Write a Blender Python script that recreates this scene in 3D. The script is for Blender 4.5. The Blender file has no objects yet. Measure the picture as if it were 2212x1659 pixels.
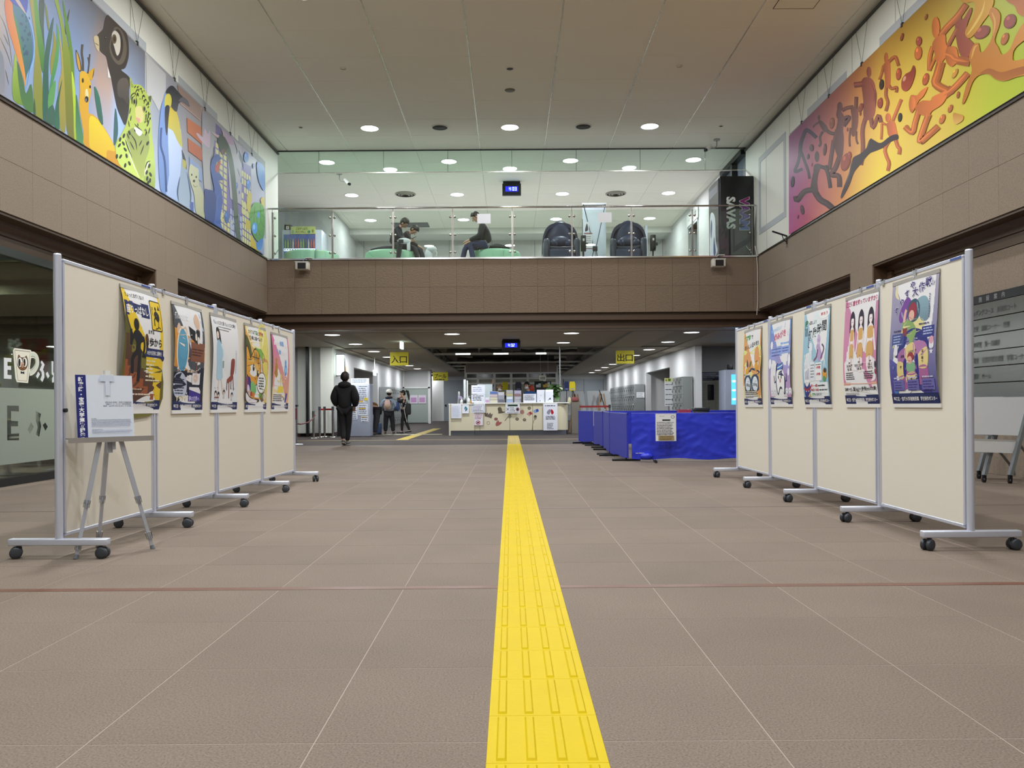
import bpy, bmesh, math, random
from mathutils import Vector, Matrix
from mathutils.geometry import tessellate_polygon
random.seed(7)
scene = bpy.context.scene
C = scene.collection
# ---------------------------------------------------------------- camera, world, exposure
F = 1740.0; VX, VY = 1101.7, 876.0; CH = 0.87; ROLL = 0.0070
cam_d = bpy.data.cameras.new('camera'); cam = bpy.data.objects.new('camera', cam_d); C.objects.link(cam)
cam_d.sensor_fit = 'HORIZONTAL'; cam_d.sensor_width = 36.0
cam_d.lens = 36.0 * F / 2212.0
cam_d.shift_x = (1106.0 - VX) / 2212.0
cam_d.shift_y = (VY - 829.5) / 2212.0
cam_d.clip_start = 0.02; cam_d.clip_end = 300
cam.matrix_world = Matrix.Translation((0, 0, CH)) @ Matrix.Rotation(math.pi / 2, 4, 'X') @ Matrix.Rotation(-ROLL, 4, 'Z')
scene.camera = cam
w = bpy.data.worlds.new('world'); scene.world = w; w.use_nodes = True
w.node_tree.nodes['Background'].inputs[0].default_value = (0.62, 0.66, 0.75, 1)
w.node_tree.nodes['Background'].inputs[1].default_value = 0.02
vs = scene.view_settings
vs.view_transform = 'Standard'; vs.look = 'None'; vs.gamma = 1.0; vs.use_curve_mapping = False
vs.exposure = 0.0
HALL_W = 50.0      # watts of one hall downlight near the balcony
HALL_N = 150.0     # and of one over the open floor
LOUNGE_W = 42.0
LOWER_W = 50.0
COOL = (0.93, 0.97, 1.0); WARM = (0.97, 0.98, 1.0)
scene.cycles.max_bounces = 10
scene.cycles.diffuse_bounces = 5
scene.cycles.transparent_max_bounces = 16
scene.cycles.caustics_reflective = False; scene.cycles.caustics_refractive = False
scene.cycles.sample_clamp_indirect = 6.0

# ---------------------------------------------------------------- small geometry helpers
def derot(px, py):
    u, v = px - VX, py - VY
    return u - ROLL * v, v + ROLL * u
def at(px, py, Y):                       # point of the place seen at a pixel, at depth Y
    u, v = derot(px, py); return Vector((u * Y / F, Y, CH - v * Y / F))
def onfloor(px, py):
    u, v = derot(px, py); Y = CH * F / v; return Vector((u * Y / F, Y, 0))
def onwall(px, py, X):
    u, v = derot(px, py); Y = X * F / u; return Vector((X, Y, CH - v * Y / F))
def lin(c):
    return c / 12.92 if c <= 0.04045 else ((c + 0.055) / 1.055) ** 2.4
def hexc(s):
    s = s.lstrip('#'); return tuple(lin(int(s[i:i + 2], 16) / 255.0) for i in (0, 2, 4))
def col4(c):
    if isinstance(c, str): c = hexc(c)
    return (c[0], c[1], c[2], 1.0)
def lerp(a, b, t): return tuple(a[i] + (b[i] - a[i]) * t for i in range(3))

# ---------------------------------------------------------------- materials
MATS = {}
def mat(name, color='#888888', rough=0.5, metal=0.0, noise=0.0, nscale=8.0, bump=0.0, bscale=60.0, emit=None, estr=0.0,
        rand=0.0, spec=None, coat=0.0, speck=None, sscale=900.0, wave=None, trans=0.0):
    if name in MATS: return MATS[name]
    m = bpy.data.materials.new(name); m.use_nodes = True; MATS[name] = m
    nt = m.node_tree; b = nt.nodes['Principled BSDF']; L = nt.links.new; N = nt.nodes.new
    b.inputs['Roughness'].default_value = rough; b.inputs['Metallic'].default_value = metal
    if spec is not None: b.inputs['Specular IOR Level'].default_value = spec
    if coat: b.inputs['Coat Weight'].default_value = coat; b.inputs['Coat Roughness'].default_value = 0.08
    base = col4(color); b.inputs['Base Color'].default_value = base
    geo = N('ShaderNodeNewGeometry'); src = None
    if noise or speck or rand:
        rgb = N('ShaderNodeRGB'); rgb.outputs[0].default_value = base; src = rgb.outputs[0]
    if noise:
        n = N('ShaderNodeTexNoise'); n.inputs['Scale'].default_value = nscale; n.inputs['Detail'].default_value = 4
        L(geo.outputs['Position'], n.inputs['Vector'])
        mr = N('ShaderNodeMapRange'); mr.inputs[3].default_value = 1 - noise; mr.inputs[4].default_value = 1 + noise
        mr.inputs[1].default_value = 0.3; mr.inputs[2].default_value = 0.7
        L(n.outputs[0], mr.inputs[0])
        mm = N('ShaderNodeVectorMath'); mm.operation = 'SCALE'; L(src, mm.inputs[0]); L(mr.outputs[0], mm.inputs['Scale']); src = mm.outputs[0]
    if speck:
        n = N('ShaderNodeTexNoise'); n.inputs['Scale'].default_value = sscale; n.inputs['Detail'].default_value = 2
        L(geo.outputs['Position'], n.inputs['Vector'])
        r = N('ShaderNodeValToRGB'); cr = r.color_ramp; cr.interpolation = 'LINEAR'
        pts = speck
        while len(cr.elements) < len(pts): cr.elements.new(0.5)
        for e, (p, k) in zip(cr.elements, pts): e.position = p; e.color = (k, k, k, 1)
        L(n.outputs[0], r.inputs[0])
        mm = N('ShaderNodeMix'); mm.data_type = 'RGBA'; mm.blend_type = 'MULTIPLY'; mm.inputs[0].default_value = 1.0
        L(src, mm.inputs[6]); L(r.outputs[0], mm.inputs[7])
        sc2 = N('ShaderNodeVectorMath'); sc2.operation = 'SCALE'; sc2.inputs['Scale'].default_value = 1.0
        L(mm.outputs[2], sc2.inputs[0]); src = sc2.outputs[0]
    if rand:
        oi = N('ShaderNodeObjectInfo'); mr = N('ShaderNodeMapRange'); mr.inputs[3].default_value = 1 - rand; mr.inputs[4].default_value = 1 + rand
        L(oi.outputs['Random'], mr.inputs[0])
        mm = N('ShaderNodeVectorMath'); mm.operation = 'SCALE'; L(src, mm.inputs[0]); L(mr.outputs[0], mm.inputs['Scale']); src = mm.outputs[0]
    if src is not None: L(src, b.inputs['Base Color'])
    if bump:
        n = N('ShaderNodeTexNoise'); n.inputs['Scale'].default_value = bscale; n.inputs['Detail'].default_value = 3
        L(geo.outputs['Position'], n.inputs['Vector'])
        if wave:
            mp = N('ShaderNodeMapping'); mp.inputs['Scale'].default_value = wave
            L(geo.outputs['Position'], mp.inputs[0]); L(mp.outputs[0], n.inputs['Vector'])
        bp = N('ShaderNodeBump'); bp.inputs['Strength'].default_value = bump; bp.inputs['Distance'].default_value = 0.01
        L(n.outputs[0], bp.inputs['Height']); L(bp.outputs[0], b.inputs['Normal'])
    if emit:
        b.inputs['Emission Color'].default_value = col4(emit); b.inputs['Emission Strength'].default_value = estr
    if trans: b.inputs['Transmission Weight'].default_value = trans
    return m
def glass_mat(name, tint='#f4fbf7', refl=0.06, rough=0.0, haze=0.0, hazecol='#c8cfc8'):
    if name in MATS: return MATS[name]
    m = bpy.data.materials.new(name); m.use_nodes = True; MATS[name] = m
    nt = m.node_tree; nt.nodes.clear(); N = nt.nodes.new; L = nt.links.new
    out = N('ShaderNodeOutputMaterial'); tr = N('ShaderNodeBsdfTransparent'); tr.inputs[0].default_value = col4(tint)
    gl = N('ShaderNodeBsdfGlossy'); gl.inputs[0].default_value = (1, 1, 1, 1); gl.inputs['Roughness'].default_value = rough
    lw = N('ShaderNodeLayerWeight'); lw.inputs[0].default_value = 0.18
    ma = N('ShaderNodeMath'); ma.operation = 'MULTIPLY_ADD'; ma.inputs[1].default_value = 0.85; ma.inputs[2].default_value = refl
    L(lw.outputs['Fresnel'], ma.inputs[0])
    mx = N('ShaderNodeMixShader'); L(ma.outputs[0], mx.inputs[0]); L(tr.outputs[0], mx.inputs[1]); L(gl.outputs[0], mx.inputs[2])
    last = mx.outputs[0]
    if haze:
        df = N('ShaderNodeBsdfDiffuse'); df.inputs[0].default_value = col4(hazecol)
        m2 = N('ShaderNodeMixShader'); m2.inputs[0].default_value = haze; L(last, m2.inputs[1]); L(df.outputs[0], m2.inputs[2]); last = m2.outputs[0]
    L(last, out.inputs[0]); return m
def paint_mat(name, rough=0.55, coat=0.0, bump=0.0):
    if name in MATS: return MATS[name]
    m = bpy.data.materials.new(name); m.use_nodes = True; MATS[name] = m
    nt = m.node_tree; b = nt.nodes['Principled BSDF']; a = nt.nodes.new('ShaderNodeAttribute'); a.attribute_name = 'Col'
    nt.links.new(a.outputs['Color'], b.inputs['Base Color']); b.inputs['Roughness'].default_value = rough; b.inputs['Specular IOR Level'].default_value = 0.2
    if coat: b.inputs['Coat Weight'].default_value = coat
    return m

# ---------------------------------------------------------------- mesh builder
class MB:
    def __init__(s): s.v = []; s.f = []; s.mi = []; s.sm = []; s.cur = 0; s.smooth = False
    def add(s, vs, fs, smooth=None):
        o = len(s.v); s.v += [tuple(p) for p in vs]
        for f in fs: s.f.append([i + o for i in f]); s.mi.append(s.cur); s.sm.append(s.smooth if smooth is None else smooth)
        return s
    def box(s, x0, x1, y0, y1, z0, z1, bev=0.0):
        if bev: return s.bbox(x0, x1, y0, y1, z0, z1, bev)
        vs = [(x, y, z) for z in (z0, z1) for y in (y0, y1) for x in (x0, x1)]
        return s.add(vs, [(0, 2, 3, 1), (4, 5, 7, 6), (0, 1, 5, 4), (2, 6, 7, 3), (0, 4, 6, 2), (1, 3, 7, 5)], False)
    def bbox(s, x0, x1, y0, y1, z0, z1, r, n=2):
        bm = bmesh.new(); bmesh.ops.create_cube(bm, size=1)
        for v in bm.verts: v.co = ((x0 + x1) / 2 + v.co.x * (x1 - x0), (y0 + y1) / 2 + v.co.y * (y1 - y0), (z0 + z1) / 2 + v.co.z * (z1 - z0))
        r = min(r, abs(x1 - x0) * .49, abs(y1 - y0) * .49, abs(z1 - z0) * .49)
        bmesh.ops.bevel(bm, geom=bm.edges[:], offset=r, segments=n, affect='EDGES', profile=0.5)
        s.frombm(bm, n > 1); return s
    def frombm(s, bm, smooth=False):
        bm.verts.index_update(); s.add([v.co[:] for v in bm.verts], [[v.index for v in f.verts] for f in bm.faces], smooth); bm.free(); return s
    def bar(s, p0, p1, wx, wz, up=(0, 0, 1)):               # square bar between two points
        p0, p1 = Vector(p0), Vector(p1); d = (p1 - p0).normalized(); u = Vector(up)
        if abs(d.dot(u)) > .98: u = Vector((0, 1, 0))
        a = d.cross(u).normalized() * wx / 2; b = a.cross(d).normalized() * wz / 2
        vs = [p + i * a + j * b for p in (p0, p1) for (i, j) in ((-1, -1), (1, -1), (1, 1), (-1, 1))]
        return s.add(vs, [(3, 2, 1, 0), (4, 5, 6, 7), (0, 1, 5, 4), (1, 2, 6, 5), (2, 3, 7, 6), (3, 0, 4, 7)], False)
    def cyl(s, p0, p1, r0, r1=None, n=16, cap=True):
        r1 = r0 if r1 is None else r1; p0, p1 = Vector(p0), Vector(p1); d = (p1 - p0).normalized()
        u = Vector((0, 0, 1)) if abs(d.z) < .95 else Vector((1, 0, 0)); a = d.cross(u).normalized(); b = d.cross(a)
        vs = []; fs = []
        for p, r in ((p0, r0), (p1, r1)):
            for k in range(n):
                t = 2 * math.pi * k / n; vs.append(p + a * math.cos(t) * r + b * math.sin(t) * r)
        for k in range(n): fs.append((k, (k + 1) % n, n + (k + 1) % n, n + k))
        s.add(vs, fs, True)
        if cap: s.add(vs[:n], [list(range(n))[::-1]], False); s.add(vs[n:], [list(range(n))], False)
        return s
    def tube(s, pts, r, n=8):
        pts = [Vector(p) for p in pts]; rs = r if isinstance(r, (list, tuple)) else [r] * len(pts); vs = []; fs = []
        prev = None
        for i, p in enumerate(pts):
            d = (pts[min(i + 1, len(pts) - 1)] - pts[max(i - 1, 0)]).normalized()
            if prev is None:
                u = Vector((0, 0, 1)) if abs(d.z) < .9 else Vector((1, 0, 0)); a = d.cross(u).normalized()
            else: a = (prev - d * prev.dot(d)).normalized()
            prev = a; b = d.cross(a)
            for k in range(n):
                t = 2 * math.pi * k / n; vs.append(p + (a * math.cos(t) + b * math.sin(t)) * rs[i])
        for i in range(len(pts) - 1):
            for k in range(n): fs.append((i * n + k, i * n + (k + 1) % n, (i + 1) * n + (k + 1) % n, (i + 1) * n + k))
        s.add(vs, fs, True); s.add(vs[:n], [list(range(n))[::-1]], False); s.add(vs[-n:], [list(range(n))], False); return s
    def lathe(s, prof, n=20, c=(0, 0, 0), axis='z'):
        vs = []; fs = []; m = len(prof)
        for (r, z) in prof:
            for k in range(n):
                t = 2 * math.pi * k / n; x, y = r * math.cos(t), r * math.sin(t)
                p = (x, y, z) if axis == 'z' else ((x, z, y) if axis == 'y' else (z, x, y))
                vs.append((p[0] + c[0], p[1] + c[1], p[2] + c[2]))
        for i in range(m - 1):
            for k in range(n): fs.append((i * n + k, i * n + (k + 1) % n, (i + 1) * n + (k + 1) % n, (i + 1) * n + k))
        s.add(vs, fs, True)
        if prof[0][0] < .013: s.add(vs[:n], [list(range(n))[::-1]], False)
        if prof[-1][0] < .013: s.add(vs[-n:], [list(range(n))], False)
        return s
    def ell(s, c, rx, ry, rz, n=14, m=9, fn=None):
        vs = []; fs = []
        for i in range(m + 1):
            ph = math.pi * i / m
            for k in range(n):
                t = 2 * math.pi * k / n; p = (math.sin(ph) * math.cos(t), math.sin(ph) * math.sin(t), math.cos(ph))
                if fn: p = fn(*p)
                vs.append((c[0] + p[0] * rx, c[1] + p[1] * ry, c[2] + p[2] * rz))
        for i in range(m):
            for k in range(n): fs.append((i * n + k, (i + 1) * n + k, (i + 1) * n + (k + 1) % n, i * n + (k + 1) % n))
        return s.add(vs, fs, True)
    def prism(s, poly, fr, t):                              # polygon in 2-D, frame function (u,v,w)->xyz, thickness t
        n = len(poly); a = [fr(u, v, 0) for u, v in poly]; b = [fr(u, v, t) for u, v in poly]
        tr = tessellate_polygon([[Vector((u, v, 0)) for u, v in poly]])
        s.add(a + b, [(i, (i + 1) % n, n + (i + 1) % n, n + i) for i in range(n)] + [tuple(i + n for i in q) for q in tr] + [tuple(q)[::-1] for q in tr], False); return s
    def grid(s, nu, nv, fn, smooth=True):
        vs = [fn(i / nu, j / nv) for j in range(nv + 1) for i in range(nu + 1)]
        fs = [(j * (nu + 1) + i, j * (nu + 1) + i + 1, (j + 1) * (nu + 1) + i + 1, (j + 1) * (nu + 1) + i) for j in range(nv) for i in range(nu)]
        return s.add(vs, fs, smooth)
    def mesh(s, name, mats, off=(0, 0, 0)):
        me = bpy.data.meshes.new(name)
        me.from_pydata([(p[0] - off[0], p[1] - off[1], p[2] - off[2]) for p in s.v], [], s.f)
        for m in (mats if isinstance(mats, (list, tuple)) else [mats]): me.materials.append(m)
        me.polygons.foreach_set('material_index', s.mi); me.polygons.foreach_set('use_smooth', s.sm)
        bm = bmesh.new(); bm.from_mesh(me); bmesh.ops.recalc_face_normals(bm, faces=bm.faces[:]); bm.to_mesh(me); bm.free()
        me.update(); return me
    def build(s, name, mats, parent=None, off=None, loc=None, rotz=0.0):
        if off is None: off = parent_off(parent)
        o = bpy.data.objects.new(name, s.mesh(name, mats, off)); C.objects.link(o)
        if parent is not None: o.parent = parent
        if loc is not None: o.location = loc
        if rotz: o.rotation_euler = (0, 0, rotz)
        return o
WORLD_BUILT = {}
def parent_off(p):            # things flagged world=True take their parts in world coordinates
    while p is not None:
        if p in WORLD_BUILT: return WORLD_BUILT[p]
        p = p.parent
    return (0, 0, 0)
def tag(o, label, cat, group=None, kind=None):
    o['label'] = label; o['category'] = cat
    if group: o['group'] = group
    if kind: o['kind'] = kind
    return o
def thing(name, label, cat, loc=(0, 0, 0), rotz=0.0, group=None, world=False):
    o = bpy.data.objects.new(name, None); C.objects.link(o); o.location = loc; o.rotation_euler = (0, 0, rotz)
    o.empty_display_size = 0.05
    tag(o, label, cat, group)
    if world: WORLD_BUILT[o] = tuple(loc)
    return o
def struct(name, mb, m, **k):
    o = mb.build(name, m, **k); o['kind'] = 'structure'; return o
def instance(name, me, parent, loc, rotz=0.0):
    o = bpy.data.objects.new(name, me); C.objects.link(o); o.parent = parent; o.location = loc
    if rotz: o.rotation_euler = (0, 0, rotz)
    return o
def dup(root, loc=None, rotz=None, label=None):
    r = root.copy(); C.objects.link(r)
    if loc is not None: r.location = loc
    if rotz is not None: r.rotation_euler = (0, 0, rotz)
    if label: r['label'] = label
    for ch in list(root.children):
        c = ch.copy(); C.objects.link(c); c.parent = r
        for g in ch.children:
            d = g.copy(); C.objects.link(d); d.parent = c
    return r

# ---------------------------------------------------------------- flat print: coloured shapes and lettering
_tc = bpy.data.curves.new('lettering', 'FONT'); _to = bpy.data.objects.new('lettering', _tc)
def glyphs(body, bold=0.0, res=2, spacing=1.0):
    _tc.body = body; _tc.size = 1.0; _tc.offset = bold; _tc.resolution_u = res; _tc.space_character = spacing; _tc.align_x = 'LEFT'
    me = _to.to_mesh(); vs = [(v.co.x, v.co.y) for v in me.vertices]; fs = [list(p.vertices) for p in me.polygons]; _to.to_mesh_clear()
    return vs, fs
def smoothpoly(pts, k=4, closed=True):
    n = len(pts); out = []
    rng = range(n) if closed else range(n - 1)
    for i in rng:
        if closed: p0, p1, p2, p3 = pts[i - 1], pts[i], pts[(i + 1) % n], pts[(i + 2) % n]
        else: p0, p1, p2, p3 = pts[max(i - 1, 0)], pts[i], pts[i + 1], pts[min(i + 2, n - 1)]
        for j in range(k):
            t = j / k; t2 = t * t; t3 = t2 * t
            out.append(tuple(0.5 * (2 * p1[a] + (p2[a] - p0[a]) * t + (2 * p0[a] - 5 * p1[a] + 4 * p2[a] - p3[a]) * t2 + (3 * p1[a] - p0[a] - 3 * p2[a] + p3[a]) * t3) for a in (0, 1)))
    if not closed: out.append(pts[-1])
    return out
class Art:
    """Layers of flat colour in 2-D (u right, v up). map(u,v,layer) gives the real surface."""
    def __init__(s): s.items = []
    def tri(s, vs, fs, cols): s.items.append((vs, fs, cols)); return s
    def poly(s, pts, c, c2=None, axis=1, holes=()):
        loops = [list(pts)] + [list(h) for h in holes]
        tr = tessellate_polygon([[Vector((u, v, 0)) for u, v in l] for l in loops]); flat = [p for l in loops for p in l]
        c = hexc(c) if isinstance(c, str) else c
        if c2:
            c2 = hexc(c2) if isinstance(c2, str) else c2; vv = [p[axis] for p in flat]; lo, hi = min(vv), max(vv)
            cs = [lerp(c, c2, (x - lo) / max(hi - lo, 1e-9)) for x in vv]
        else: cs = [c] * len(flat)
        return s.tri(flat, [tuple(t) for t in tr], cs)
    def blob(s, pts, c, c2=None, axis=1, k=4): return s.poly(smoothpoly(pts, k), c, c2, axis)
    def rect(s, u0, v0, u1, v1, c, c2=None, axis=1): return s.poly([(u0, v0), (u1, v0), (u1, v1), (u0, v1)], c, c2, axis)
    def rrect(s, u0, v0, u1, v1, r, c):
        p = []
        for cx, cy, a in ((u1 - r, v1 - r, 0), (u0 + r, v1 - r, 90), (u0 + r, v0 + r, 180), (u1 - r, v0 + r, 270)):
            for k in range(4): t = math.radians(a + 30 * k); p.append((cx + r * math.cos(t), cy + r * math.sin(t)))
        return s.poly(p, c)
    def disc(s, u, v, ru, rv, c, c2=None, rot=0.0, n=18, axis=1):
        p = []
        for k in range(n):
            t = 2 * math.pi * k / n; x, y = ru * math.cos(t), rv * math.sin(t)
            p.append((u + x * math.cos(rot) - y * math.sin(rot), v + x * math.sin(rot) + y * math.cos(rot)))
        return s.poly(p, c, c2, axis)
    def ring(s, u, v, ru, rv, wd, c, n=20):
        a = [(u + ru * math.cos(2 * math.pi * k / n), v + rv * math.sin(2 * math.pi * k / n)) for k in range(n)]
        b = [(u + (ru - wd) * math.cos(2 * math.pi * k / n), v + (rv - wd) * math.sin(2 * math.pi * k / n)) for k in range(n)]
        return s.tri(a + b, [(k, (k + 1) % n, n + (k + 1) % n, n + k) for k in range(n)], [hexc(c)] * (2 * n))
    def line(s, pts, wd, c, smooth=0, taper=False, closed=False):
        if smooth: pts = smoothpoly(pts, smooth, closed)
        if closed: pts = list(pts) + [pts[0]]
        L, R = [], []; n = len(pts)
        for i in range(n):
            a, b = pts[max(i - 1, 0)], pts[min(i + 1, n - 1)]
            dx, dy = b[0] - a[0], b[1] - a[1]; l = math.hypot(dx, dy) or 1e-9
            k = wd / 2 * (1 if not taper else max(0.06, math.sin(math.pi * (0.08 + 0.9 * i / (n - 1)))))
            L.append((pts[i][0] - dy / l * k, pts[i][1] + dx / l * k)); R.append((pts[i][0] + dy / l * k, pts[i][1] - dx / l * k))
        return s.tri(L + R, [(i, i + 1, n + i + 1, n + i) for i in range(n - 1)], [hexc(c) if isinstance(c, str) else c] * (2 * n))
    def text(s, body, u, v, h, c, bold=0.0, align='l', width=None, rot=0.0, vert=False, pitch=1.05, c2=None, sx=1.0, shear=0.0):
        if vert:
            for i, ch in enumerate(body): s.text(ch, u, v - i * h * pitch, h, c, bold, 'c')
            return s
        vs, fs = glyphs(body, bold)
        if not vs: return s
        x0 = min(p[0] for p in vs); x1 = max(p[0] for p in vs); k = h
        kx = k * sx if width is None else width / max(x1 - x0, 1e-6)
        out = []
        for x, y in vs:
            X = (x - x0) * kx
            if align == 'c': X -= (x1 - x0) * kx / 2
            elif align == 'r': X -= (x1 - x0) * kx
            Y = y * k; X += shear * Y
            out.append((u + X * math.cos(rot) - Y * math.sin(rot), v + X * math.sin(rot) + Y * math.cos(rot)))
        a = hexc(c) if isinstance(c, str) else c
        if c2: b = hexc(c2); lo = min(p[0] for p in vs); cs = [lerp(a, b, (p[0] - x0) / (x1 - x0)) for p in vs]
        else: cs = [a] * len(vs)
        return s.tri(out, fs, cs)
    def lines(s, u0, u1, v, dv, n, h, c, rag=0.25):          # rows of print too small to read: broken strips
        rnd = random.Random(int(u0 * 9173 + v * 7717) & 0xffff)
        for i in range(n):
            y = v - i * dv; x = u0; end = u1 - (u1 - u0) * rag * rnd.random()
            while x < end:
                l = h * rnd.uniform(1.0, 4.0); s.rect(x, y, min(x + l, end), y + h * rnd.uniform(.75, 1), c); x += l + h * rnd.uniform(.25, .7)
        return s
    def build(s, name, mapf, m, parent, cuts=None, off=None):
        V = []; Fc = []; Cc = []; Lr = []
        for li, (vs, fs, cs) in enumerate(s.items):
            o = len(V); V += [(p[0], p[1], 0.0) for p in vs]; Cc += list(cs); Lr += [li] * len(vs); Fc += [[i + o for i in f] for f in fs]
        me = bpy.data.meshes.new(name)
        if cuts:
            bm = bmesh.new(); cl = bm.verts.layers.float_color.new('Col'); ll = bm.verts.layers.float.new('lay')
            bv = []
            for p, c, l in zip(V, Cc, Lr):
                b = bm.verts.new(p); b[cl] = (c[0], c[1], c[2], 1); b[ll] = l; bv.append(b)
            for f in Fc:
                try: bm.faces.new([bv[i] for i in f])
                except ValueError: pass
            for z in cuts: bmesh.ops.bisect_plane(bm, geom=bm.verts[:] + bm.edges[:] + bm.faces[:], dist=1e-6, plane_co=(0, z, 0), plane_no=(0, 1, 0))
            for b in bm.verts: b.co = mapf(b.co.x, b.co.y, b[ll])
            bm.to_mesh(me); bm.free()
        else:
            me.from_pydata([mapf(p[0], p[1], l) for p, l in zip(V, Lr)], [], Fc)
            ca = me.color_attributes.new('Col', 'FLOAT_COLOR', 'POINT')
            fl = []
            for c in Cc: fl += [c[0], c[1], c[2], 1.0]
            ca.data.foreach_set('color', fl)
        me.materials.append(m)
        if off is None: off = parent_off(parent)
        if off != (0, 0, 0): me.transform(Matrix.Translation((-off[0], -off[1], -off[2])))
        o = bpy.data.objects.new(name, me); C.objects.link(o)
        if parent is not None: o.parent = parent
        return o
PAINT = paint_mat('printed paper', 0.5); MURAL = paint_mat('mural paint', 0.45)
ALU = mat('anodised aluminium', '#d6dcec', 0.38, 0.5); STEEL = mat('polished steel', '#c9c9c6', 0.16, 1.0)
BLACK = mat('black plastic', '#101113', 0.4); DARK = mat('dark grey plastic', '#2d3033', 0.45); WHITE = mat('white plastic', '#e4e4e2', 0.4)
PAPER = mat('white paper', '#e6e8ec', 0.6); BRACKET = mat('grey paint', '#8d8d8a', 0.5)
# ================================================================ materials of the building
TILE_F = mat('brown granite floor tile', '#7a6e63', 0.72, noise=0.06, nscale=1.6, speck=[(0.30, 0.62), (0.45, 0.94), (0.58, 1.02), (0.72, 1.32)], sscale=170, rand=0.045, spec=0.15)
GROUT = mat('pale grout', '#9a8e83', 0.8)
TILE_W = mat('brown stone wall tile', '#857767', 0.75, speck=[(0.30, 0.78), (0.5, 1.0), (0.70, 1.12)], sscale=90, rand=0.03, bump=0.25, bscale=70)
TILE_B = mat('split faced brown stone tile', '#806f5d', 0.8, speck=[(0.30, 0.8), (0.5, 1.0), (0.70, 1.1)], sscale=60, rand=0.03, bump=0.9, bscale=22, wave=(0.8, 1, 1.6))
JOINT = mat('dark joint', '#5a4a3f', 0.9)
BROWN = mat('dark brown steel frame', '#54402f', 0.42, spec=0.5)
WALLW = mat('off white wall panel', '#d6d8ce', 0.6)
WALLG = mat('pale grey wall', '#c4c4c4', 0.55)
PANEL = mat('ceiling panel', '#efebe0', 0.8, rand=0.012)
VOID = mat('dark gap above ceiling', '#6f6a60', 0.9)
STRIPM = mat('satin metal joint', '#d8d6cc', 0.25, 0.7)
BAND = mat('blue grey painted band', '#a9aeb2', 0.6)
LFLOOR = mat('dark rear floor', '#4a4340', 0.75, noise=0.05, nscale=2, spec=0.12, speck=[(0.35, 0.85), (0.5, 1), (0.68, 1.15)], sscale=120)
LCEIL = mat('lower ceiling board', '#b3aa98', 0.7)
LCEIL2 = mat('lower ceiling recess board', '#a49b8a', 0.75)
WHITEP = mat('white gloss paint', '#dcdcda', 0.35)
GLASS = glass_mat('clear glass', refl=0.015)
GLASSR = glass_mat('clear railing glass', refl=0.05)
GLASSC = glass_mat('cafe window glass', tint='#c9d1c9', refl=0.05)
DOORG = mat('blue grey door', '#8f979e', 0.5)
XL, XR = -5.41, 5.57; YB = 18.0; HC = 6.88; ZF = 4.16; LC = 2.62

# ---------------------------------------------------------------- floor
fl = MB(); fl.box(-11, 9, -7, YB, -0.06, -0.0009)
floor = struct('floor', fl, GROUT)
PX, PY, X0, Y0 = 0.593, 0.592, 0.08, 0.90
tm = MB(); tm.bbox(-PX / 2 + .0016, PX / 2 - .0016, -PY / 2 + .0016, PY / 2 - .0016, -0.02, 0.0, 0.0012, 1)
tile_me = tm.mesh('floor_tile', TILE_F)
cand = []
for k in range(-4, 29):
    for i in range(-10, 10):
        cx, cy = X0 + (i + .5) * PX, Y0 + (k + .5) * PY
        vis = cy > 1.5 and abs(cx) - .3 < .64 * (cy + .3)
        cand.append((0 if vis else 1, cy, cx))
cand.sort()
rest = MB()
for n, (h, cy, cx) in enumerate(cand):
    if cy + PY / 2 > YB:
        rest.box(cx - PX / 2 + .0016, cx + PX / 2 - .0016, cy - PY / 2 + .0016, YB - .002, -0.02, 0); continue
    if h == 0 and n < 296: instance('tile', tile_me, floor, (cx, cy, 0))
    else: rest.box(cx - PX / 2 + .0016, cx + PX / 2 - .0016, cy - PY / 2 + .0016, cy + PY / 2 - .0016, -0.02, 0)
o = rest.build('tile_field', TILE_F, floor); o['kind'] = 'stuff'
RED = mat('red granite band', '#6a4638', 0.4, noise=0.12, nscale=14); DKB = mat('dark granite band', '#66584f', 0.5)
for k, m_ in ((0, RED), (1, DKB), (2, DKB), (3, DKB), (4, DKB)):
    y = 3.86 + 2.96 * k; wd = .055 if k == 0 else .045
    MB().box(-5.85, 6.0, y - wd / 2, y + wd / 2, -.01, .0012).build('border_strip', m_, floor)
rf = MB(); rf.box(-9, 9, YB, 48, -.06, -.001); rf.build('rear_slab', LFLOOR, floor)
MB().box(-7, 7, 20.68, 20.75, -.001, .002).build('border_strip', mat('pale yellow floor line', '#b9a873', 0.5), floor)
MB().box(-7, 7, YB - .03, YB + .02, -.001, .002).build('border_strip', mat('threshold', '#5f544c', .5), floor)
MB().box(-3.9, -2.1, 24.6, 25.0, -.001, .003).build('border_strip', mat('ivory floor tile', '#cfc7a2', .4), floor)

# yellow tactile strip: 54 square sheets with four raised bars
YEL = mat('yellow rubber', '#c9b004', 0.42, noise=0.03, nscale=5, bump=0.12, bscale=26, wave=(1, 3.2, 1), spec=0.08)
YELD = mat('dull yellow rubber', '#b09c58', 0.5)  # duller, browner yellow for the sheets beyond the threshold
def tactile_mesh(m):
    b = MB(); b.bbox(-.1497, .1497, -.1497, .1497, 0, .0022, .0012, 1)
    for k in range(4):
        x = -.1125 + .075 * k
        prof = [(x - .0135, -.138, .002), (x + .0135, -.138, .002), (x + .0135, .138, .002), (x - .0135, .138, .002),
                (x - .0085, -.131, .0068), (x + .0085, -.131, .0068), (x + .0085, .131, .0068), (x - .0085, .131, .0068)]
        b.add(prof, [(0, 1, 5, 4), (1, 2, 6, 5), (2, 3, 7, 6), (3, 0, 4, 7), (4, 5, 6, 7)], False)
    return b.mesh('tactile_sheet', m)
ts = thing('tactile_strip', 'bright yellow tactile guide strip running up the middle of the brown floor', 'tactile paving', (0.085, 1.654, 0))
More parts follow.
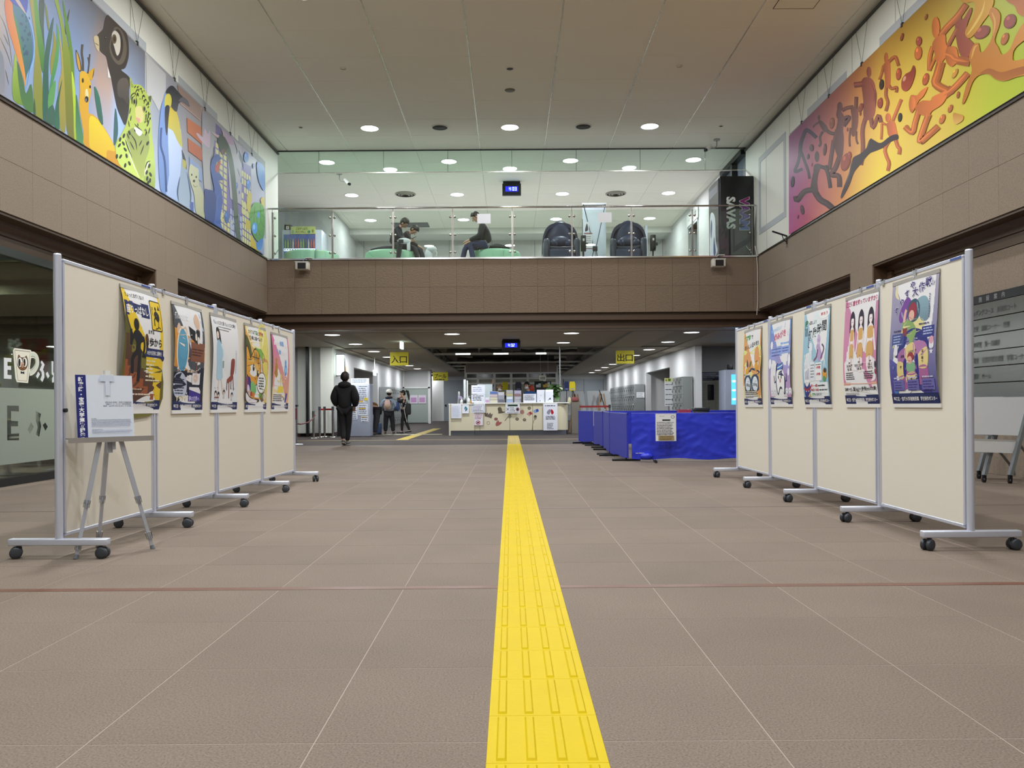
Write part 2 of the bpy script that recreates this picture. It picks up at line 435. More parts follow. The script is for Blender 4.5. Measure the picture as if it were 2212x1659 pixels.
tme = tactile_mesh(YEL)
for k in range(-6, 55):
    if 1.954 - .3 + .15 + .3 * k < 18.1: instance('sheet', tme, ts, (0, .15 + .3 * k, 0))
tw = tactile_mesh(YELD)
ts2 = thing('tactile_strip', 'dull yellow guide strip on the darker floor up to the reception counter', 'tactile paving', (0.085, 18.16, 0))
for k in range(17): instance('sheet', tw, ts2, (0, .15 + .3 * k, 0))
ts3 = thing('tactile_strip', 'short yellow guide strip on the dark floor beside the ponytailed girl', 'tactile paving', (-2.82, 20.9, 0))
tme3 = tactile_mesh(mat('matt yellow rubber', '#c2a93c', 0.5))
for k in range(34): instance('sheet', tme3, ts3, (0, .15 + .3 * k, 0))

# ---------------------------------------------------------------- side walls with stone tile fascias
def side_wall(name, sx, X):
    b = MB()
    def bx(a, c, y0, y1, z0, z1): b.box(min(X + sx * a, X + sx * c), max(X + sx * a, X + sx * c), y0, y1, z0, z1)
    b.cur = 0; bx(.0, .30, -6, 18.9, 4.18, HC)                 # white upper wall
    b.cur = 1; bx(.02, .5, -6, YB, 2.985, 4.18); bx(.02, .5, 12.36, 13.15, 0, 2.985)
    wl = struct(name, b, [WALLW, JOINT])
    ey = [8.57 + .589 * k for k in range(-25, 17)]
    me = {}
    for (z0, z1) in ((2.985, 3.555), (3.555, 4.18)):
        tb = MB(); tb.bbox(-.011, .011, -.589 / 2 + .0012, .589 / 2 - .0012, z0 + .0012, z1 - .0012, .0015, 1)
        tme_ = tb.mesh('wall_tile', TILE_W)
        for y in ey:
            if y + .589 <= YB + .02: instance('tile', tme_, wl, (X + sx * .011, y + .2945, 0))
    tb = MB(); tb.bbox(-.011, .011, -.4 + .0012, .4 - .0012, .0012, .6 - .0012, .0015, 1); tme_ = tb.mesh('pillar_tile', TILE_W)
    for k in range(5): instance('tile', tme_, wl, (X + sx * .011, 12.755, k * .597))
    # square painted bands on the upper wall
    for k in range(5):
        y1 = 17.91 - 2.93 * k; y0 = y1 - 1.75; t = MB()
        for (a, c, z0, z1) in ((y0, y1, 6.20, 6.33), (y0, y1, 4.62, 4.75), (y0, y0 + .13, 4.75, 6.20), (y1 - .13, y1, 4.75, 6.20)):
            t.box(min(X, X - sx * .006), max(X, X - sx * .006), a, c, z0, z1)
        t.build('painted_band', BAND, wl)
    # vertical panel seams
    for k in range(8):
        y = 17.4 - 1.46 * k; MB().box(min(X, X - sx * .002), max(X, X - sx * .002), y - .003, y + .003, 4.18, 6.78).build('panel_seam', JOINT, wl)
    MB().box(min(X, X - sx * .035), max(X, X - sx * .035), -6, 18.9, 6.79, 6.83).build('picture_rail', mat('dark rail', '#35332f', .4), wl)
    MB().box(min(X, X - sx * .02), max(X, X - sx * .02), -6, YB, 4.165, 4.195).build('ledge_strip', mat('dark bronze strip', '#3a2f28', .3, .6), wl)
    return wl
wl_ = side_wall('wall_left', -1, XL)
wr_ = side_wall('wall_right', 1, XR)
# stepped brown frames round the side openings
def opening(n, sx, X, y0, y1, jamb_far, jamb_near):
    b = MB()
    def bx(a, c, ya, yb, za, zb): b.box(min(X + sx * a, X + sx * c), max(X + sx * a, X + sx * c), ya, yb, za, zb)
    bx(.02, .24, y0, y1, 2.955, 2.985)
    # coved step
    pr = [(.20, 2.985), (.215, 2.93), (.235, 2.89), (.26, 2.865)]
    for (a, za), (c, zc) in zip(pr, pr[1:]):
        vs = [(X + sx * a, y0, za), (X + sx * a, y1, za), (X + sx * c, y1, zc), (X + sx * c, y0, zc)]
        b.add(vs, [(0, 1, 2, 3)], False)
    bx(.26, .40, y0, y1, 2.82, 2.865); bx(.28, .42, y0, y1, 2.69, 2.82)
    if jamb_far: bx(.02, .24, y1 - .0, y1 + .012, 0, 2.985); bx(.22, .40, y1 - .14, y1, 0, 2.865); bx(.28, .42, y1 - .28, y1 - .14, 0, 2.75)
    if jamb_near: bx(.02, .24, y0 - .012, y0, 0, 2.985); bx(.22, .40, y0, y0 + .14, 0, 2.865)
    return struct('trim_%d' % n, b, BROWN)
opening(1, -1, XL, -6, 12.34, True, False); opening(2, -1, XL, 13.17, YB, False, True)
opening(3, 1, XR, -6, 12.34, True, False); opening(4, 1, XR, 13.17, YB, False, True)
# what closes the right openings and the far left one
b = MB(); b.box(XR + .30, XR + .5, -6, YB, 0, 2.75); b.box(XR + .5, XR + .6, -6, YB, 0, 3.0)
wn = struct('wall_right_niche', b, JOINT)
tb = MB(); tb.bbox(-.01, .01, -.2938, .2938, .0012, .67, .0015, 1); tme_ = tb.mesh('niche_tile', TILE_W)
for k in range(-6, 16):
    for r in range(4): instance('tile', tme_, wn, (XR + .29, 8.57 + .589 * k + .2945, .67 * r))
b = MB(); b.box(XL - .6, XL - .40, 12.34, YB, 0, 2.9); struct('wall_left_niche', b, mat('dark panel', '#3b332d', .5))

# ---------------------------------------------------------------- balcony front, its trim and the slab
b = MB(); b.box(XL, XR, YB + .02, YB + .30, 2.94, 4.15)
wb = struct('wall_balcony', b, JOINT)
ex = [-4.19 + .603 * k for k in range(-3, 17)]
for (z0, z1) in ((2.94, 3.53), (3.53, 4.15)):
    tb = MB(); tb.bbox(-.3015 + .0015, .3015 - .0015, -.011, .011, z0 + .0015, z1 - .0015, .002, 1); tme_ = tb.mesh('balcony_tile', TILE_B)
    for x in ex:
        if x + .603 < XL or x > XR: continue
        instance('tile', tme_, wb, (x + .3015, YB + .011, 0))
b = MB(); b.box(XL - .3, XR + .3, YB + .10, YB + .35, 2.78, 2.94); b.box(XL - .3, XR + .3, YB + .28, YB + .5, LC - .01, 2.79)
b.box(XL - .3, XR + .3, YB + .05, YB + .12, 2.925, 2.955)
struct('trim_5', b, BROWN)
b = MB(); b.box(-9, 9, YB + .02, 29, ZF - .12, ZF); struct('floor_lounge', b, mat('lounge floor', '#b9bab8', .4))
b = MB(); b.box(XL, XR, YB - .03, YB + .16, ZF - .01, ZF + .025); struct('trim_6', b, STEEL)

# ---------------------------------------------------------------- ceiling of hall and lounge
b = MB(); b.box(-9, 9, -6, 29, HC + .02, HC + .1); ceil = struct('ceiling', b, VOID)
exs = [-.66 + 1.505 * k for k in range(-5, 6)]
eys = [17.88 - 1.003 * k for k in range(0, 24)] + [18.9] + [18.9 + 1.0 * k for k in range(1, 11)]
eys.sort()
pm = {}
for ya, yb in zip(eys, eys[1:]):
    for xa, xb in zip(exs, exs[1:]):
        if ya < 5.0: continue
        if ya < 18.85: xa2, xb2 = max(xa, XL), min(xb, XR)
        else: xa2, xb2 = xa, xb
        if xb2 - xa2 < .05: continue
        key = (round(xb2 - xa2, 3), round(yb - ya, 3))
        if key not in pm:
            t = MB(); w2, h2 = key[0] / 2 - .002, key[1] / 2 - .002; t.bbox(-w2, w2, -h2, h2, 0, .015, .003, 1); pm[key] = t.mesh('ceiling_panel', PANEL)
        instance('panel', pm[key], ceil, ((xa2 + xb2) / 2, (ya + yb) / 2, HC))
t = MB(); t.box(XL, XR, -6, eys[1] if eys[1] > 5 else min(y for y in eys if y >= 5.0) - .0, HC, HC + .015)
t.build('near_panel', PANEL, ceil)
for x in exs:
    if XL < x < XR: MB().box(x - .008, x + .008, -5, 18.88, HC - .003, HC + .004).build('joint_strip', STRIPM, ceil)

# ---------------------------------------------------------------- lounge walls (upper level)
b = MB()
b.box(-8.2, -8.0, 18.9, 24.7, ZF, HC); b.box(-8.0, -5.37, 24.66, 24.9, ZF, HC); b.box(-5.55, -5.37, 24.9, 28.3, ZF, HC)
struct('wall_lounge_left', b, WALLG)
b = MB(); b.box(5.5, 5.8, 20.9, 23.4, ZF, HC); b.box(5.5, 5.8, 24.6, 28.4, ZF, HC); b.box(5.5, 5.8, 23.4, 24.6, ZF + 2.05, HC); b.box(5.6, 5.8, 18.95, 20.9, ZF, 5.9)
struct('wall_lounge_right', b, WALLG)
b = MB(); b.box(5.62, 5.66, 19.0, 20.9, 5.9, 6.86); b.cur = 1; b.box(5.48, 5.6, 19.0, 20.9, 6.76, 6.88); b.box(5.48, 5.6, 19.75, 19.9, 5.9, 6.8)
struct('window_1', b, [mat('smoked window glass', '#5d6670', .1, spec=.8), BLACK])
b = MB(); b.box(-8.2, 6, 28.3, 28.6, ZF, HC); struct('wall_lounge_back', b, mat('satin grey lounge wall', '#b0b0ad', .18, spec=.6))
for k in range(-4, 5): MB().box(1.5 * k - .6, 1.5 * k - .588, 28.295, 28.3, ZF, 6.7).build('panel_seam', JOINT, bpy.data.objects['wall_lounge_back'])
b = MB(); b.box(-5.37, 5.5, 27.2, 28.3, 6.68, 6.88); struct('trim_7', b, mat('cream soffit', '#d2d2cc', .6))
b = MB(); b.box(-8.0, 5.5, 28.27, 28.3, 5.20, 5.23); struct('trim_8', b, DARK)
b = MB(); b.box(6.2, 6.3, 23.4, 24.6, ZF, ZF + 2.1); b.cur = 1; b.box(5.48, 5.82, 23.35, 23.42, ZF, ZF + 2.1); b.box(5.48, 5.82, 24.58, 24.65, ZF, ZF + 2.1); b.box(5.48, 5.82, 23.35, 24.65, ZF + 2.05, ZF + 2.12)
struct('door_1', b, [mat('grey green doorway', '#7f918c', .6), mat('door frame grey', '#9aa0a2', .4)])

# ---------------------------------------------------------------- lower concourse under the balcony
b = MB(); b.box(-9, 9, YB + .3, 48, LC + .25, LC + .3); lcl = struct('ceiling_lower', b, VOID)
LX = (-6.9, -5.45, -3.75, -2.75, 2.9, 3.9, 5.5, 7.0)
def lc(name, x0, x1, y0, y1, z, m_): MB().box(x0, x1, y0, y1, z, z + .06).build(name, m_, lcl)
lc('panel', -9, 9, YB + .3, 19.1, LC, LCEIL)
for (a, c, rec) in ((-9, -5.0, 0), (-5.0, -3.75, 1), (-3.75, -2.62, 0), (2.95, 3.95, 0), (3.95, 5.0, 1), (5.0, 9, 0)):
    lc('panel', a, c, 19.1, 48, LC + (.03 if rec else 0), LCEIL2 if rec else LCEIL)
lc('panel', -2.62, 2.95, 19.1, 24.5, LC + .03, LCEIL2)
lc('panel', -2.62, 2.95, 42.0, 48, LC + .02, LCEIL2)
for y in (19.1, 24.45): MB().box(-9, 9, y - .02, y + .02, LC - .008, LC + .06).build('joint_strip', BRACKET, lcl)
for x in (-2.62, 2.95): MB().box(x - .02, x + .02, 19.1, 42, LC - .008, LC + .05).build('joint_strip', BRACKET, lcl)
# mirror lined louvre recess over the reception
CHROME = mat('crumpled chrome sheet', '#b9bcc2', 0.08, 1.0, bump=0.5, bscale=2.2)
b = MB()
for (xs, d) in ((-2.6, 1), (2.93, -1)):
    b.grid(6, 24, lambda u, v, xs=xs, d=d: (xs + d * .75 * (1 - math.cos(u * 1.5)), 24.5 + 17.5 * v, LC + .04 + .62 * math.sin(u * 1.5)))
b.box(-2.6, 2.93, 24.5, 42, LC + .66, LC + .7)
b.build('chrome_lining', CHROME, lcl)
def reflector(y, x0, x1, z0, z1, dep, m_, name): MB().grid(14, 6, lambda u, v: (x0 + (x1 - x0) * u, y + dep * (1 - math.cos(v * 1.5)), LC + z0 + (z1 - z0) * math.sin(v * 1.5) + .015 * math.sin(9 * u))).build(name, m_, lcl)
CRM = mat('cream recess panel', '#dcdac8', .6); DMIR = mat('dark mirror sheet', '#70757e', .12, 1.0, bump=.25, bscale=1.2)
for y, dk_ in ((27.35, 0), (32.6, 1), (35.6, 1), (38.6, 0)):
    if dk_:
        MB().box(-1.5, 1.8, y - .02, y, LC + .10, LC + .62).build('dark_mirror', DMIR, lcl)
        for xa_, xb_ in ((-2.0, -1.5), (1.8, 2.3)): MB().box(xa_, xb_, y - .02, y, LC + .10, LC + .62).build('cream_panel', CRM, lcl)
    else: MB().box(-2.0, 2.3, y - .02, y, LC + .16, LC + .64).build('cream_panel', CRM, lcl)
    for k in range(4): reflector(y - .5, -2.1 + 1.1 * k, -1.05 + 1.1 * k, .02, .20 - .02 * k % 2, .4, CHROME, 'curved_reflector')
GLOWSEG = mat('glowing white segment', '#ffffff', .4, emit='#f4fff8', estr=5.0)  # glowing white pieces set along the cross bars of the recess
for y, segs in ((27.6, ((-1.85, -1.35), (-.55, -.05), (.9, 1.25))), (33.0, ()), (36.0, ((-1.5, -.8),)), (39.0, ())):
    MB().box(-2.6, 2.93, y, y + .08, LC - .005, LC + .06).build('cross_bar', STRIPM, lcl)
    for xa_, xb_ in segs: MB().box(xa_, xb_, y - .012, y, LC + .005, LC + .05).build('glow_segment', GLOWSEG, lcl)
b = MB()
b.box(-9, -5.3, 23.8, 24.0, 0, LC + .2); b.box(-5.5, -5.3, 24.0, 27.4, 0, LC + .2); b.box(-5.5, -5.3, 32.3, 39.9, 0, LC + .2); b.box(-5.5, -5.3, 27.4, 32.3, 2.2, LC + .2)
b.box(-6.6, -6.5, 26.6, 33.0, 0, LC + .2); b.box(-6.5, -5.5, 32.4, 32.5, 0, LC + .2)
struct('wall_lower_left', b, WALLG)
b = MB(); b.box(5.5, 5.7, 23.9, 27.7, 0, LC + .2); b.box(5.5, 5.7, 32.5, 46.4, 0, LC + .2); b.box(5.5, 5.7, 27.7, 32.5, 2.15, LC + .2); b.box(6.5, 6.6, 26.5, 33.2, 0, LC + .2); b.box(5.7, 6.5, 32.6, 32.7, 0, LC + .2); b.box(5.7, 9, 24.9, 25.1, 0, LC + .2)
struct('wall_lower_right', b, WALLG)
b = MB(); b.box(-9, 9, 46.5, 46.8, 0, LC + .2); b.box(-5.5, -3.9, 40.0, 40.2, 0, LC + .1)
struct('wall_lower_back', b, WALLG)
b = MB(); b.box(-9, -5.28, 23.77, 23.8, 0, .10); b.box(-5.3, -5.28, 23.8, 27.4, 0, .1); b.box(-5.3, -5.28, 32.3, 39.9, 0, .1); b.box(-6.5, -6.48, 26.6, 32.4, 0, .1)
struct('baseboard_left', b, mat('maroon baseboard', '#4a3432', .5))
b = MB(); b.box(-3.85, -1.5, 46.4, 46.5, 0, 2.35)
d2 = struct('door_2', b, DOORG)
MB().box(-2.62, -2.6, 46.38, 46.4, 0, 2.35).build('door_seam', DARK, d2)
for x in (-3.7, -2.3): MB().cyl((x, 46.40, .9), (x, 46.36, .9), .06, n=12).build('door_knob', BLACK, d2)
b = MB(); b.box(3.1, 5.4, 46.4, 46.5, 0, 2.35); d3 = struct('door_3', b, DOORG); MB().box(4.25, 4.27, 46.38, 46.4, 0, 2.35).build('door_seam', DARK, d3)
b = MB(); b.box(-5.3, -4.0, 39.9, 40.0, 0.05, 1.75); b.cur = 1
for (x0, x1, z0, z1) in ((-5.3, -5.22, 0, LC), (-4.05, -3.92, 0, LC), (-5.3, -3.95, 1.75, 1.82)): b.box(x0, x1, 39.85, 40.0, z0, z1)
b.box(-4.0, -3.4, 41.4, 41.5, 0.1, 2.4)
struct('window_2', b, [mat('grey green panel', '#9aa39d', .5), WHITEP])
# closing walls behind the camera
b = MB(); b.box(-6, 6.2, -6.2, -6, 0, HC); struct('wall_front', b, WALLW)
# white rear columns
b = MB(); b.box(-6.2, -5.85, 23.55, 23.8, .1, LC); b.box(-5.55, -5.2, 23.6, 23.8, .1, LC); struct('wall_lower_pilaster', b, WALLW)
b = MB(); b.box(-5.93, -5.86, 23.4, 23.56, 0, LC); struct('trim_9', b, BLACK)

# ---------------------------------------------------------------- ceiling lights
LAMP = mat('lit lamp diffuser', '#ffffff', .5, emit='#f6fbff', estr=9.0)
LAMPW = mat('lit warm lamp diffuser', '#ffffff', .5, emit='#fff4e6', estr=7.0)
RIM = mat('white lamp rim', '#e6e6e2', .4)
rb = MB(); rb.lathe([(.185, .012), (.215, .012), (.215, 0), (.205, -.008), (.185, -.004)], 28); rim_me = rb.mesh('lamp_rim', RIM)
db = MB(); db.lathe([(.0005, .010), (.187, .010), (.187, .004), (.0005, .002)], 28); dif_me = db.mesh('lamp_diffuser', LAMP); difw_me = db.mesh('lamp_diffuser_warm', LAMPW)
def downlight(x, y, z, watts, colr, label, group, warm=False, spread=math.pi):
    t = thing('ceiling_light', label, 'ceiling light', (x, y, z), 0, group)
    instance('lamp_rim', rim_me, t, (0, 0, -.004)); instance('diffuser', difw_me if warm else dif_me, t, (0, 0, -.006))
    ld = bpy.data.lights.new('downlight', 'AREA'); ld.shape = 'DISK'; ld.size = .34; ld.energy = watts; ld.color = colr; ld.spread = spread
    lo = bpy.data.objects.new('downlight', ld); C.objects.link(lo); lo.parent = t; lo.location = (0, 0, -.02)
    return t
for r, y in enumerate((17.4, 11.7, 6.0, 0.5)):
    for x, side in ((-2.99, 'left'), (.04, 'middle'), (3.06, 'right')):
        lab = 'lit round downlight in the hall ceiling, %s of the row nearest the glass smoke barrier' % side if r == 0 else 'round hall downlight above the open floor, %s of the %s row towards the entrance' % (side, ('', 'second', 'third', 'fourth')[r])
        downlight(x, y, HC, (HALL_N if r else HALL_W) * {'left': 1.25, 'middle': 1.0, 'right': .75}[side], WARM if r else COOL, lab, 'hall ceiling downlights', warm=r > 0)
cn = ('outer left', 'inner left', 'inner right', 'outer right')
for r, y in enumerate((19.8, 22.9, 26.0)):
    for x, s_ in zip((-4.46, -1.46, 1.53, 4.55), cn):
        downlight(x, y, HC, LOUNGE_W, COOL, 'lit round lounge downlight, %s of the %s row behind the barrier' % (s_, ('first', 'second', 'third')[r]), 'lounge ceiling downlights')
for r, y in enumerate((19.9, 22.9, 26.0, 29.0, 32.0, 35.2, 38.2, 41.2, 44.2)):
    for x, s_ in ((-4.38, 'left'), (4.5, 'right')):
        downlight(x, y, LC + .028, LOWER_W, COOL, 'oval looking lit downlight in the low ceiling, %s aisle, %s from the balcony' % (s_, ('first', 'second', 'third', 'fourth', 'fifth', 'sixth', 'seventh', 'eighth', 'last')[r]), 'low ceiling downlights')
    if r < 2:
        for x, s_ in ((-1.42, 'left'), (1.53, 'right')):
            downlight(x, y, LC + .028, LOWER_W, COOL, 'lit downlight in the low ceiling %s of the hanging clock, %s row' % (s_, ('front', 'rear')[r]), 'low ceiling downlights')
for k, (x, y) in enumerate(((0.1, 30.3), (-1.2, 34.5), (1.3, 34.5))):
    ld = bpy.data.lights.new('trough_light', 'AREA'); ld.shape = 'RECTANGLE'; ld.size = 2.2; ld.size_y = .2; ld.energy = 60; ld.color = COOL
    lo = bpy.data.objects.new('trough_light', ld); C.objects.link(lo); lo.location = (x, y, LC + .55)

for x in (-6.3, 7.0):
    ld = bpy.data.lights.new('recess_light', 'AREA'); ld.shape = 'DISK'; ld.size = .5; ld.energy = 30; ld.color = COOL
    lo = bpy.data.objects.new('recess_light', ld); C.objects.link(lo); lo.location = (x, 21.6, LC - .05)
# ================================================================ the two long murals
def conv(x0, y0, s): return lambda pts: [(x0 + x / s, y0 + y / s) for x, y in pts]
def wallmap(X, sx, z0, z1):
    def f(px, py, l):
        p = onwall(px, py, X); return Vector((X - sx * .00004 * l, p.y, min(max(p.z, z0), z1)))
    return f
def background(a, cols, ytop, ybot):
    V = []; Cc = []; n = 5
    for x, c in cols:
        c = [hexc(k) for k in c]
        for j in range(n):
            t = j / (n - 1); k = t * (len(c) - 1); i = min(int(k), len(c) - 2)
            V.append((x, ybot(x) + (ytop(x) - ybot(x)) * t)); Cc.append(lerp(c[i], c[i + 1], k - i))
    F_ = []
    for i in range(len(cols) - 1):
        for j in range(n - 1): F_.append((i * n + j, (i + 1) * n + j, (i + 1) * n + j + 1, i * n + j + 1))
    a.tri(V, F_, Cc)
def shade(c, k):
    c = hexc(c) if isinstance(c, str) else c; return tuple(min(1, x * k) for x in c)

# ---- left: animals
a = Art(); A_ = conv(0, 0, 5.186); B_ = conv(140, 60, 4.609); C_ = conv(310, 160, 4.146)
ytl = lambda x: 74 + .9675 * (x - 274); ybl = lambda x: 208 + .607 * x
background(a, [(-150, ('#7f7f88', '#8f8a86', '#6c6a6a')), (0, ('#8d8c93', '#a3948a', '#6f6b6b')), (55, ('#8fa8cf', '#7f9bc9', '#6f7786')), (120, ('#8fa8cf', '#7a98c9', '#6d7077')),
    (160, ('#94aed6', '#7d9ac9', '#6b6c72')), (190, ('#8ea6cf', '#8a9cbc', '#68696e')), (212, ('#9db4dc', '#b0988c', '#67686d')), (236, ('#a5bade', '#b09a90', '#66676c')),
    (255, ('#9fc0ee', '#9db4d6', '#66676c')), (313, ('#9fb4d6', '#7d8aa6', '#66676c')), (314, ('#a8b4c6', '#a0a6ae', '#a8a8a6')), (345, ('#b7c8e4', '#8f9cb0', '#8d8d90')),
    (390, ('#b9cdec', '#8e9099', '#8a8a90')), (435, ('#9fb0cc', '#84868f', '#8d8380')), (470, ('#8a93ad', '#8d8f99', '#9a9a9c')), (520, ('#7f7fa6', '#a8a9b4', '#a3a0b4')), (571, ('#9aa9c8', '#a9b4cc', '#b4bccb'))], ytl, ybl)
P = lambda f, pts, c, c2=None, ax=1, k=3: a.blob(f(pts), c, c2, ax, k)
LN = lambda f, pts, wd, c, taper=True: a.line(f(pts), wd, c, 4, taper)
def D(f, x, y, rx, ry, c, s, rot=0.0, c2=None):
    (px, py), = f([(x, y)]); a.disc(px, py, rx / s, ry / s, c, c2, rot)
P(A_, [(-250, 900), (-100, 500), (0, 560), (45, 700), (45, 1040), (-100, 980)], '#6f7684', '#8a8c94')
for pts in ([(0, 170), (60, 300), (110, 520), (150, 850)], [(0, 420), (80, 600), (130, 760)], [(40, 380), (100, 520)], [(60, 780), (100, 960)]): LN(A_, pts, 2.2, '#55503f')
P(A_, [(110, 0), (200, 0), (290, 140), (345, 300), (380, 480), (375, 640), (340, 740), (300, 840), (285, 900), (270, 760), (225, 560), (185, 380), (150, 200), (140, 80)], '#2f6a86', '#3a6a62')
P(A_, [(140, 120), (200, 260), (240, 480), (270, 700), (225, 560), (185, 380), (150, 200)], '#3f7a4c')
rnd = random.Random(3)
for k in range(26):
    x = rnd.uniform(215, 340); y = rnd.uniform(160, 640); D(A_, x, y, 11, 17, '#234f68', 5.186)
P(A_, [(50, 20), (110, -10), (140, 60), (150, 180), (190, 360), (240, 600), (280, 820), (285, 970), (260, 880), (200, 680), (140, 480), (90, 320), (65, 180)], '#bf5a1c', '#dd9636', 0)
P(A_, [(110, -10), (300, -40), (295, 150), (250, 90), (180, 60)], '#27389a', '#3a4fb0')
P(A_, [(170, 0), (205, -10), (285, 140), (270, 140)], '#b5a69c')
LN(A_, [(290, 150), (345, 300), (375, 480), (372, 640), (345, 760), (305, 880), (285, 1050)], 6.0, '#86b0da')
LN(A_, [(300, 180), (350, 330), (370, 500), (362, 650), (330, 780), (292, 1000)], 2.6, '#2f66ad')
G = [([(330, 0), (375, 0), (400, 300), (450, 700), (475, 1000), (475, 1350), (400, 1300), (370, 1000), (385, 700), (385, 400)], '#9a8f3a', '#7f8a34'),
 ([(375, 0), (410, 0), (450, 280), (500, 560), (480, 820), (440, 640), (400, 320)], '#5a942c', '#3f7a2c'), ([(440, 0), (495, 0), (490, 300), (500, 560), (470, 400), (440, 180)], '#2b4438', '#37564a'),
 ([(500, 40), (530, 120), (550, 300), (535, 330)], '#6f7a2c', None), ([(600, 350), (630, 480), (620, 640), (580, 860), (560, 700), (590, 520)], '#8a8a34', None),
 ([(635, 260), (665, 400), (650, 680), (600, 900), (550, 1050), (575, 850), (610, 640), (635, 440)], '#5a9a3c', '#3f8a54'), ([(660, 380), (700, 600), (740, 1000), (730, 1480), (670, 1440), (650, 1000), (690, 760)], '#b3a24a', '#8f8a3a'),
 ([(600, 190), (580, 420), (545, 700), (545, 1000), (560, 1370), (480, 1330), (480, 900), (500, 620), (540, 380)], '#2f5a4a', '#27604f'),
 ([(605, -20), (640, -20), (700, 230), (740, 420), (790, 640), (830, 900), (850, 1200), (850, 1570), (760, 1530), (735, 1250), (720, 900), (700, 640), (690, 400), (660, 200)], '#8aa32a', '#6f6a26'),
 ([(780, 100), (760, 260), (740, 390), (725, 300), (750, 200)], '#3c4a34', None), ([(700, 0), (750, 200), (800, 480), (830, 760), (840, 1100), (855, 1300), (810, 1000), (780, 600), (730, 300)], '#4f8424', '#6f8a24'),
 ([(800, 800), (840, 1000), (858, 1580), (830, 1560), (820, 1200)], '#b9da3a', '#9ab42a'), ([(850, 1060), (890, 1280), (945, 1660), (855, 1580)], '#3c6a48', '#4a8a5c'),
 ([(170, 590), (200, 800), (250, 1100), (260, 1180), (150, 1120), (135, 900), (150, 760)], '#9ab83a', '#6f8f2c'), ([(190, 680), (260, 900), (290, 1050), (350, 940), (370, 1260), (260, 1190), (210, 960)], '#3c6448', '#4a7a3c'),
 ([(385, 1100), (400, 1300), (370, 1270)], '#3a5a3a', None), ([(695, 890), (660, 1150), (665, 1450), (600, 1410), (630, 1150)], '#2f5a44', '#2f6a54'), ([(540, 1060), (620, 900), (600, 1150), (545, 1280)], '#5a9a54', None), ([(480, 1340), (590, 1170), (610, 1410)], '#35604f', None)]
for pts, c, c2 in G: P(A_, pts, c, c2)
# deer
P(B_, [(150, 640), (140, 760), (160, 900), (185, 1050), (200, 1190), (420, 1320), (570, 1420), (520, 1260), (470, 1130), (400, 1010), (330, 910), (270, 860), (240, 850), (235, 760), (250, 700), (262, 600), (250, 520), (225, 460), (180, 430), (150, 450), (145, 540)], '#d8ab24', '#c98f1c')
P(B_, [(250, 880), (330, 920), (400, 1020), (470, 1140), (500, 1230), (420, 1220), (400, 1310), (260, 1230), (240, 1040)], '#dfc822', '#d8b01f')
P(B_, [(108, 225), (125, 240), (155, 330), (165, 420), (140, 430), (115, 340)], '#3c352c'); P(B_, [(114, 245), (124, 255), (148, 340), (155, 415), (140, 420), (120, 340)], '#c99a34')
P(B_, [(225, 460), (260, 420), (294, 402), (282, 485), (262, 525)], '#c99a22'); LN(B_, [(290, 405), (282, 470), (270, 500)], 1.6, '#2c2620')
for pts, wd in (([(180, 430), (178, 330), (168, 250), (175, 165)], 4.5), ([(228, 455), (240, 350), (230, 295)], 3), ([(238, 380), (248, 262)], 3)): LN(B_, pts, wd, '#4a443c', False)
P(B_, [(203, 620), (225, 612), (234, 690), (206, 690)], '#dcd3a0'); D(B_, 215, 712, 19, 32, '#1c1a1e', 4.609); D(B_, 209, 720, 6, 18, '#8a8a90', 4.609); D(B_, 177, 525, 10, 24, '#2a1f18', 4.609); D(B_, 250, 588, 9, 16, '#2a1f18', 4.609)
# leaves and buffalo
P(B_, [(290, 588), (345, 690), (380, 960), (330, 890)], '#34705f', '#2f5a50'); P(B_, [(500, 805), (522, 900), (527, 1060), (497, 1170), (484, 1110)], '#2f5a5c')
P(B_, [(422, 380), (458, 505), (428, 490)], '#d0d0cc', k=1)
P(B_, [(320, 90), (345, 50), (380, 10), (400, -90), (430, -130), (480, -100), (560, -20), (615, 60), (635, 180), (632, 300), (600, 400), (560, 420), (620, 470), (650, 520), (640, 620), (640, 760), (630, 860), (600, 970), (560, 900), (520, 800), (490, 660), (460, 500), (430, 380), (410, 290), (380, 260), (340, 210)], '#423b35', '#2f2a26')
P(B_, [(440, 200), (470, 60), (500, -10), (560, 20), (600, 110), (615, 220), (590, 330), (540, 370), (480, 320)], '#5c5449'); P(B_, [(455, 180), (480, 70), (520, 10), (560, 60), (580, 170), (565, 270), (530, 330), (480, 270)], '#38322c')
P(B_, [(468, 60), (498, 28), (540, 70), (553, 150), (545, 240), (517, 277), (490, 190), (470, 120)], '#bab5a8'); D(B_, 490, 112, 24, 48, '#5c5038', 4.609); D(B_, 492, 112, 12, 28, '#3a3226', 4.609)
P(B_, [(285, 95), (310, 78), (335, 100), (342, 230), (318, 220), (295, 160)], '#b9ab88'); LN(B_, [(295, 150), (340, 180)], 1.6, '#4a4034'); D(B_, 402, 98, 10, 14, '#161412', 4.609); D(B_, 405, 96, 3, 5, '#a8a49a', 4.609)
P(B_, [(520, 560), (560, 505), (620, 510), (640, 600), (630, 760), (580, 700), (530, 680)], '#58514b', '#3f3934')
P(B_, [(808, 272), (1005, 460), (1003, 640), (935, 830), (865, 700), (815, 680)], '#a6a6a3', '#b4b6b8', k=1)
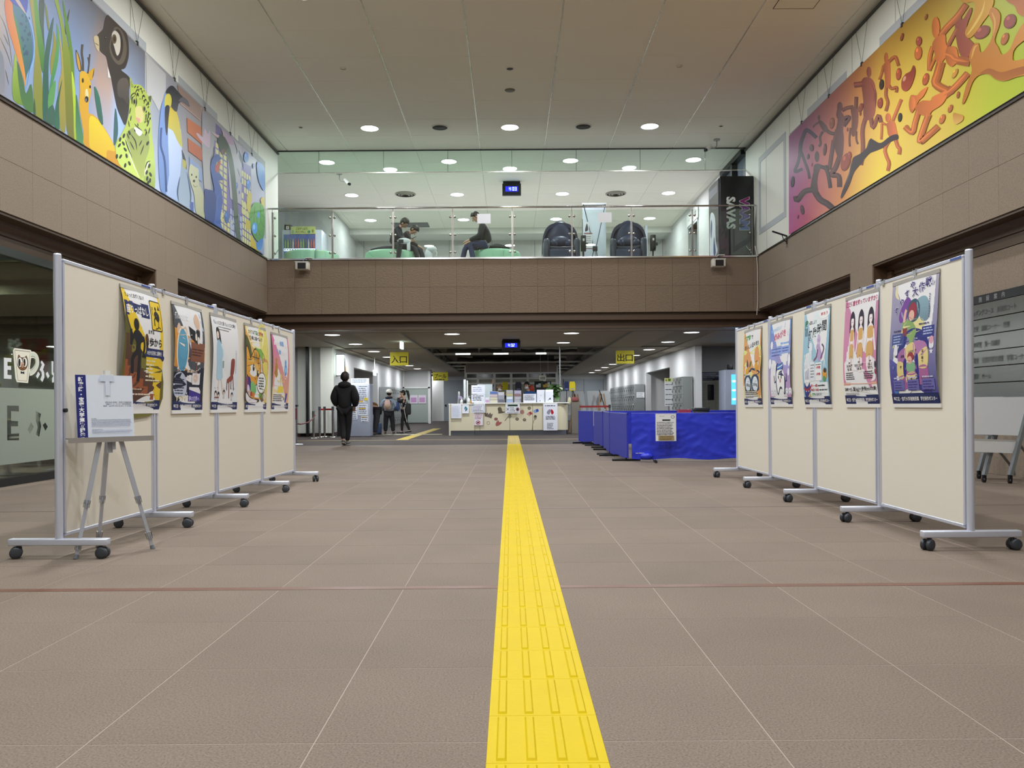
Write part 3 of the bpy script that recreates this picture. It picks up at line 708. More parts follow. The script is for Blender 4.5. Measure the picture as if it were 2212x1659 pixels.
# jaguar
P(B_, [(645, 488), (680, 560), (740, 565), (790, 610), (830, 680), (862, 678), (855, 760), (845, 800), (862, 930), (865, 1060), (880, 1180), (890, 1300), (892, 1610), (770, 1540), (650, 1460), (560, 1390), (520, 1310), (500, 1200), (515, 1130), (560, 1060), (600, 980), (630, 880), (640, 760), (650, 640)], '#9aa84a', '#b7cf5c')
P(B_, [(700, 990), (780, 1060), (830, 1060), (840, 1200), (800, 1330), (770, 1500), (710, 1400), (650, 1230), (610, 1060)], '#7f8f4a', '#a8b45c')
P(B_, [(510, 1180), (560, 1110), (600, 1120), (640, 1220), (660, 1320), (720, 1440), (740, 1500), (650, 1450), (560, 1380), (520, 1300)], '#b9d25a', '#c4d86c')
P(B_, [(800, 1340), (850, 1310), (886, 1340), (892, 1600), (785, 1545)], '#b4ca66', '#8fa34c'); LN(B_, [(835, 1330), (805, 1400), (795, 1480)], 4, '#e4e8cf'); LN(B_, [(600, 1105), (645, 1235), (655, 1300), (745, 1510)], 3, '#e0eac8')
P(B_, [(700, 800), (760, 785), (785, 880), (765, 940), (715, 920)], '#c4bd7c'); P(B_, [(702, 893), (748, 910), (735, 952)], '#c9907f'); P(B_, [(690, 988), (768, 1035), (742, 1078), (705, 1042)], '#e6eae6')
P(B_, [(652, 520), (672, 560), (682, 590), (660, 590)], '#7f8f4a'); P(B_, [(828, 690), (860, 680), (848, 745)], '#4f5638')
for pts in ([(690, 955), (725, 992), (772, 1028)], [(722, 950), (728, 985)], [(655, 720), (662, 670), (700, 650), (690, 690)], [(665, 760), (668, 700), (690, 680)], [(700, 790), (712, 740), (708, 690)], [(700, 650), (720, 615), (738, 640)], [(710, 690), (722, 650), (735, 690)], [(765, 720), (780, 670), (800, 700)], [(785, 760), (800, 710), (815, 740)], [(690, 600), (705, 575)], [(715, 595), (735, 580)], [(745, 610), (765, 600)], [(640, 860), (655, 790)], [(650, 930), (660, 870)], [(640, 990), (630, 920)], [(800, 930), (812, 850)], [(825, 900), (832, 830)], [(820, 980), (838, 920)], [(800, 1080), (812, 1010)], [(830, 1060), (845, 990)],
            [(655, 1060), (700, 1130), (715, 1220)], [(645, 1130), (690, 1220)], [(615, 1050), (640, 1110)], [(765, 1120), (735, 1180)], [(785, 1165), (748, 1270)], [(690, 1010), (700, 1040)], [(600, 1110), (625, 1190), (670, 1300)], [(850, 1325), (815, 1345), (795, 1420)]): LN(B_, pts, 2.4, '#20241c')
for x, y, r in ((548, 1112, .2), (540, 1170, .6), (580, 1152, -.5), (598, 1212, -.6), (515, 1280, .1), (552, 1282, .5), (612, 1275, -.2), (598, 1370, .2), (640, 1350, -.4), (822, 1150, .4), (812, 1440, .3), (850, 1460, -.4), (818, 1500, .2), (838, 1375, .3), (845, 1520, .1), (585, 1075, .3), (640, 1045, -.3), (825, 1545, .2)): D(B_, x, y, 11, 24, '#1f231b', 4.609, r)
for k in range(16):
    x = rnd.uniform(690, 800); y = rnd.uniform(575, 680); D(B_, x, y + (x - 690) * .5, 4, 7, '#262a20', 4.609)
for k in range(20):
    x = rnd.uniform(795, 848); y = rnd.uniform(740, 1060); D(B_, x, y, 5, 13, '#22261d', 4.609, .3)
for x, y in ((688, 735), (787, 808)): D(B_, x, y, 16, 34, '#8a8f50', 4.609); D(B_, x, y, 10, 22, '#22261f', 4.609)
# penguins, bear
a.poly(C_([(300, 95), (512, 290), (512, 418), (325, 262)]), '#8a7266', '#96817a'); a.line(C_([(325, 262), (510, 418), (516, 300)]), 1.4, '#c4ad9f')
a.poly(C_([(386, 392), (515, 480), (520, 632), (390, 520)]), '#b4622c', '#a8582a'); a.poly(C_([(394, 573), (518, 665), (521, 782), (400, 690)]), '#ad5a2c', '#a04f2a'); a.poly(C_([(408, 738), (520, 850), (520, 970), (410, 870)]), '#7f95bd')
P(C_, [(195, 160), (180, 200), (150, 330), (130, 600), (135, 900), (160, 1070), (232, 1100), (238, 700), (218, 500), (190, 300)], '#7391cc', '#6a88c0')
P(C_, [(215, 490), (250, 330), (330, 500), (338, 760), (322, 960), (330, 1170), (200, 1095), (225, 900)], '#c3d4ee', '#9db3dc')
P(C_, [(220, 320), (270, 300), (310, 400), (330, 520), (342, 655), (300, 600), (260, 510), (213, 470)], '#cbb53a', '#b0b04c')
P(C_, [(195, 165), (225, 115), (260, 106), (300, 150), (340, 195), (392, 238), (407, 295), (340, 250), (310, 270), (295, 335), (265, 322), (240, 280), (245, 210), (230, 180)], '#2a2a2f', '#3f3f45')
P(C_, [(310, 240), (350, 205), (395, 245), (405, 290), (345, 250)], '#5c5c63'); P(C_, [(190, 200), (225, 175), (247, 220), (240, 290), (210, 292), (186, 290)], '#c2ba48'); P(C_, [(188, 300), (228, 288), (220, 400), (207, 550), (190, 480)], '#26282f')
LN(C_, [(155, 480), (150, 640), (185, 780), (200, 1055)], 4.5, '#2c4a80', False); D(C_, 292, 172, 6, 7, '#0c0c0e', 4.146)
P(C_, [(345, 690), (370, 760), (385, 870), (420, 1080), (412, 1240), (310, 1165), (300, 1040), (325, 900), (335, 780)], '#8398ae', '#9db0c4'); P(C_, [(338, 675), (372, 760), (382, 860), (360, 800), (345, 750)], '#2c3038'); P(C_, [(345, 765), (375, 785), (372, 850), (350, 830)], '#aaa24e'); LN(C_, [(385, 880), (418, 1080), (410, 1200)], 3, '#31496e')
LN(C_, [(322, 920), (300, 1050), (312, 1150)], 3, '#31496e')
a.poly(C_([(410, 1140), (445, 1150), (445, 1235), (415, 1225)]), '#4a63a4')
P(C_, [(408, 830), (420, 805), (440, 820), (470, 840), (490, 860), (492, 980), (520, 1040), (547, 1140), (542, 1300), (470, 1260), (450, 1080), (425, 1000), (402, 900)], '#bcbf9f', '#a9ad8c')
D(C_, 428, 902, 6, 10, '#1c1a18', 4.146); D(C_, 468, 922, 6, 10, '#1c1a18', 4.146); D(C_, 448, 958, 10, 13, '#1c1a18', 4.146); LN(C_, [(440, 985), (455, 1010), (485, 1000)], 1.4, '#6a6a54')
# town, dragon, dinosaur, turtle
a.poly(C_([(520, 322), (642, 430), (642, 600), (592, 760), (600, 1040), (540, 1040), (520, 700)]), '#8f9099', '#a9a9a8')
P(C_, [(470, 535), (485, 530), (530, 565), (545, 488), (572, 540), (592, 500), (590, 650), (560, 645), (505, 590)], '#b9a4b6')
a.poly(C_([(642, 440), (692, 490), (692, 580), (642, 560)]), '#6a5f96')
a.poly(C_([(630, 590), (750, 700), (770, 1110), (870, 1180), (870, 780), (960, 830), (960, 1520), (1075, 1640), (690, 1390), (625, 1150)]), '#7a70a8', '#6a64a0')
def win(x0, y0, nx, ny, wx, wy, gx, gy, c, skip=()):
    for i in range(nx):
        for j in range(ny):
            if (i, j) in skip: continue
            x = x0 + i * gx; y = y0 + j * gy + i * gx * .75; a.poly(C_([(x, y), (x + wx, y + wx * .75), (x + wx, y + wx * .75 + wy), (x, y + wy)]), c)
win(642, 610, 3, 12, 26, 42, 36, 56, '#c9c98a'); win(690, 1230, 4, 3, 22, 40, 28, 50, '#cccb8c'); win(875, 860, 4, 6, 16, 52, 21, 66, '#c9cb92', ((0, 2), (1, 3))); win(880, 1140, 4, 6, 16, 50, 20, 62, '#c6c88e', ((2, 0), (3, 1))); win(770, 1200, 5, 4, 16, 50, 22, 62, '#a9b6da')
a.poly(C_([(692, 490), (872, 650), (872, 1175), (770, 1112), (750, 800), (720, 600)]), '#b4b4bd', '#a9a9b6'); a.poly(C_([(692, 490), (805, 590), (800, 640), (745, 620)]), '#b49ab4'); P(C_, [(600, 515), (650, 540), (690, 560), (685, 580), (640, 560)], '#c0a8b0')
LN(C_, [(800, 590), (830, 680), (826, 720)], 2.2, '#3a4250'); LN(C_, [(845, 680), (880, 780), (890, 850)], 3.2, '#3f5272'); LN(C_, [(850, 720), (870, 800)], 2, '#39445c'); LN(C_, [(835, 840), (860, 930)], 2, '#5a607a')
LN(C_, [(700, 570), (745, 660), (782, 820), (808, 1050), (826, 1300), (850, 1520)], 10.5, '#4c5c50', False)
P(C_, [(660, 590), (690, 535), (730, 590), (752, 660), (700, 725), (672, 660)], '#3f4a40'); P(C_, [(690, 690), (720, 670), (700, 720)], '#7f4a48')
P(C_, [(600, 790), (620, 740), (660, 718), (688, 762), (650, 790), (640, 850), (690, 905), (702, 950), (660, 955), (690, 1020), (702, 1150), (682, 1300), (692, 1395), (552, 1312), (540, 1050), (570, 1035), (628, 1052), (606, 920), (594, 850)], '#2f4a94', '#3f60ac')
P(C_, [(540, 1050), (570, 1035), (628, 1055), (645, 1150), (620, 1345), (550, 1310)], '#27397a', '#2a4484'); P(C_, [(636, 830), (684, 775), (662, 880), (640, 868)], '#a83c34'); LN(C_, [(670, 1080), (650, 1160), (660, 1260)], 2, '#4a68b4')
for x, y, rx, ry, c in ((915, 745, 22, 48, '#5a7fc0'), (980, 825, 8, 24, '#5a7ab8'), (935, 990, 17, 52, '#5a84c4'), (830, 1000, 10, 30, '#6a80b4'), (740, 1282, 22, 58, '#4a6aa8'), (868, 950, 8, 26, '#6a80b4'), (852, 1060, 6, 16, '#5a6aa0')): D(C_, x, y, rx, ry, c, 4.146); D(C_, x - rx * .3, y - ry * .35, rx * .35, ry * .3, shade(c, 1.7), 4.146)
P(C_, [(1008, 800), (1040, 788), (1078, 840), (1080, 1035), (1050, 1015), (1020, 930)], '#4470b8', '#6f9ad4')
P(C_, [(925, 1080), (962, 1075), (948, 1240), (920, 1200)], '#bdb452'); P(C_, [(1042, 1125), (1076, 1105), (1072, 1210)], '#bdb452'); P(C_, [(908, 1310), (952, 1320), (952, 1388), (914, 1380)], '#b4a848'); P(C_, [(960, 1440), (1000, 1520), (1035, 1600), (960, 1575)], '#bfae3a')
P(C_, [(945, 1240), (980, 1160), (1030, 1153), (1076, 1210), (1076, 1440), (1030, 1505), (975, 1440), (950, 1330)], '#63a050', '#4f8a4a')
for pts in ([(950, 1290), (985, 1250), (1010, 1290), (1045, 1250), (1076, 1290)], [(985, 1250), (990, 1190)], [(1045, 1250), (1040, 1180)], [(1010, 1290), (1012, 1370)], [(955, 1370), (985, 1330), (1012, 1370), (1045, 1330), (1076, 1370)], [(985, 1330), (985, 1260)], [(1045, 1330), (1045, 1260)], [(1000, 1450), (1012, 1370), (1040, 1450)]): a.line(C_(pts), .7, '#2f4f30')
D(C_, 990, 1380, 24, 52, '#4a90d8', 4.146); D(C_, 984, 1370, 9, 24, '#8cc0f0', 4.146); D(C_, 1022, 1262, 12, 30, '#4a90d0', 4.146); P(C_, [(1005, 1520), (1062, 1470), (1052, 1565), (1015, 1578)], '#3f78c0', '#5a94d4')
def mural(name, label, X, sx, ya, yb, art, seams):
    z0, z1 = 4.205, 6.17
    t = thing(name, label, 'mural', (X, (ya + yb) / 2, z0), world=True)
    ys = [ya] + seams + [yb]
    for p, q in zip(ys, ys[1:]): MB().box(min(X, X + sx * .03), max(X, X + sx * .03), p + .001, q - .001, z0, z1).build('board', mat('mural board', '#8f8f90', .6), t)
    art.build('painting', wallmap(X - sx * .0004, sx, z0 + .002, z1 - .002), MURAL, t)
    return t
ml = mural('mural', 'long painted mural of deer, jaguar, penguin and turtle hung above the left wall', XL + .035, -1, 6.0, 17.62, a, [7.8, 9.7, 11.6, 13.5, 15.4])

# ---- right: swimmers and runners on a sunset ground
a = Art(); R_ = conv(1690, 220, 5.53); S_ = conv(1900, 0, 4.878); Q_ = conv(1592, 0, 2.7645)
background(a, [(1704, ('#ad4f88', '#a25f96', '#8a5078')), (1740, ('#b3546f', '#a85c80', '#84506a')), (1780, ('#c4786a', '#b76a64', '#8f5a58')), (1820, ('#d08f58', '#c07c5c', '#96604e')), (1860, ('#e8be52', '#cf9452', '#a0693c')), (1900, ('#ecd24e', '#dcb24a', '#a87f3a')),
    (1960, ('#e2c456', '#d8b84a', '#97742e')), (2040, ('#dcc04e', '#d2b84a', '#96752c')), (2090, ('#c9c43c', '#c4b440', '#9c8430')), (2140, ('#b9c634', '#b4b838', '#97902c')), (2212, ('#b0c034', '#a8b434', '#96982c')), (2420, ('#9cb034', '#98a434', '#8a902c'))],
    lambda x: 294 - 1.0 * (x - 1704), lambda x: 508 - .597 * (x - 1705))
def fig(f, s, c, limbs, blobs=(), heads=()):
    cs = hexc(c); hi = tuple(min(1, k * 1.45) for k in cs)
    for pts, wd in limbs: a.line(f(pts), wd / s * 1.12, tuple(k * .75 for k in cs), 4, False); 
    for pts in blobs: a.blob(f(pts), tuple(k * .8 for k in cs), hi, 0, 3)
    for pts, wd in limbs:
        q = [(x - wd * .08, y - wd * .05) for x, y in pts]; a.line(f(q), wd / s * .72, cs, 4, True); a.line(f([(x - wd * .14, y) for x, y in q]), wd / s * .26, hi, 4, True)
    for x, y, rx, ry in heads:
        (px, py), = f([(x, y)]); a.disc(px, py, rx / s, ry / s, tuple(k * .8 for k in cs), hi, 0, 18, 0)
fig(R_, 5.53, '#46374a', [([(410, 430), (340, 365), (285, 340), (250, 410), (222, 500), (210, 620)], 40), ([(215, 590), (190, 720), (150, 835), (240, 800)], 32), ([(222, 590), (270, 720), (310, 830), (325, 920)], 30)], (), [(288, 330, 16, 20)])
fig(R_, 5.53, '#584040', [([(440, 240), (390, 275), (365, 305)], 18), ([(520, 330), (570, 370), (640, 385)], 38), ([(485, 355), (450, 420), (458, 500), (436, 535)], 26)], [[(430, 225), (480, 235), (545, 310), (510, 365), (465, 315)]], [(440, 190, 16, 34)])
fig(R_, 5.53, '#5f3d3c', [([(710, 225), (770, 185), (800, 195), (735, 290)], 44), ([(615, 460), (590, 620), (570, 760), (565, 810)], 46), ([(690, 640), (640, 780), (590, 870), (675, 890), (685, 1020)], 56), ([(650, 330), (625, 440), (610, 500)], 34)], [[(650, 90), (705, 120), (745, 200), (725, 330), (735, 440), (725, 620), (690, 710), (645, 620), (620, 500), (640, 330), (662, 200)]], [(688, 62, 34, 62), (672, 150, 28, 60)])
fig(R_, 5.53, '#6a4136', [([(850, 60), (770, 75), (715, 105)], 40), ([(880, 90), (885, -60)], 40), ([(815, 310), (802, 440), (808, 535)], 22), ([(885, 350), (885, 450), (905, 505)], 22)], [[(820, 70), (895, 80), (908, 200), (892, 330), (850, 405), (826, 330), (830, 200)]], [(850, 372, 26, 44)])
fig(R_, 5.53, '#4f3b40', [([(440, 770), (520, 800), (555, 900), (575, 1030)], 40), ([(390, 1050), (270, 1070), (180, 1175), (162, 1125)], 58), ([(390, 1070), (450, 1165), (540, 1220), (606, 1280)], 66), ([(515, 760), (545, 830)], 40)], [[(380, 760), (420, 738), (465, 760), (432, 850), (415, 960), (425, 1080), (340, 1060), (350, 940), (370, 840)]], [(414, 655, 26, 66)])
fig(Q_, 2.7645, '#7f463a', [([(700, 508), (760, 500)], 30), ([(800, 500), (820, 560), (815, 640)], 26)], [[(745, 480), (790, 462), (825, 510), (822, 640), (790, 700), (760, 690), (755, 600)]], [(788, 430, 14, 32)])
fig(R_, 5.53, '#834a3a', [([(1000, 180), (960, 330), (965, 520), (960, 640), (940, 755)], 46), ([(1060, 180), (1085, 310), (1150, 165), (1182, 245)], 44)], [[(985, 0), (1105, 0), (1100, 160), (1040, 215), (975, 200)]])
fig(S_, 4.878, '#9a5632', [([(90, 660), (160, 600), (185, 635), (203, 695)], 32), ([(80, 880), (68, 1000), (90, 1080), (68, 1172)], 32), ([(95, 890), (130, 935), (182, 920), (178, 975)], 30), ([(45, 690), (20, 790), (0, 840)], 26)], [[(40, 690), (70, 655), (108, 650), (115, 760), (110, 910), (65, 910), (55, 790)]], [(70, 610, 20, 58)])
fig(R_, 5.53, '#bd673c', [([(1315, 240), (1380, 80), (1425, -30)], 34), ([(1240, 275), (1195, 258), (1190, 340), (1184, 450)], 26), ([(1300, 430), (1230, 560), (1250, 660), (1278, 730), (1262, 825)], 38), ([(1345, 420), (1380, 530), (1405, 560), (1398, 628)], 40)], [[(1250, 260), (1335, 230), (1365, 330), (1378, 430), (1275, 410), (1255, 330)]], [(1265, 190, 32, 56)])
a.blob(R_([(1375, 388), (1290, 410), (1180, 490), (1100, 460), (1060, 438), (1030, 480), (1000, 560), (930, 620), (850, 665), (830, 740), (790, 870), (703, 1112), (718, 1145), (800, 1000), (860, 840), (940, 740), (1040, 620), (1120, 585), (1220, 540), (1300, 475), (1384, 445)]), '#38292e', '#4a3a3c', 1, 4)
a.line(R_([(830, 700), (800, 860), (760, 980)]), 1.6, '#7a6a72', 4, True); a.line(R_([(1040, 470), (1010, 560)]), 1.4, '#6a585c', 4, True)
def beans(f, s, L):
    for x, y, rx, ry, c, r in L: D(f, x, y, rx, ry, shade(c, .8), s, r); D(f, x - rx * .1, y - ry * .06, rx * .8, ry * .85, c, s, r, shade(c, 1.25)); D(f, x - rx * .3, y - ry * .4, rx * .28, ry * .28, shade(c, 2.0), s, r)
beans(R_, 5.53, [(125, 955, 23, 68, '#33262e', .1), (350, 550, 25, 42, '#523a40', 0), (310, 655, 14, 34, '#463038', .1), (510, 570, 20, 74, '#55383c', .1), (595, 255, 29, 68, '#7a4a3c', .1), (760, 720, 55, 110, '#8a4638', .25), (805, 640, 26, 48, '#8a4638', 0), (240, 1290, 23, 58, '#4f3440', -.15), (190, 1375, 9, 24, '#6a3450', .2), (1410, 185, 24, 54, '#2c2228', .1), (940, 70, 27, 58, '#7a4032', .3), (935, 140, 12, 24, '#7a4032', 0), (1170, 20, 33, 58, '#8a4030', 0), (780, 330, 9, 24, '#7a443c', 0), (355, 750, 7, 24, '#6a3c48', .1), (1490, 305, 26, 30, '#c07040', .4)])
beans(S_, 4.878, [(490, 835, 33, 68, '#a8562f', .25), (205, 780, 28, 66, '#9a4a30', .1), (25, 890, 25, 56, '#332622', .1), (418, 435, 32, 52, '#8f4634', .1), (412, 560, 40, 76, '#b0602f', .1), (240, 390, 16, 44, '#7a3e2a', .25), (495, 180, 14, 34, '#7f4a28', .25), (833, 1000, 17, 38, '#9a5430', .15), (750, 1145, 23, 46, '#a86030', .4), (665, 1255, 28, 56, '#b86a34', .4), (218, 1237, 20, 48, '#2a211f', .1), (15, 1085, 22, 58, '#8a402f', .1), (1325, 410, 36, 70, '#a8622f', .4), (800, 775, 22, 58, '#c08a3c', .5), (1085, 340, 95, 62, '#8f4a3c', -.6), (1380, 225, 62, 82, '#8a4436', .5)])
a.blob(S_([(785, 1190), (830, 1200), (885, 1220), (880, 1270), (810, 1310), (780, 1250)]), '#c08438', '#dcae5c')
a.blob(S_([(362, 688), (382, 740), (370, 820), (330, 920), (280, 962), (238, 930), (240, 840), (280, 780), (330, 750)]), '#7f3428', '#a04c34', 1, 5); D(S_, 268, 830, 14, 30, '#c89078', 4.878, .4)
a.blob(S_([(810, 220), (860, 150), (880, 210), (960, 85), (978, 120), (930, 260), (920, 360), (960, 420), (1000, 470), (960, 560), (930, 612), (860, 585), (820, 450), (800, 270)]), '#8a4434', '#a0543a', 0)
fig(S_, 4.878, '#a05a34', [([(825, 300), (760, 420), (720, 500)], 36)])
fig(S_, 4.878, '#b8682f', [([(650, 375), (720, 285), (830, 170), (918, 45)], 60), ([(565, 490), (535, 600), (530, 745)], 40), ([(605, 580), (560, 680), (530, 745)], 26), ([(655, 650), (620, 780), (600, 885), (720, 955), (770, 940)], 82), ([(700, 570), (770, 590), (820, 630), (955, 655)], 84)],
    [[(575, 430), (620, 380), (695, 365), (705, 450), (725, 520), (695, 610), (645, 675), (600, 640), (580, 540), (560, 480)], [(715, 505), (810, 498), (832, 620), (770, 705), (705, 640)]], [(598, 290, 42, 112)])
a.blob(S_([(860, -40), (1190, -20), (1175, 120), (1100, 230), (1030, 330), (960, 402), (913, 370), (920, 300), (980, 200), (1010, 100), (1000, 20), (900, 30)]), '#b9821f', '#d4a032', 0, 4); a.line(S_([(930, 370), (1010, 260), (1090, 120), (1120, 0)]), 5, '#e0bc58', 4, True)
fig(S_, 4.878, '#c46f36', [([(690, 1010), (800, 920), (880, 835), (935, 770)], 60), ([(415, 1170), (380, 1290), (350, 1395), (270, 1335)], 50), ([(525, 1200), (480, 1320), (430, 1490), (520, 1425), (625, 1330)], 58)], [[(395, 1110), (460, 1058), (540, 1060), (565, 1020), (650, 980), (725, 955), (695, 1060), (640, 1120), (560, 1170), (520, 1225), (430, 1205), (385, 1165)], [(335, 1005), (400, 1005), (440, 958), (512, 915), (470, 1012), (420, 1062), (350, 1190), (315, 1120)]], [(352, 1085, 34, 70)])
a.blob(S_([(876, 1082), (920, 900), (980, 740), (950, 600), (1000, 470), (1050, 458), (1072, 550), (1120, 520), (1190, 400), (1200, 250), (1160, 150), (1200, 75), (1275, 140), (1272, 260), (1222, 420), (1260, 500), (1300, 575), (1380, 520), (1440, 380), (1520, 250), (1620, 180), (1620, 340), (1445, 500), (1412, 600), (1440, 640), (1620, 610), (1620, 760), (1450, 812), (1330, 852), (1230, 835), (1160, 782), (1060, 792), (990, 862), (940, 1000), (900, 1084)]), '#b8742a', '#cc8a34', 0, 4)
a.blob(S_([(1060, 780), (1160, 720), (1290, 760), (1440, 720), (1600, 690), (1600, 750), (1450, 805), (1330, 846), (1230, 830), (1160, 778)]), '#a05c28', '#b06c2c'); a.line(S_([(975, 620), (1010, 500), (1045, 480)]), 4, '#dba650', 4, True); a.line(S_([(1190, 130), (1225, 230), (1205, 380)]), 4, '#dba650', 4, True)
a.blob(S_([(1330, -60), (1620, -60), (1620, 170), (1480, 152), (1430, 60), (1360, 20)]), '#a85c24', '#bd702c')
mr = mural('mural', 'long sunset coloured mural of leaping swimmers and runners hung above the right wall', XR - .035, 1, 5.0, 15.85, a, [6.3, 8.2, 10.1, 12.0, 13.9])
# hanging wires from the picture rail
for t, X, sx, ys in ((ml, XL, -1, [16.9, 15.6, 14.3, 13.0, 11.7, 10.4, 9.1]), (mr, XR, 1, [15.2, 13.9, 12.6, 11.3, 10.0, 8.7])):
    for y in ys:
        b = MB(); x = X - sx * .03
        b.bar((x, y, 6.17), (x, y - .22, 6.80), .004, .004); b.bar((x, y, 6.17), (x, y + .22, 6.80), .004, .004); b.box(x - .015, x + .015, y - .02, y + .02, 6.14, 6.20)
        b.build('hanging_wire', DARK, t)
# ================================================================ display boards
FABRIC = mat('beige woven fabric', '#e2ddd0', 0.85, bump=0.12, bscale=420, noise=0.02, nscale=300)
GRIP = mat('black rubber grip', '#1b1d22', 0.5); CASTER = mat('dark grey caster', '#3a3f46', 0.4)
LBL = mat('blue label', '#3d56a0', .5)
POL = {-1: [(-2.628, 4.687), (-2.604, 5.866), (-2.582, 7.045), (-2.552, 8.24), (-2.528, 9.40)], 1: [(2.712, 4.75), (2.709, 5.90), (2.706, 7.12), (2.704, 8.34), (2.702, 9.56)]}
caster_b = MB()
for s in (-1, 1): caster_b.lathe([(.004, -.013), (.026, -.013), (.0335, -.008), (.0335, .008), (.026, .013), (.004, .013)], 18, (0, s * .019, .0335), 'y')
caster_b.box(-.012, .03, -.008, .008, .03, .068); caster_b.cyl((0.012, 0, .055), (0.012, 0, .08), .012, n=10)
caster_me = caster_b.mesh('caster', CASTER)
def pole_set(t, off, dirx, last=False):
    """upright, foot bar and two casters at local offset along y"""
    x, y = off
    b = MB(); b.cyl((x, y, .10), (x, y, 1.765), .0215, n=18); b.lathe([(.0215, 1.765), (.019, 1.772), (.002, 1.774)], 18, (x, y, 0)); b.build('pole', ALU, t)
    f = MB(); f.bbox(x - .29, x + .29, y - .026, y + .026, .075, .115, .006); f.build('foot_bar', ALU, t)
    for s, rz in ((-1, .5 + .3 * (hash((x, y)) % 5)), (1, 2.0 + .4 * (hash((y, x)) % 4))):
        o = instance('caster', caster_me, t, (x + s * .255, y, 0), rz)
ordn = ('nearest', 'second', 'third', 'farthest')
seen = {-1: 'behind the easel sign', 1: 'bearing the purple night poster'}
LAB = {-1: ['beige display board beside the easel, nearest of the row by the cafe window', 'beige display board between the yellow stairs poster and the orange bath poster', 'beige display board carrying the white poster of a girl and chair', 'beige display board at the far end of the row by the cafe, with pink poster'],
       1: ['beige display board carrying the purple night poster, nearest of the right row', 'beige display board carrying the pink poster of three girls', 'beige display board carrying the pale blue health poster', 'beige display board beside the blue barrier, far end of the right row']}
for sd in (-1, 1):
    for k in range(4):
        (xa, ya), (xb, yb) = POL[sd][k], POL[sd][k + 1]
        ang = math.atan2(-(xb - xa), yb - ya)
        t = thing('display_board', LAB[sd][k], 'display board', (xa, ya, 0), ang, 'display boards in the %s row' % ('cafe side' if sd < 0 else 'sign side'))
        L_ = math.hypot(xb - xa, yb - ya)
        pole_set(t, (0, 0), sd)
        if k == 3: pole_set(t, (0, L_), sd)
        y0, y1 = .030, L_ - .030
        MB().box(-.012, .012, y0 + .012, y1 - .012, .140, 1.735).build('fabric_panel', FABRIC, t)
        f = MB()
        for (c, d, e, g) in ((y0, y1, 1.726, 1.748), (y0, y1, .122, .144)): f.bbox(-.017, .017, c, d, e, g, .003, 1)
        for (c, d) in ((y0, y0 + .018), (y1 - .018, y1)): f.bbox(-.017, .017, c, d, .13, 1.74, .003, 1)
        f.build('frame', ALU, t)
        g = MB()
        for z in (1.43, 1.085, .74):
            for yy in (y0 - .006, y1 + .002): g.box(-.0075, .0075, yy - .003, yy + .005, z - .052, z + .052)
        g.build('grip', GRIP, t)
        if sd > 0: MB().box(-.0185, -.0165, y0 + .02, y0 + .14, 1.730, 1.745).build('blue_label', LBL, t)
        elif k in (0, 1): MB().box(.0165, .0185, y1 - .16, y1 - .03, 1.729, 1.744).build('blue_label', LBL, t)
b = MB(); b.cyl((0.012, .035, .86), (0.03, .035, .86), .012, n=12); b.build('knob', BLACK, [o for o in C.objects if o.name.startswith('display_board')][0])

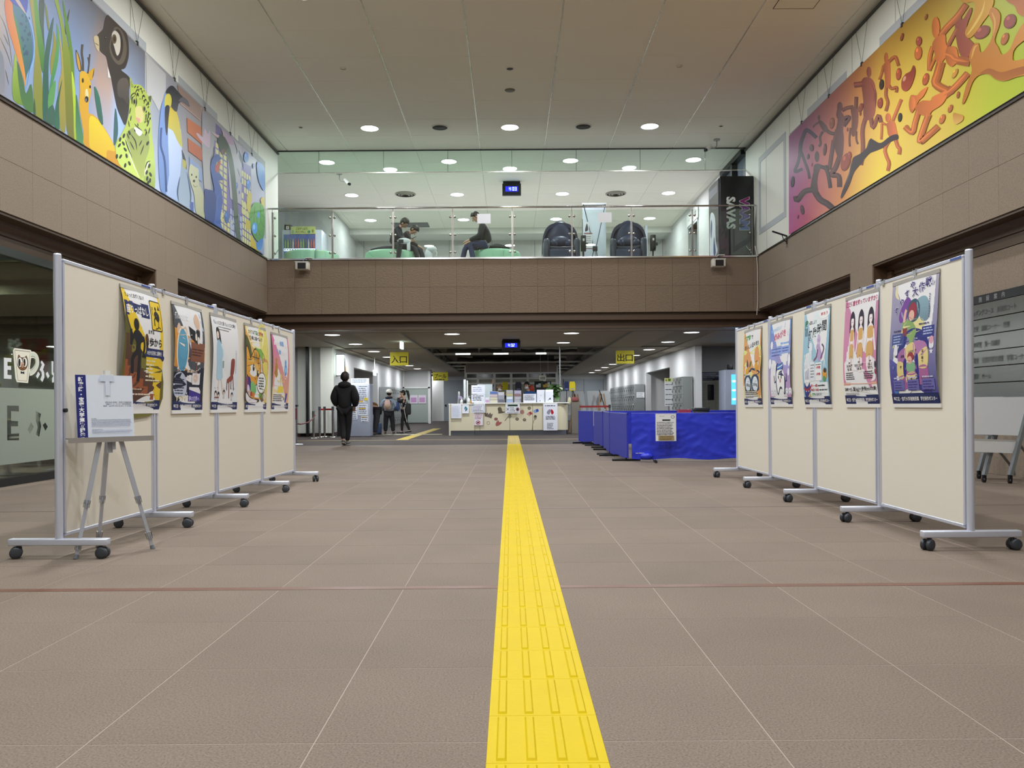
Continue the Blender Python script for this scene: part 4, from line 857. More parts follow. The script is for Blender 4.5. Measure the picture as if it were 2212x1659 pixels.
# ---------------------------------------------------------------- posters
def xboard(sd, Y):
    p = POL[sd]
    for (xa, ya), (xb, yb) in zip(p, p[1:]):
        if Y <= yb: break
    return xa + (xb - xa) * (Y - ya) / (yb - ya)
NAVY = '#1f2a5c'
def band(a):
    a.rect(0, 0, 100, 13.5, NAVY); a.text('新宿区・宝塚大学連携授業', 3.5, 4.2, 5.6, '#f4f4f8', .015, width=57); a.text('学生制作ポスター', 64, 4.2, 5.6, '#f4f4f8', .015, width=33)
def poster(label, sd, xl, xr, ytl_, ybl_, art, bow=.028, hook=.5, phase=0.0, lean=0.0):
    X = xboard(sd, 7) - sd * .02
    for _ in range(3):
        u, v = derot(xl, (ytl_ + ybl_) / 2); Yl = X * F / u; u2, _v = derot(xr, (ytl_ + ybl_) / 2); Yr = X * F / u2; X = xboard(sd, (Yl + Yr) / 2) - sd * .017
    _u, vt = derot(xl, ytl_); _u, vb = derot(xl, ybl_)
    zt, zb = CH - vt * Yl / F, CH - vb * Yl / F
    base = Vector((X, (Yl + Yr) / 2, zb))
    t = thing('poster', label, 'poster', base, 0, 'student posters hung on the display boards', world=True)
    H = zt - zb
    def surf(u, v, d=0.0):
        tt = 1 - v / 160.0; k = math.sin(math.pi * min(max(tt * 1.02, 0), 1)) ** .8 * bow + .006 + phase * math.sin(2 * math.pi * tt) * .012
        e = (abs(u / 50 - 1)) ** 2 * .004
        Y = Yl + (Yr - Yl) * u / 100
        return Vector((xboard(sd, Y) - sd * (.0175 + k - e + d), Y, zb + H * v / 160.0))
    m = MB(); m.grid(8, 16, lambda u, v: surf(u * 100, v * 160, -.0006)); m.build('sheet', PAPER, t)
    art.build('artwork', lambda u, v, l: surf(u, v, .0002 + .00002 * l), PAINT, t, cuts=[k * 10 for k in range(1, 16)])
    m = MB(); m.grid(1, 1, lambda u, v: surf(u * 100, 158.5 + 4 * v, .003), False)
    q = [surf(0, 158, .003), surf(100, 158, .003), surf(100, 163, .003), surf(0, 163, .003)]; q2 = [p + Vector((sd * .008, 0, 0)) for p in q]
    m = MB(); m.add(q + q2, [(0, 1, 2, 3), (7, 6, 5, 4), (0, 4, 5, 1), (1, 5, 6, 2), (2, 6, 7, 3), (3, 7, 4, 0)], False); m.build('hanger_bar', mat('satin hanger bar', '#b4b1ac', .4, .3), t)
    q = [surf(-1, -5, .004), surf(101, -5, .004), surf(101, .3, .004), surf(-1, .3, .004)]; q2 = [p + Vector((sd * .010, 0, 0)) for p in q]
    m = MB(); m.add(q + q2, [(0, 1, 2, 3), (7, 6, 5, 4), (0, 4, 5, 1), (1, 5, 6, 2), (2, 6, 7, 3), (3, 7, 4, 0)], False); m.build('bottom_bar', WHITE, t)
    Y = Yl + (Yr - Yl) * hook; xc = xboard(sd, Y); m = MB()
    for yy in ((Y - .006,) if hook != .5 else (Y,)):
        m.box(xc - .024, xc + .024, yy - .02, yy + .02, 1.749, 1.756); m.box(min(xc - sd * .018, xc - sd * .024), max(xc - sd * .018, xc - sd * .024), yy - .016, yy + .016, 1.700, 1.756)
        m.box(min(xc + sd * .018, xc + sd * .024), max(xc + sd * .018, xc + sd * .024), yy - .02, yy + .02, 1.715, 1.756); m.bar((xc - sd * .022, yy, 1.71), (xc - sd * .025, yy, surf(50, 161).z), .006, .006)
    m.build('hook', mat('hook metal', '#cfd2d8', .3, .6), t)
    return t
def ground(c, c2=None): a = Art(); a.rect(0, 0, 100, 160, c, c2); return a
def sil(a, c, limbs, blobs=(), heads=()):
    for pts, w_ in limbs: a.line(pts, w_, c, 4)
    for pts in blobs: a.blob(pts, c)
    for x, y, rx, ry in heads: a.disc(x, y, rx, ry, c)
# L1 yellow stairs
a = ground('#e6c62e')
a.blob([(0, 122), (8, 112), (16, 98), (30, 86), (46, 74), (52, 60), (100, 56), (100, 0), (0, 0)], '#6f6a2c', '#5c5a2a', 1, 3)
a.line([(4, 124), (8, 112), (17, 98), (30, 86), (40, 76)], 2.6, '#3a2c26', 4)
st = [(0, 100), (8, 100), (8, 84), (20, 84), (20, 72), (32, 72), (32, 60), (46, 60), (46, 52), (62, 52), (62, 44), (80, 44), (80, 40), (100, 40), (100, 0), (0, 0)]; a.poly(st, '#5a3f31')
a.poly([(14, 86), (30, 86), (30, 76), (14, 76)], '#7d7a34'); a.poly([(40, 76), (52, 76), (52, 56), (40, 56)], '#7a7634')
st = [(0, 66), (6, 66), (6, 58), (22, 58), (22, 50), (34, 50), (34, 42), (48, 42), (48, 32), (62, 32), (62, 22), (80, 22), (80, 14), (0, 14)]; a.poly(st, '#9a5738')
a.disc(26, 113, 6.6, 8.2, '#23221f'); a.blob([(20, 104), (30, 106), (42, 98), (44, 92), (36, 88), (36, 74), (24, 74), (24, 90), (18, 98)], '#222124')
sil(a, '#222124', [([(22, 102), (14, 92), (12, 86), (12, 106)], 5.5), ([(42, 98), (46, 86), (42, 70)], 5), ([(28, 78), (17, 68), (18, 56), (18, 48)], 7.5), ([(34, 78), (34, 60), (34, 38)], 8)])
a.disc(52, 97, 4.2, 6, '#5a3a26'); a.line([(52, 92), (53, 80), (46, 70)], 5, '#23221f', 3)
a.text('ちょっとまずくない？', 6, 148.5, 6.4, '#2c2a20', .012, width=48); a.rect(2, 124, 63, 143, '#232c5e'); a.text('座りっぱなし', 5, 128, 12, '#f2f2f4', .02, width=55)
a.rrect(67, 109, 98, 151, 3, '#201d1a'); a.rrect(68.6, 110.6, 96.4, 149.4, 2.2, '#e6c62e')
a.blob([(76, 132), (82, 137), (90, 133), (91, 126), (86, 122), (80, 126)], '#201d1a'); sil(a, '#201d1a', [([(80, 128), (76, 124), (76, 116)], 2.6), ([(88, 124), (86, 114), (78, 112)], 1.6), ([(86, 116), (93, 113)], 1.6), ([(71, 138), (73, 130)], 1.2)], (), [(82, 140, 2.4, 3)]); a.poly([(88, 139), (95, 139), (91.5, 146)], '#201d1a'); a.rect(72, 138, 74, 142, '#201d1a')
a.text('まずは', 57, 104, 6.2, '#27241c', .015, width=16); a.text('1歩から', 55, 88, 12.5, '#1d1b18', .02, width=40); a.rect(50, 72, 100, 84, '#232c5e'); a.blob([(50, 73), (70, 72), (90, 72), (100, 68), (100, 76), (50, 76)], '#232c5e'); a.text('10分を目安に運動を', 53, 75.5, 6.4, '#eceef4', .015, width=42)
for i in range(5): a.lines(53, 80 - 3 * (i % 3), 65.5 - 5.2 * i, 9, 1, 2.6, '#e8e4c8')
a.lines(53, 96, 39.5, 9, 1, 2.2, '#e8e4c8'); a.lines(10, 55, 27, 9, 1, 1.8, '#d8b8a4'); a.lines(8, 70, 20, 9, 1, 2.4, '#ecd8c8'); band(a)
poster('yellow and brown poster of a black figure climbing stairs, behind the easel', -1, 261.5, 339.5, 617, 886, a, .036, .88, .5)
# L2 bath and bed
a = ground('#4b4f5a')
a.poly([(0, 124), (30, 118), (100, 98), (100, 54), (0, 66)], '#cf8c38', '#d9983f'); a.poly([(38, 108), (52, 118), (100, 100), (100, 92), (40, 106)], '#b4bac8')
a.poly([(44, 130), (66, 124), (70, 104), (48, 112)], '#17181c'); a.blob([(66, 146), (74, 152), (82, 146), (84, 134), (78, 126), (70, 130), (64, 138)], '#d8b9a2'); a.blob([(66, 112), (72, 104), (80, 112), (82, 126), (70, 126)], '#22242a'); a.disc(68, 115, 3.5, 6, '#e0d8d2'); a.disc(76, 110, 4, 6, '#e0d8d2')
for (x, y) in ((88, 150), (91, 140), (94, 130)): a.disc(x, y, 2, 4, '#b9d0ec', None, .5)
a.disc(24, 92, 19, 36, '#efe6d8'); a.disc(24, 91, 16, 33, '#599cc0'); a.disc(24, 100, 14, 22, '#5fa3c6'); a.blob([(6, 122), (14, 132), (22, 124), (34, 128), (38, 118), (26, 114), (10, 114)], '#d9bda6')
for k in range(26): a.disc(4 + 36 * rnd.random(), 57 + 9 * rnd.random(), .8, .9, '#5a2f22')
a.rect(50, 76, 98, 106, '#86543f'); a.poly([(70, 76), (74, 76), (74, 58), (70, 58)], '#86543f'); a.lines(53, 96, 94, 4.2, 3, 2.2, '#4a2c24')
a.text('働いた後は', 4, 138, 11, '#eef0f4', .02, width=42); a.text('湯に浸かって', 40, 58.5, 6, '#f4ecdc', .02, width=36)
a.poly([(0, 57), (100, 68), (100, 13), (0, 13)], '#1d2031')
a.blob([(4, 52), (12, 57), (22, 58), (32, 54), (40, 46), (42, 36), (40, 26), (32, 20), (22, 22), (12, 19), (4, 24), (0, 34), (1, 46)], '#b9c2d8'); a.lines(5, 38, 46, 4.2, 6, 1.9, '#3f465c')
a.rrect(58, 40, 86, 58, 3, '#e2e2e8'); a.disc(70, 50, 8, 7, '#d9bfae'); a.poly([(50, 36), (84, 36), (90, 30), (90, 26), (50, 30)], '#e6e4ea'); a.poly([(50, 32), (90, 26), (90, 14), (48, 14)], '#45369a', '#3a2c84')
for x, y in ((78, 64), (83, 66), (85, 58), (42, 52), (48, 51), (42, 26), (45, 22)): a.disc(x, y, 1.2, 1.8, '#e8ecf8')
a.text('すやすや', 9, 14.5, 9.5, '#eadfc0', .03, width=34); a.text('夢の世界へ', 50, 15, 8, '#c9c4f0', .02, width=37); band(a)
poster('orange and navy poster with a blue bath tub and a sleeper in bed', -1, 371.5, 433.5, 653.5, 886.5, a, .024, .5, .7)
# L3 white, girl and chair
a = ground('#dde3ea', '#e4e8ee')
a.text('ちょっとひと息 ちょっとひと動き', 8, 146, 7.5, '#26282c', .012, width=84); a.lines(22, 72, 141, 4.5, 2, 1.4, '#6a6e76')
a.blob([(14, 138), (21, 140), (26, 132), (28, 120), (30, 108), (26, 108), (22, 120), (16, 116), (13, 126)], '#33302f'); a.disc(18, 127, 4, 6.5, '#ead6cc'); a.blob([(16, 118), (26, 116), (32, 104), (34, 92), (34, 70), (36, 54), (16, 52), (14, 76), (12, 100)], '#b4d2e4', '#9fc6dc'); a.line([(28, 112), (36, 98), (32, 84)], 3, '#cfe0ea', 4); a.line([(24, 52), (22, 36), (24, 28)], 3, '#dcd2cc', 3); a.line([(32, 52), (36, 40), (40, 28)], 3, '#dcd2cc', 3); a.rect(34, 72, 39, 84, '#8fa28a')
a.blob([(68, 88), (80, 90), (82, 80), (78, 62), (66, 60), (66, 74)], '#8a4236'); a.poly([(52, 52), (66, 60), (78, 64), (74, 52), (58, 46)], '#93473a')
for pts in ([(54, 50), (54, 34)], [(62, 47), (64, 20)], [(76, 60), (82, 34)], [(70, 52), (70, 36)]): a.line(pts, 2.6, '#6f342a')
for x, y in ((14, 28), (24, 26), (44, 30), (76, 26)): a.disc(x, y, 4.2, 5, '#2e2a2c'); a.disc(x, y - 2, 2.8, 3.4, '#e6d4ca'); a.rect(x - 3, y - 10, x + 3, y - 5, '#c9ced6')
a.rect(10, 20, 26, 22, '#7a3c34')
for i, x in enumerate((8, 18, 40, 50, 72, 82)): a.line([(x, 36 + 2 * (i % 2)), (x + 3, 38), (x + 6, 36)], .6, '#8a8e96')
a.lines(86, 88, 104, 3, 14, 2, '#8a90a0'); band(a)
poster('white poster of a girl in a pale blue dress beside a red brown chair', -1, 455.5, 508, 678, 885.5, a, .024, .55, .5)
# L4 squash
a = ground('#e0c87a', '#dca857')
a.blob([(62, 160), (100, 160), (100, 40), (80, 70), (66, 110)], '#d9cf5c', '#e0d878'); a.blob([(70, 100), (100, 96), (100, 70), (72, 74)], '#d09a58'); a.blob([(0, 140), (16, 124), (22, 96), (0, 100)], '#565a2a')
a.blob([(8, 160), (82, 160), (80, 132), (64, 118), (40, 116), (18, 124), (10, 140)], '#ece2b4'); a.text('カラフル', 12, 145, 8.5, '#27231c', .02, width=26); a.text('野菜', 39, 145, 8.5, '#3f8a3c', .03, width=14); a.text('と', 54, 145, 8, '#27231c', .02); a.text('果物', 61, 145, 8.5, '#c84a40', .03, width=14); a.text('を', 76, 145, 8, '#27231c', .02); a.text('食卓に並べよう', 14, 134, 8, '#3a2c24', .02, width=60)
a.blob([(0, 120), (10, 112), (16, 100), (24, 108), (36, 118), (54, 112), (62, 92), (64, 70), (52, 52), (38, 44), (22, 50), (6, 62), (0, 70)], '#3a2a1c'); a.blob([(0, 117), (9, 109), (15, 96), (24, 105), (36, 115), (52, 109), (60, 90), (62, 70), (51, 54), (38, 46), (22, 52), (7, 64), (0, 72)], '#dc9c34', '#e0a83c')
for pts in ([(34, 112), (36, 90)], [(42, 112), (44, 88)], [(50, 106), (51, 84)]): a.line(pts, 3.6, '#5c4a1c', 3, True)
a.blob([(36, 120), (52, 118), (66, 118), (74, 108), (70, 96), (62, 102), (52, 110)], '#7cb04a'); a.line([(72, 112), (80, 104), (76, 92), (66, 98)], 1.4, '#3a5a24', 4)
for x, y in ((30, 80), (50, 70)): a.disc(x, y, 4, 6.5, '#1c1614'); a.disc(x + 1.4, y + 2.4, 1.4, 2, '#ffffff')
a.line([(36, 62), (40, 58), (44, 62)], 1.2, '#5a3418', 4); a.blob([(0, 62), (10, 58), (14, 40), (6, 34), (0, 40)], '#8a4a6a'); a.blob([(8, 62), (18, 58), (20, 40), (16, 28), (8, 40)], '#3a2c84'); a.blob([(22, 54), (40, 48), (46, 36), (34, 26), (22, 34)], '#63b06a', '#8ac47c')
a.blob([(6, 46), (14, 44), (18, 28), (8, 24)], '#d9d4e4'); a.blob([(14, 36), (40, 30), (66, 30), (90, 34), (80, 22), (40, 20), (18, 26)], '#d8a24c'); a.disc(24, 30, 5, 5, '#b4432f'); a.disc(34, 28, 5, 5, '#d87a34'); a.disc(68, 28, 9, 6, '#6fae3c'); a.disc(80, 32, 6, 6, '#4f9a3c')
a.blob([(0, 40), (16, 26), (36, 22), (60, 20), (56, 14), (20, 14), (0, 16)], '#51372a'); a.blob([(2, 32), (20, 22), (50, 18), (46, 13.5), (18, 13.5), (4, 18)], '#e4e2ea'); a.disc(76, 24, 10, 9, '#6f5a3c'); a.disc(86, 26, 7, 7, '#d9d6cc')
a.disc(70, 52, 23, 21, '#3a2a1c'); a.disc(70, 52, 21.5, 19.6, '#eef0f0'); a.lines(56, 84, 60, 5.2, 4, 3, '#3c4046'); band(a)
poster('yellow poster of a smiling orange squash in a vegetable bowl', -1, 529.5, 572, 700, 885, a, .02, .34, .4)
# L5 pink scales
a = ground('#e2b483', '#cf68a4'); a.rect(0, 13, 100, 48, '#ead9b0'); a.rect(0, 44, 100, 52, '#e0b8a4')
a.text('あなたの', 10, 137, 9.5, '#f4eef4', .04, width=32); a.text('体重', 43, 138, 11, '#7fa6dc', .04, width=24); a.text('には', 70, 136, 9.5, '#f4eef4', .04, width=20); a.text('筋肉', 20, 118, 12, '#7fa6dc', .04, width=26); a.text('がある？', 48, 118, 9.5, '#f4eef4', .04, width=34)
a.disc(18, 86, 7, 14, '#b4842c'); a.disc(18, 104, 4.5, 6, '#b88a34'); a.disc(17, 76, 9, 9, '#b07c2a'); a.disc(74, 86, 8, 13, '#5f9ad8'); a.disc(74, 102, 5.5, 6.5, '#6aa4e0'); a.disc(74, 86, 4.5, 7, '#9fd0f4'); a.line([(8, 74), (18, 66), (28, 74)], 2, '#f0e2cc', 3); a.line([(62, 74), (74, 66), (86, 74)], 2, '#f0e2cc', 3)
a.line([(26, 62), (40, 60), (46, 76), (54, 60), (68, 62)], 2.2, '#e8d47a', 4); a.line([(46, 74), (46, 50)], 3.4, '#e4d070'); a.poly([(32, 50), (60, 50), (66, 36), (26, 36)], '#ead64e')
a.lines(6, 66, 30, 4, 4, 2, '#4a4a50'); a.blob([(74, 18), (80, 34), (78, 40), (84, 34), (90, 36), (88, 28), (84, 20), (80, 14)], '#4a4aa4'); a.rect(66, 20, 70, 26, '#5a5a5c'); band(a)
poster('pink poster with a yellow balance scale, last of the row by the cafe', -1, 586.5, 619.5, 719.5, 884.5, a, .02, .5, .4)
# R1 purple night
a = ground('#4a4a94', '#a9a6bc')
a.rect(0, 0, 100, 60, '#3b3585', '#5a5aa4'); a.blob([(12, 158), (8, 150), (10, 142), (18, 138), (14, 146)], '#e4dcae'); a.blob([(20, 118), (36, 138), (48, 128), (40, 112), (24, 106)], '#7a4aa0'); a.blob([(58, 130), (76, 134), (86, 118), (82, 104), (68, 106)], '#6f8a9a', '#8fb0c0'); a.blob([(34, 104), (60, 108), (74, 104), (70, 92), (30, 90)], '#dfd79c')
a.blob([(40, 128), (54, 134), (64, 126), (64, 110), (52, 104), (40, 110)], '#3f5a6e'); a.blob([(42, 124), (50, 130), (58, 124), (58, 112), (50, 108), (42, 114)], '#96384a'); a.disc(48, 113, 6, 7, '#e0b4a4'); a.blob([(30, 108), (40, 108), (54, 102), (60, 90), (50, 78), (44, 84), (32, 92), (28, 100)], '#86a86a'); a.line([(32, 106), (34, 118), (36, 122)], 5, '#e0b8a8', 3); a.rect(30, 88, 40, 98, '#8a3f3a')
a.blob([(20, 70), (32, 88), (50, 96), (72, 92), (84, 80), (84, 66), (20, 60)], '#34397e'); a.line([(56, 94), (52, 82), (46, 74)], 6, '#86a86a', 3); a.line([(46, 76), (44, 70)], 5, '#e0a8a4')
a.rect(6, 76, 34, 92, '#41518c'); a.lines(9, 30, 88, 3.6, 4, 1.8, '#a9b4d8'); a.rect(72, 82, 96, 96, '#343f86'); a.lines(75, 94, 92.5, 3.4, 3, 1.8, '#b4bee0')
# bendy snake of patches
for pts, c in (([(22, 66), (38, 72), (38, 54), (30, 50), (22, 54)], '#a06aa0'), ([(38, 72), (56, 78), (58, 62), (40, 56)], '#dccb8c'), ([(56, 78), (76, 78), (84, 70), (76, 62), (66, 60), (58, 62)], '#b07aac'), ([(66, 62), (84, 70), (84, 46), (66, 46)], '#e0cf90'), ([(66, 46), (84, 46), (84, 22), (74, 24), (64, 26)], '#a8669a'),
               ([(20, 54), (34, 52), (34, 34), (20, 34)], '#dac988'), ([(20, 34), (40, 36), (40, 20), (22, 20)], '#a0609a'), ([(40, 38), (60, 40), (60, 24), (40, 26)], '#e2d290'), ([(40, 52), (60, 52), (60, 38), (40, 38)], '#a8649c')): a.blob(pts, c)
a.blob([(34, 54), (40, 58), (40, 38), (34, 36)], '#2f2f80'); a.blob([(60, 58), (66, 60), (66, 24), (60, 26)], '#2f2f80'); a.disc(50, 60, 7, 6, '#9a3a44'); a.disc(48, 56, 5, 5, '#e0b0a0'); a.blob([(42, 52), (58, 52), (58, 42), (42, 42)], '#7fb08a')
for s_, x, y in (('いびき', 45, 65), ('けいれん', 61, 66), ('昼寝', 28, 60), ('リズム', 72, 30), ('深い眠り', 75, 64), ('夜', 26, 46), ('寝', 30, 26), ('夢', 48, 30)): a.text(s_, x, y, 4, '#2c2650', .02, vert=len(s_) > 2 and x > 60) if not (len(s_) > 2 and x > 60) else a.text(s_, x, y, 4, '#2c2650', .02, vert=True)
def star(x, y, r, c): a.poly([(x + r * (1 if k % 2 == 0 else .42) * math.sin(math.pi * k / 5), y + 1.0 * r * (1 if k % 2 == 0 else .42) * math.cos(math.pi * k / 5)) for k in range(10)], c)
for x, y, r, c in ((90, 148, 4, '#c4c4d4'), (92, 64, 4, '#e4e4f0'), (10, 48, 4, '#6a74ac'), (92, 28, 5, '#5a5aa0'), (14, 64, 3, '#b9c48a'), (10, 76, 3, '#c9cf9a')): star(x, y, r, c)
for x, y in ((16, 72), (92, 76)): a.blob([(x - 3, y + 5), (x + 3, y + 5), (x + 4, y - 7), (x - 4, y - 7)], '#dfe0ea')
a.disc(92, 78, 4, 5, '#d9a0b4'); a.disc(20, 32, 2.5, 3, '#eef0f4'); a.blob([(8, 22), (14, 30), (18, 22), (16, 14), (8, 14)], '#4a78c0'); a.blob([(42, 24), (46, 28), (48, 18), (42, 14)], '#e8eaf4')
for i, ch in enumerate('すやすや'): a.text(ch, 10 + 11.5 * i, 118 + 9.5 * i, 11, '#ded8f0', .06, rot=.3); a.text(ch, 10 + 11.5 * i, 118 + 9.5 * i, 11, '#2a2470', .02, rot=.3)
for i, ch in enumerate('大作戦'): a.text(ch, 48 + 13.5 * i, 138 + 4 * i, 12.5, '#e4e0f4', .06); a.text(ch, 48 + 13.5 * i, 138 + 4 * i, 12.5, '#29246c', .02)
for x in (8, 40, 71): a.rect(x, 17, x + 25, 31, '#6d6aac'); a.lines(x + 2, x + 23, 27, 3.4, 4, 1.4, '#3a3880'); a.lines(x + 2, x + 23, 32.6, 3, 1, 2, '#c9c9e4')
a.lines(10, 30, 95, 3, 1, 1.8, '#3a3a60'); a.lines(66, 92, 99, 3, 1, 1.8, '#44446a'); a.lines(84, 86, 134, 3, 10, 2, '#6a6a90'); band(a)
poster('purple night poster with a crescent moon and a sleeping red haired child', 1, 1931, 2031.5, 616.5, 872, a, .026, .48, -.6)
# R2 pink three girls
a = ground('#cf88ac', '#c98aae'); a.poly([(0, 160), (100, 160), (100, 146), (0, 142)], '#eef0f2'); a.text('適正体重を知っていますか？', 3, 147.5, 8, '#b03a6a', .025, width=94)
for x, k in ((27, .82), (54, 1.0), (82, 1.24)):
    a.blob([(x - 8, 100), (x - 8, 128), (x, 139), (x + 8, 128), (x + 9, 98), (x + 5, 96), (x - 5, 96)], '#3a2f44'); a.disc(x, 123, 4.6, 7.5, '#f2e8ea'); a.blob([(x - 5.5, 126), (x, 134), (x + 5.5, 126), (x + 3, 128), (x - 3, 128)], '#3a2f44')
    a.blob([(x - 2, 116), (x + 2, 116), (x + 7 * k, 108), (x + 6 * k, 92), (x + 7 * k, 78), (x + 6 * k, 50), (x - 6 * k, 50), (x - 7 * k, 78), (x - 6 * k, 92), (x - 7 * k, 108)], '#f0e6e8'); a.line([(x - 7 * k, 107), (x - 9 * k, 92), (x - 12 * k, 76)], 3 * k, '#f0e6e8', 3); a.line([(x + 7 * k, 107), (x + 9 * k, 92), (x + 12 * k, 76)], 3 * k, '#f0e6e8', 3)
    a.blob([(x - 6 * k, 110), (x + 6 * k, 110), (x + 6 * k, 96), (x, 94), (x - 6 * k, 96)], '#d2a86a'); a.blob([(x - 6 * k, 88), (x + 6 * k, 88), (x + 7.5 * k, 68), (x, 70), (x - 7.5 * k, 68)], '#d2a86a'); a.line([(x, 72), (x, 54)], 1.2, '#6a4a3a'); a.rect(x - 2.6, 122, x - 1, 123, '#2a2430'); a.rect(x + 1, 122, x + 2.6, 123, '#2a2430')
a.rrect(5, 33, 98, 66, 7, '#e4e4e8'); a.rect(5, 54, 98, 62, '#e4e4e8')
for x, s1, s2, s3 in ((22, 'BMI', '18.5未満', '「低体重」'), (52, 'BMI', '18.5以上25未満', '「普通体重」'), (84, 'BMI', '25以上', '「肥満」')):
    a.text(s1, x, 60.5, 3.6, '#3a3640', .02, 'c'); a.text(s2, x, 55.5, 4.6, '#302c38', .02, 'c', width=min(26, 3.1 * len(s2))); a.text(s3, x, 50.5, 4.2, '#302c38', .02, 'c', width=15)
a.lines(10, 38, 46, 3, 4, 1.6, '#4a4650'); a.lines(66, 94, 46, 3, 4, 1.6, '#4a4650'); a.rect(0, 28, 100, 32, '#dba898'); a.rect(0, 13, 100, 28, '#eceef0'); a.text('BMI＝(体重(kg))÷(身長(m)の2乗)', 3, 20, 6.6, '#2a2830', .02, width=95); a.lines(4, 50, 16, 2, 2, .8, '#6a6a70', .1)
a.disc(98, 56, 2, 5, '#3a2f44'); a.disc(98, 46, 2, 4, '#a03a50'); band(a)
poster('pink poster of three girls in tan gym wear standing hand in hand', 1, 1829, 1900.5, 648, 873, a, .024, .45, -.5)
# R3 pale blue health time
a = ground('#8fb9d2', '#9fc4d8'); a.disc(80, 150, 19, 8, '#eef2f4'); a.text('知ろう', 68, 147.5, 6, '#c03a4a', .03, width=24); a.disc(52, 132, 15, 24, '#dfeaf0'); a.text('座', 5, 131, 17, '#2f7a4a', .05, width=13); a.text('っぱなしより', 20, 137, 7, '#232a32', .02, width=32); a.rect(8, 118, 11, 132, '#27303a'); a.rect(14, 118, 17, 132, '#27303a')
for i, ch in enumerate('健康時間'): a.text(ch, 21 + 17.5 * i, 111 + 4 * i, 19, '#dfeaf0', .07, width=16); a.text(ch, 21 + 17.5 * i, 111 + 4 * i, 19, '#23272e', .02, width=16)
a.disc(33, 97, 7, 9.5, '#dfe6ea'); a.blob([(28, 90), (38, 90), (40, 72), (34, 66), (26, 72)], '#cfdde6'); a.line([(24, 112), (22, 100), (28, 98)], 2, '#6a4a78', 3); a.blob([(60, 116), (68, 114), (68, 100), (74, 90), (80, 78), (66, 72), (62, 84), (56, 96), (60, 104)], '#b49cc8'); a.disc(64, 108, 6, 8, '#c9b8dc'); a.line([(48, 74), (58, 80), (62, 92)], 4, '#7a4a68', 3); a.line([(76, 100), (84, 92), (74, 76)], 3.4, '#6a4a74', 4)
for x in (10, 19, 88): a.disc(x, 84, 2, 3, '#dfe8ee'); a.line([(x, 82), (x - 1, 72), (x - 3, 62)], 2.2, '#dfe8ee', 3); a.line([(x, 74), (x + 3, 62)], 2, '#dfe8ee')
a.rrect(8, 38, 32, 62, 2, '#e8ecf0'); a.rrect(34, 40, 52, 72, 2, '#dce4ec'); a.rrect(54, 40, 78, 70, 2, '#e8ecf0')
for i, h_ in enumerate((14, 15.5, 17, 19)): a.rect(13 + 4.4 * i, 43, 14.6 + 4.4 * i, 43 + h_, '#3c3f8a')
a.lines(36, 50, 66, 5, 5, 1.8, '#6a6a78'); a.text('1週間', 58, 60, 4.6, '#c03a50', .03, width=15); a.text('2週間', 58, 49, 4.6, '#c03a50', .03, width=15); a.lines(56, 76, 66, 4, 1, 1.6, '#555555'); a.disc(88, 50, 8, 9, '#d89a3c'); a.disc(90, 56, 5, 4, '#3a3a3c'); a.disc(87, 42, 5, 5, '#5a9a5c')
a.rrect(30, 14, 98, 37, 3, '#e6eef2'); a.blob([(8, 38), (14, 32), (22, 32), (30, 38), (32, 26), (28, 14), (8, 14), (6, 26)], '#3a3f86'); a.blob([(6, 30), (20, 27), (34, 32), (34, 28), (20, 23), (6, 26)], '#9a3440'); a.line([(11, 24), (13, 22.5), (15, 24)], 1.1, '#eef0f4', 3); a.line([(22, 24), (24, 22.5), (26, 24)], 1.1, '#eef0f4', 3); a.poly([(18, 13.5), (30, 22), (34, 14)], '#c9c48a')
a.text('週3〜4回', 34, 30, 5, '#b8344a', .03, width=26); a.lines(62, 92, 30.5, 3, 1, 2.4, '#3a3c44'); a.text('毎日＋10分', 34, 23, 5, '#b8344a', .03, width=30); a.lines(66, 96, 23.5, 3, 1, 2.2, '#3a3c44'); a.text('健康', 36, 15.5, 5, '#3f9a50', .03, width=11); a.text('になろう！', 48, 15.5, 4.8, '#2a3038', .02, width=24); band(a)
poster('pale blue poster with a bar chart and large dark title', 1, 1740, 1795.5, 677, 874, a, .024, .3, -.5)
# R4 tooth
a = ground('#c79ac4', '#5f8fd4'); a.rect(0, 60, 100, 100, '#a99ad2', '#8fa2da'); a.text('あなたの正しい', 8, 140, 7.5, '#a9cdf4', .03, width=50, rot=.1); a.text('歯みがき', 24, 124, 14, '#f4e4ec', .09, width=54, rot=.12); a.text('歯みがき', 24, 124, 14, '#c85a7a', .03, width=54, rot=.12); a.text('を', 82, 130, 9, '#d4e4f8', .03); a.lines(56, 92, 114, 5, 1, 4, '#86b0e8')
a.rect(10, 92, 62, 112, '#8fa6de'); a.lines(13, 60, 106, 6, 3, 2.2, '#4a5aa4'); a.rect(62, 96, 100, 110, '#93aae2'); a.lines(65, 96, 105, 5, 2, 2.2, '#4a5aa4'); a.poly([(38, 92), (42, 92), (42, 82)], '#8fa6de')
for x, y, rx, ry in ((6, 80, 7, 10), (12, 116, 6, 8), (96, 82, 5, 12), (20, 72, 3, 6), (94, 60, 4, 7), (70, 152, 4, 6)): a.disc(x, y, rx, ry, '#e8ecf6')
a.blob([(38, 74), (44, 79), (56, 77), (68, 80), (70, 70), (66, 60), (80, 50), (80, 36), (76, 20), (70, 20), (66, 28), (58, 30), (52, 28), (46, 20), (40, 20), (36, 40), (36, 56)], '#2c2f5c'); a.blob([(40, 62), (48, 66), (66, 66), (74, 58), (76, 44), (72, 22), (69, 24), (62, 33), (54, 33), (45, 22), (42, 24), (39, 44)], '#eef0f2'); a.blob([(42, 66), (46, 78), (58, 76), (68, 80), (68, 70), (58, 66), (50, 68)], '#4a78c0'); a.line([(44, 70), (56, 72), (68, 75)], 2.2, '#d9e8f8', 3)
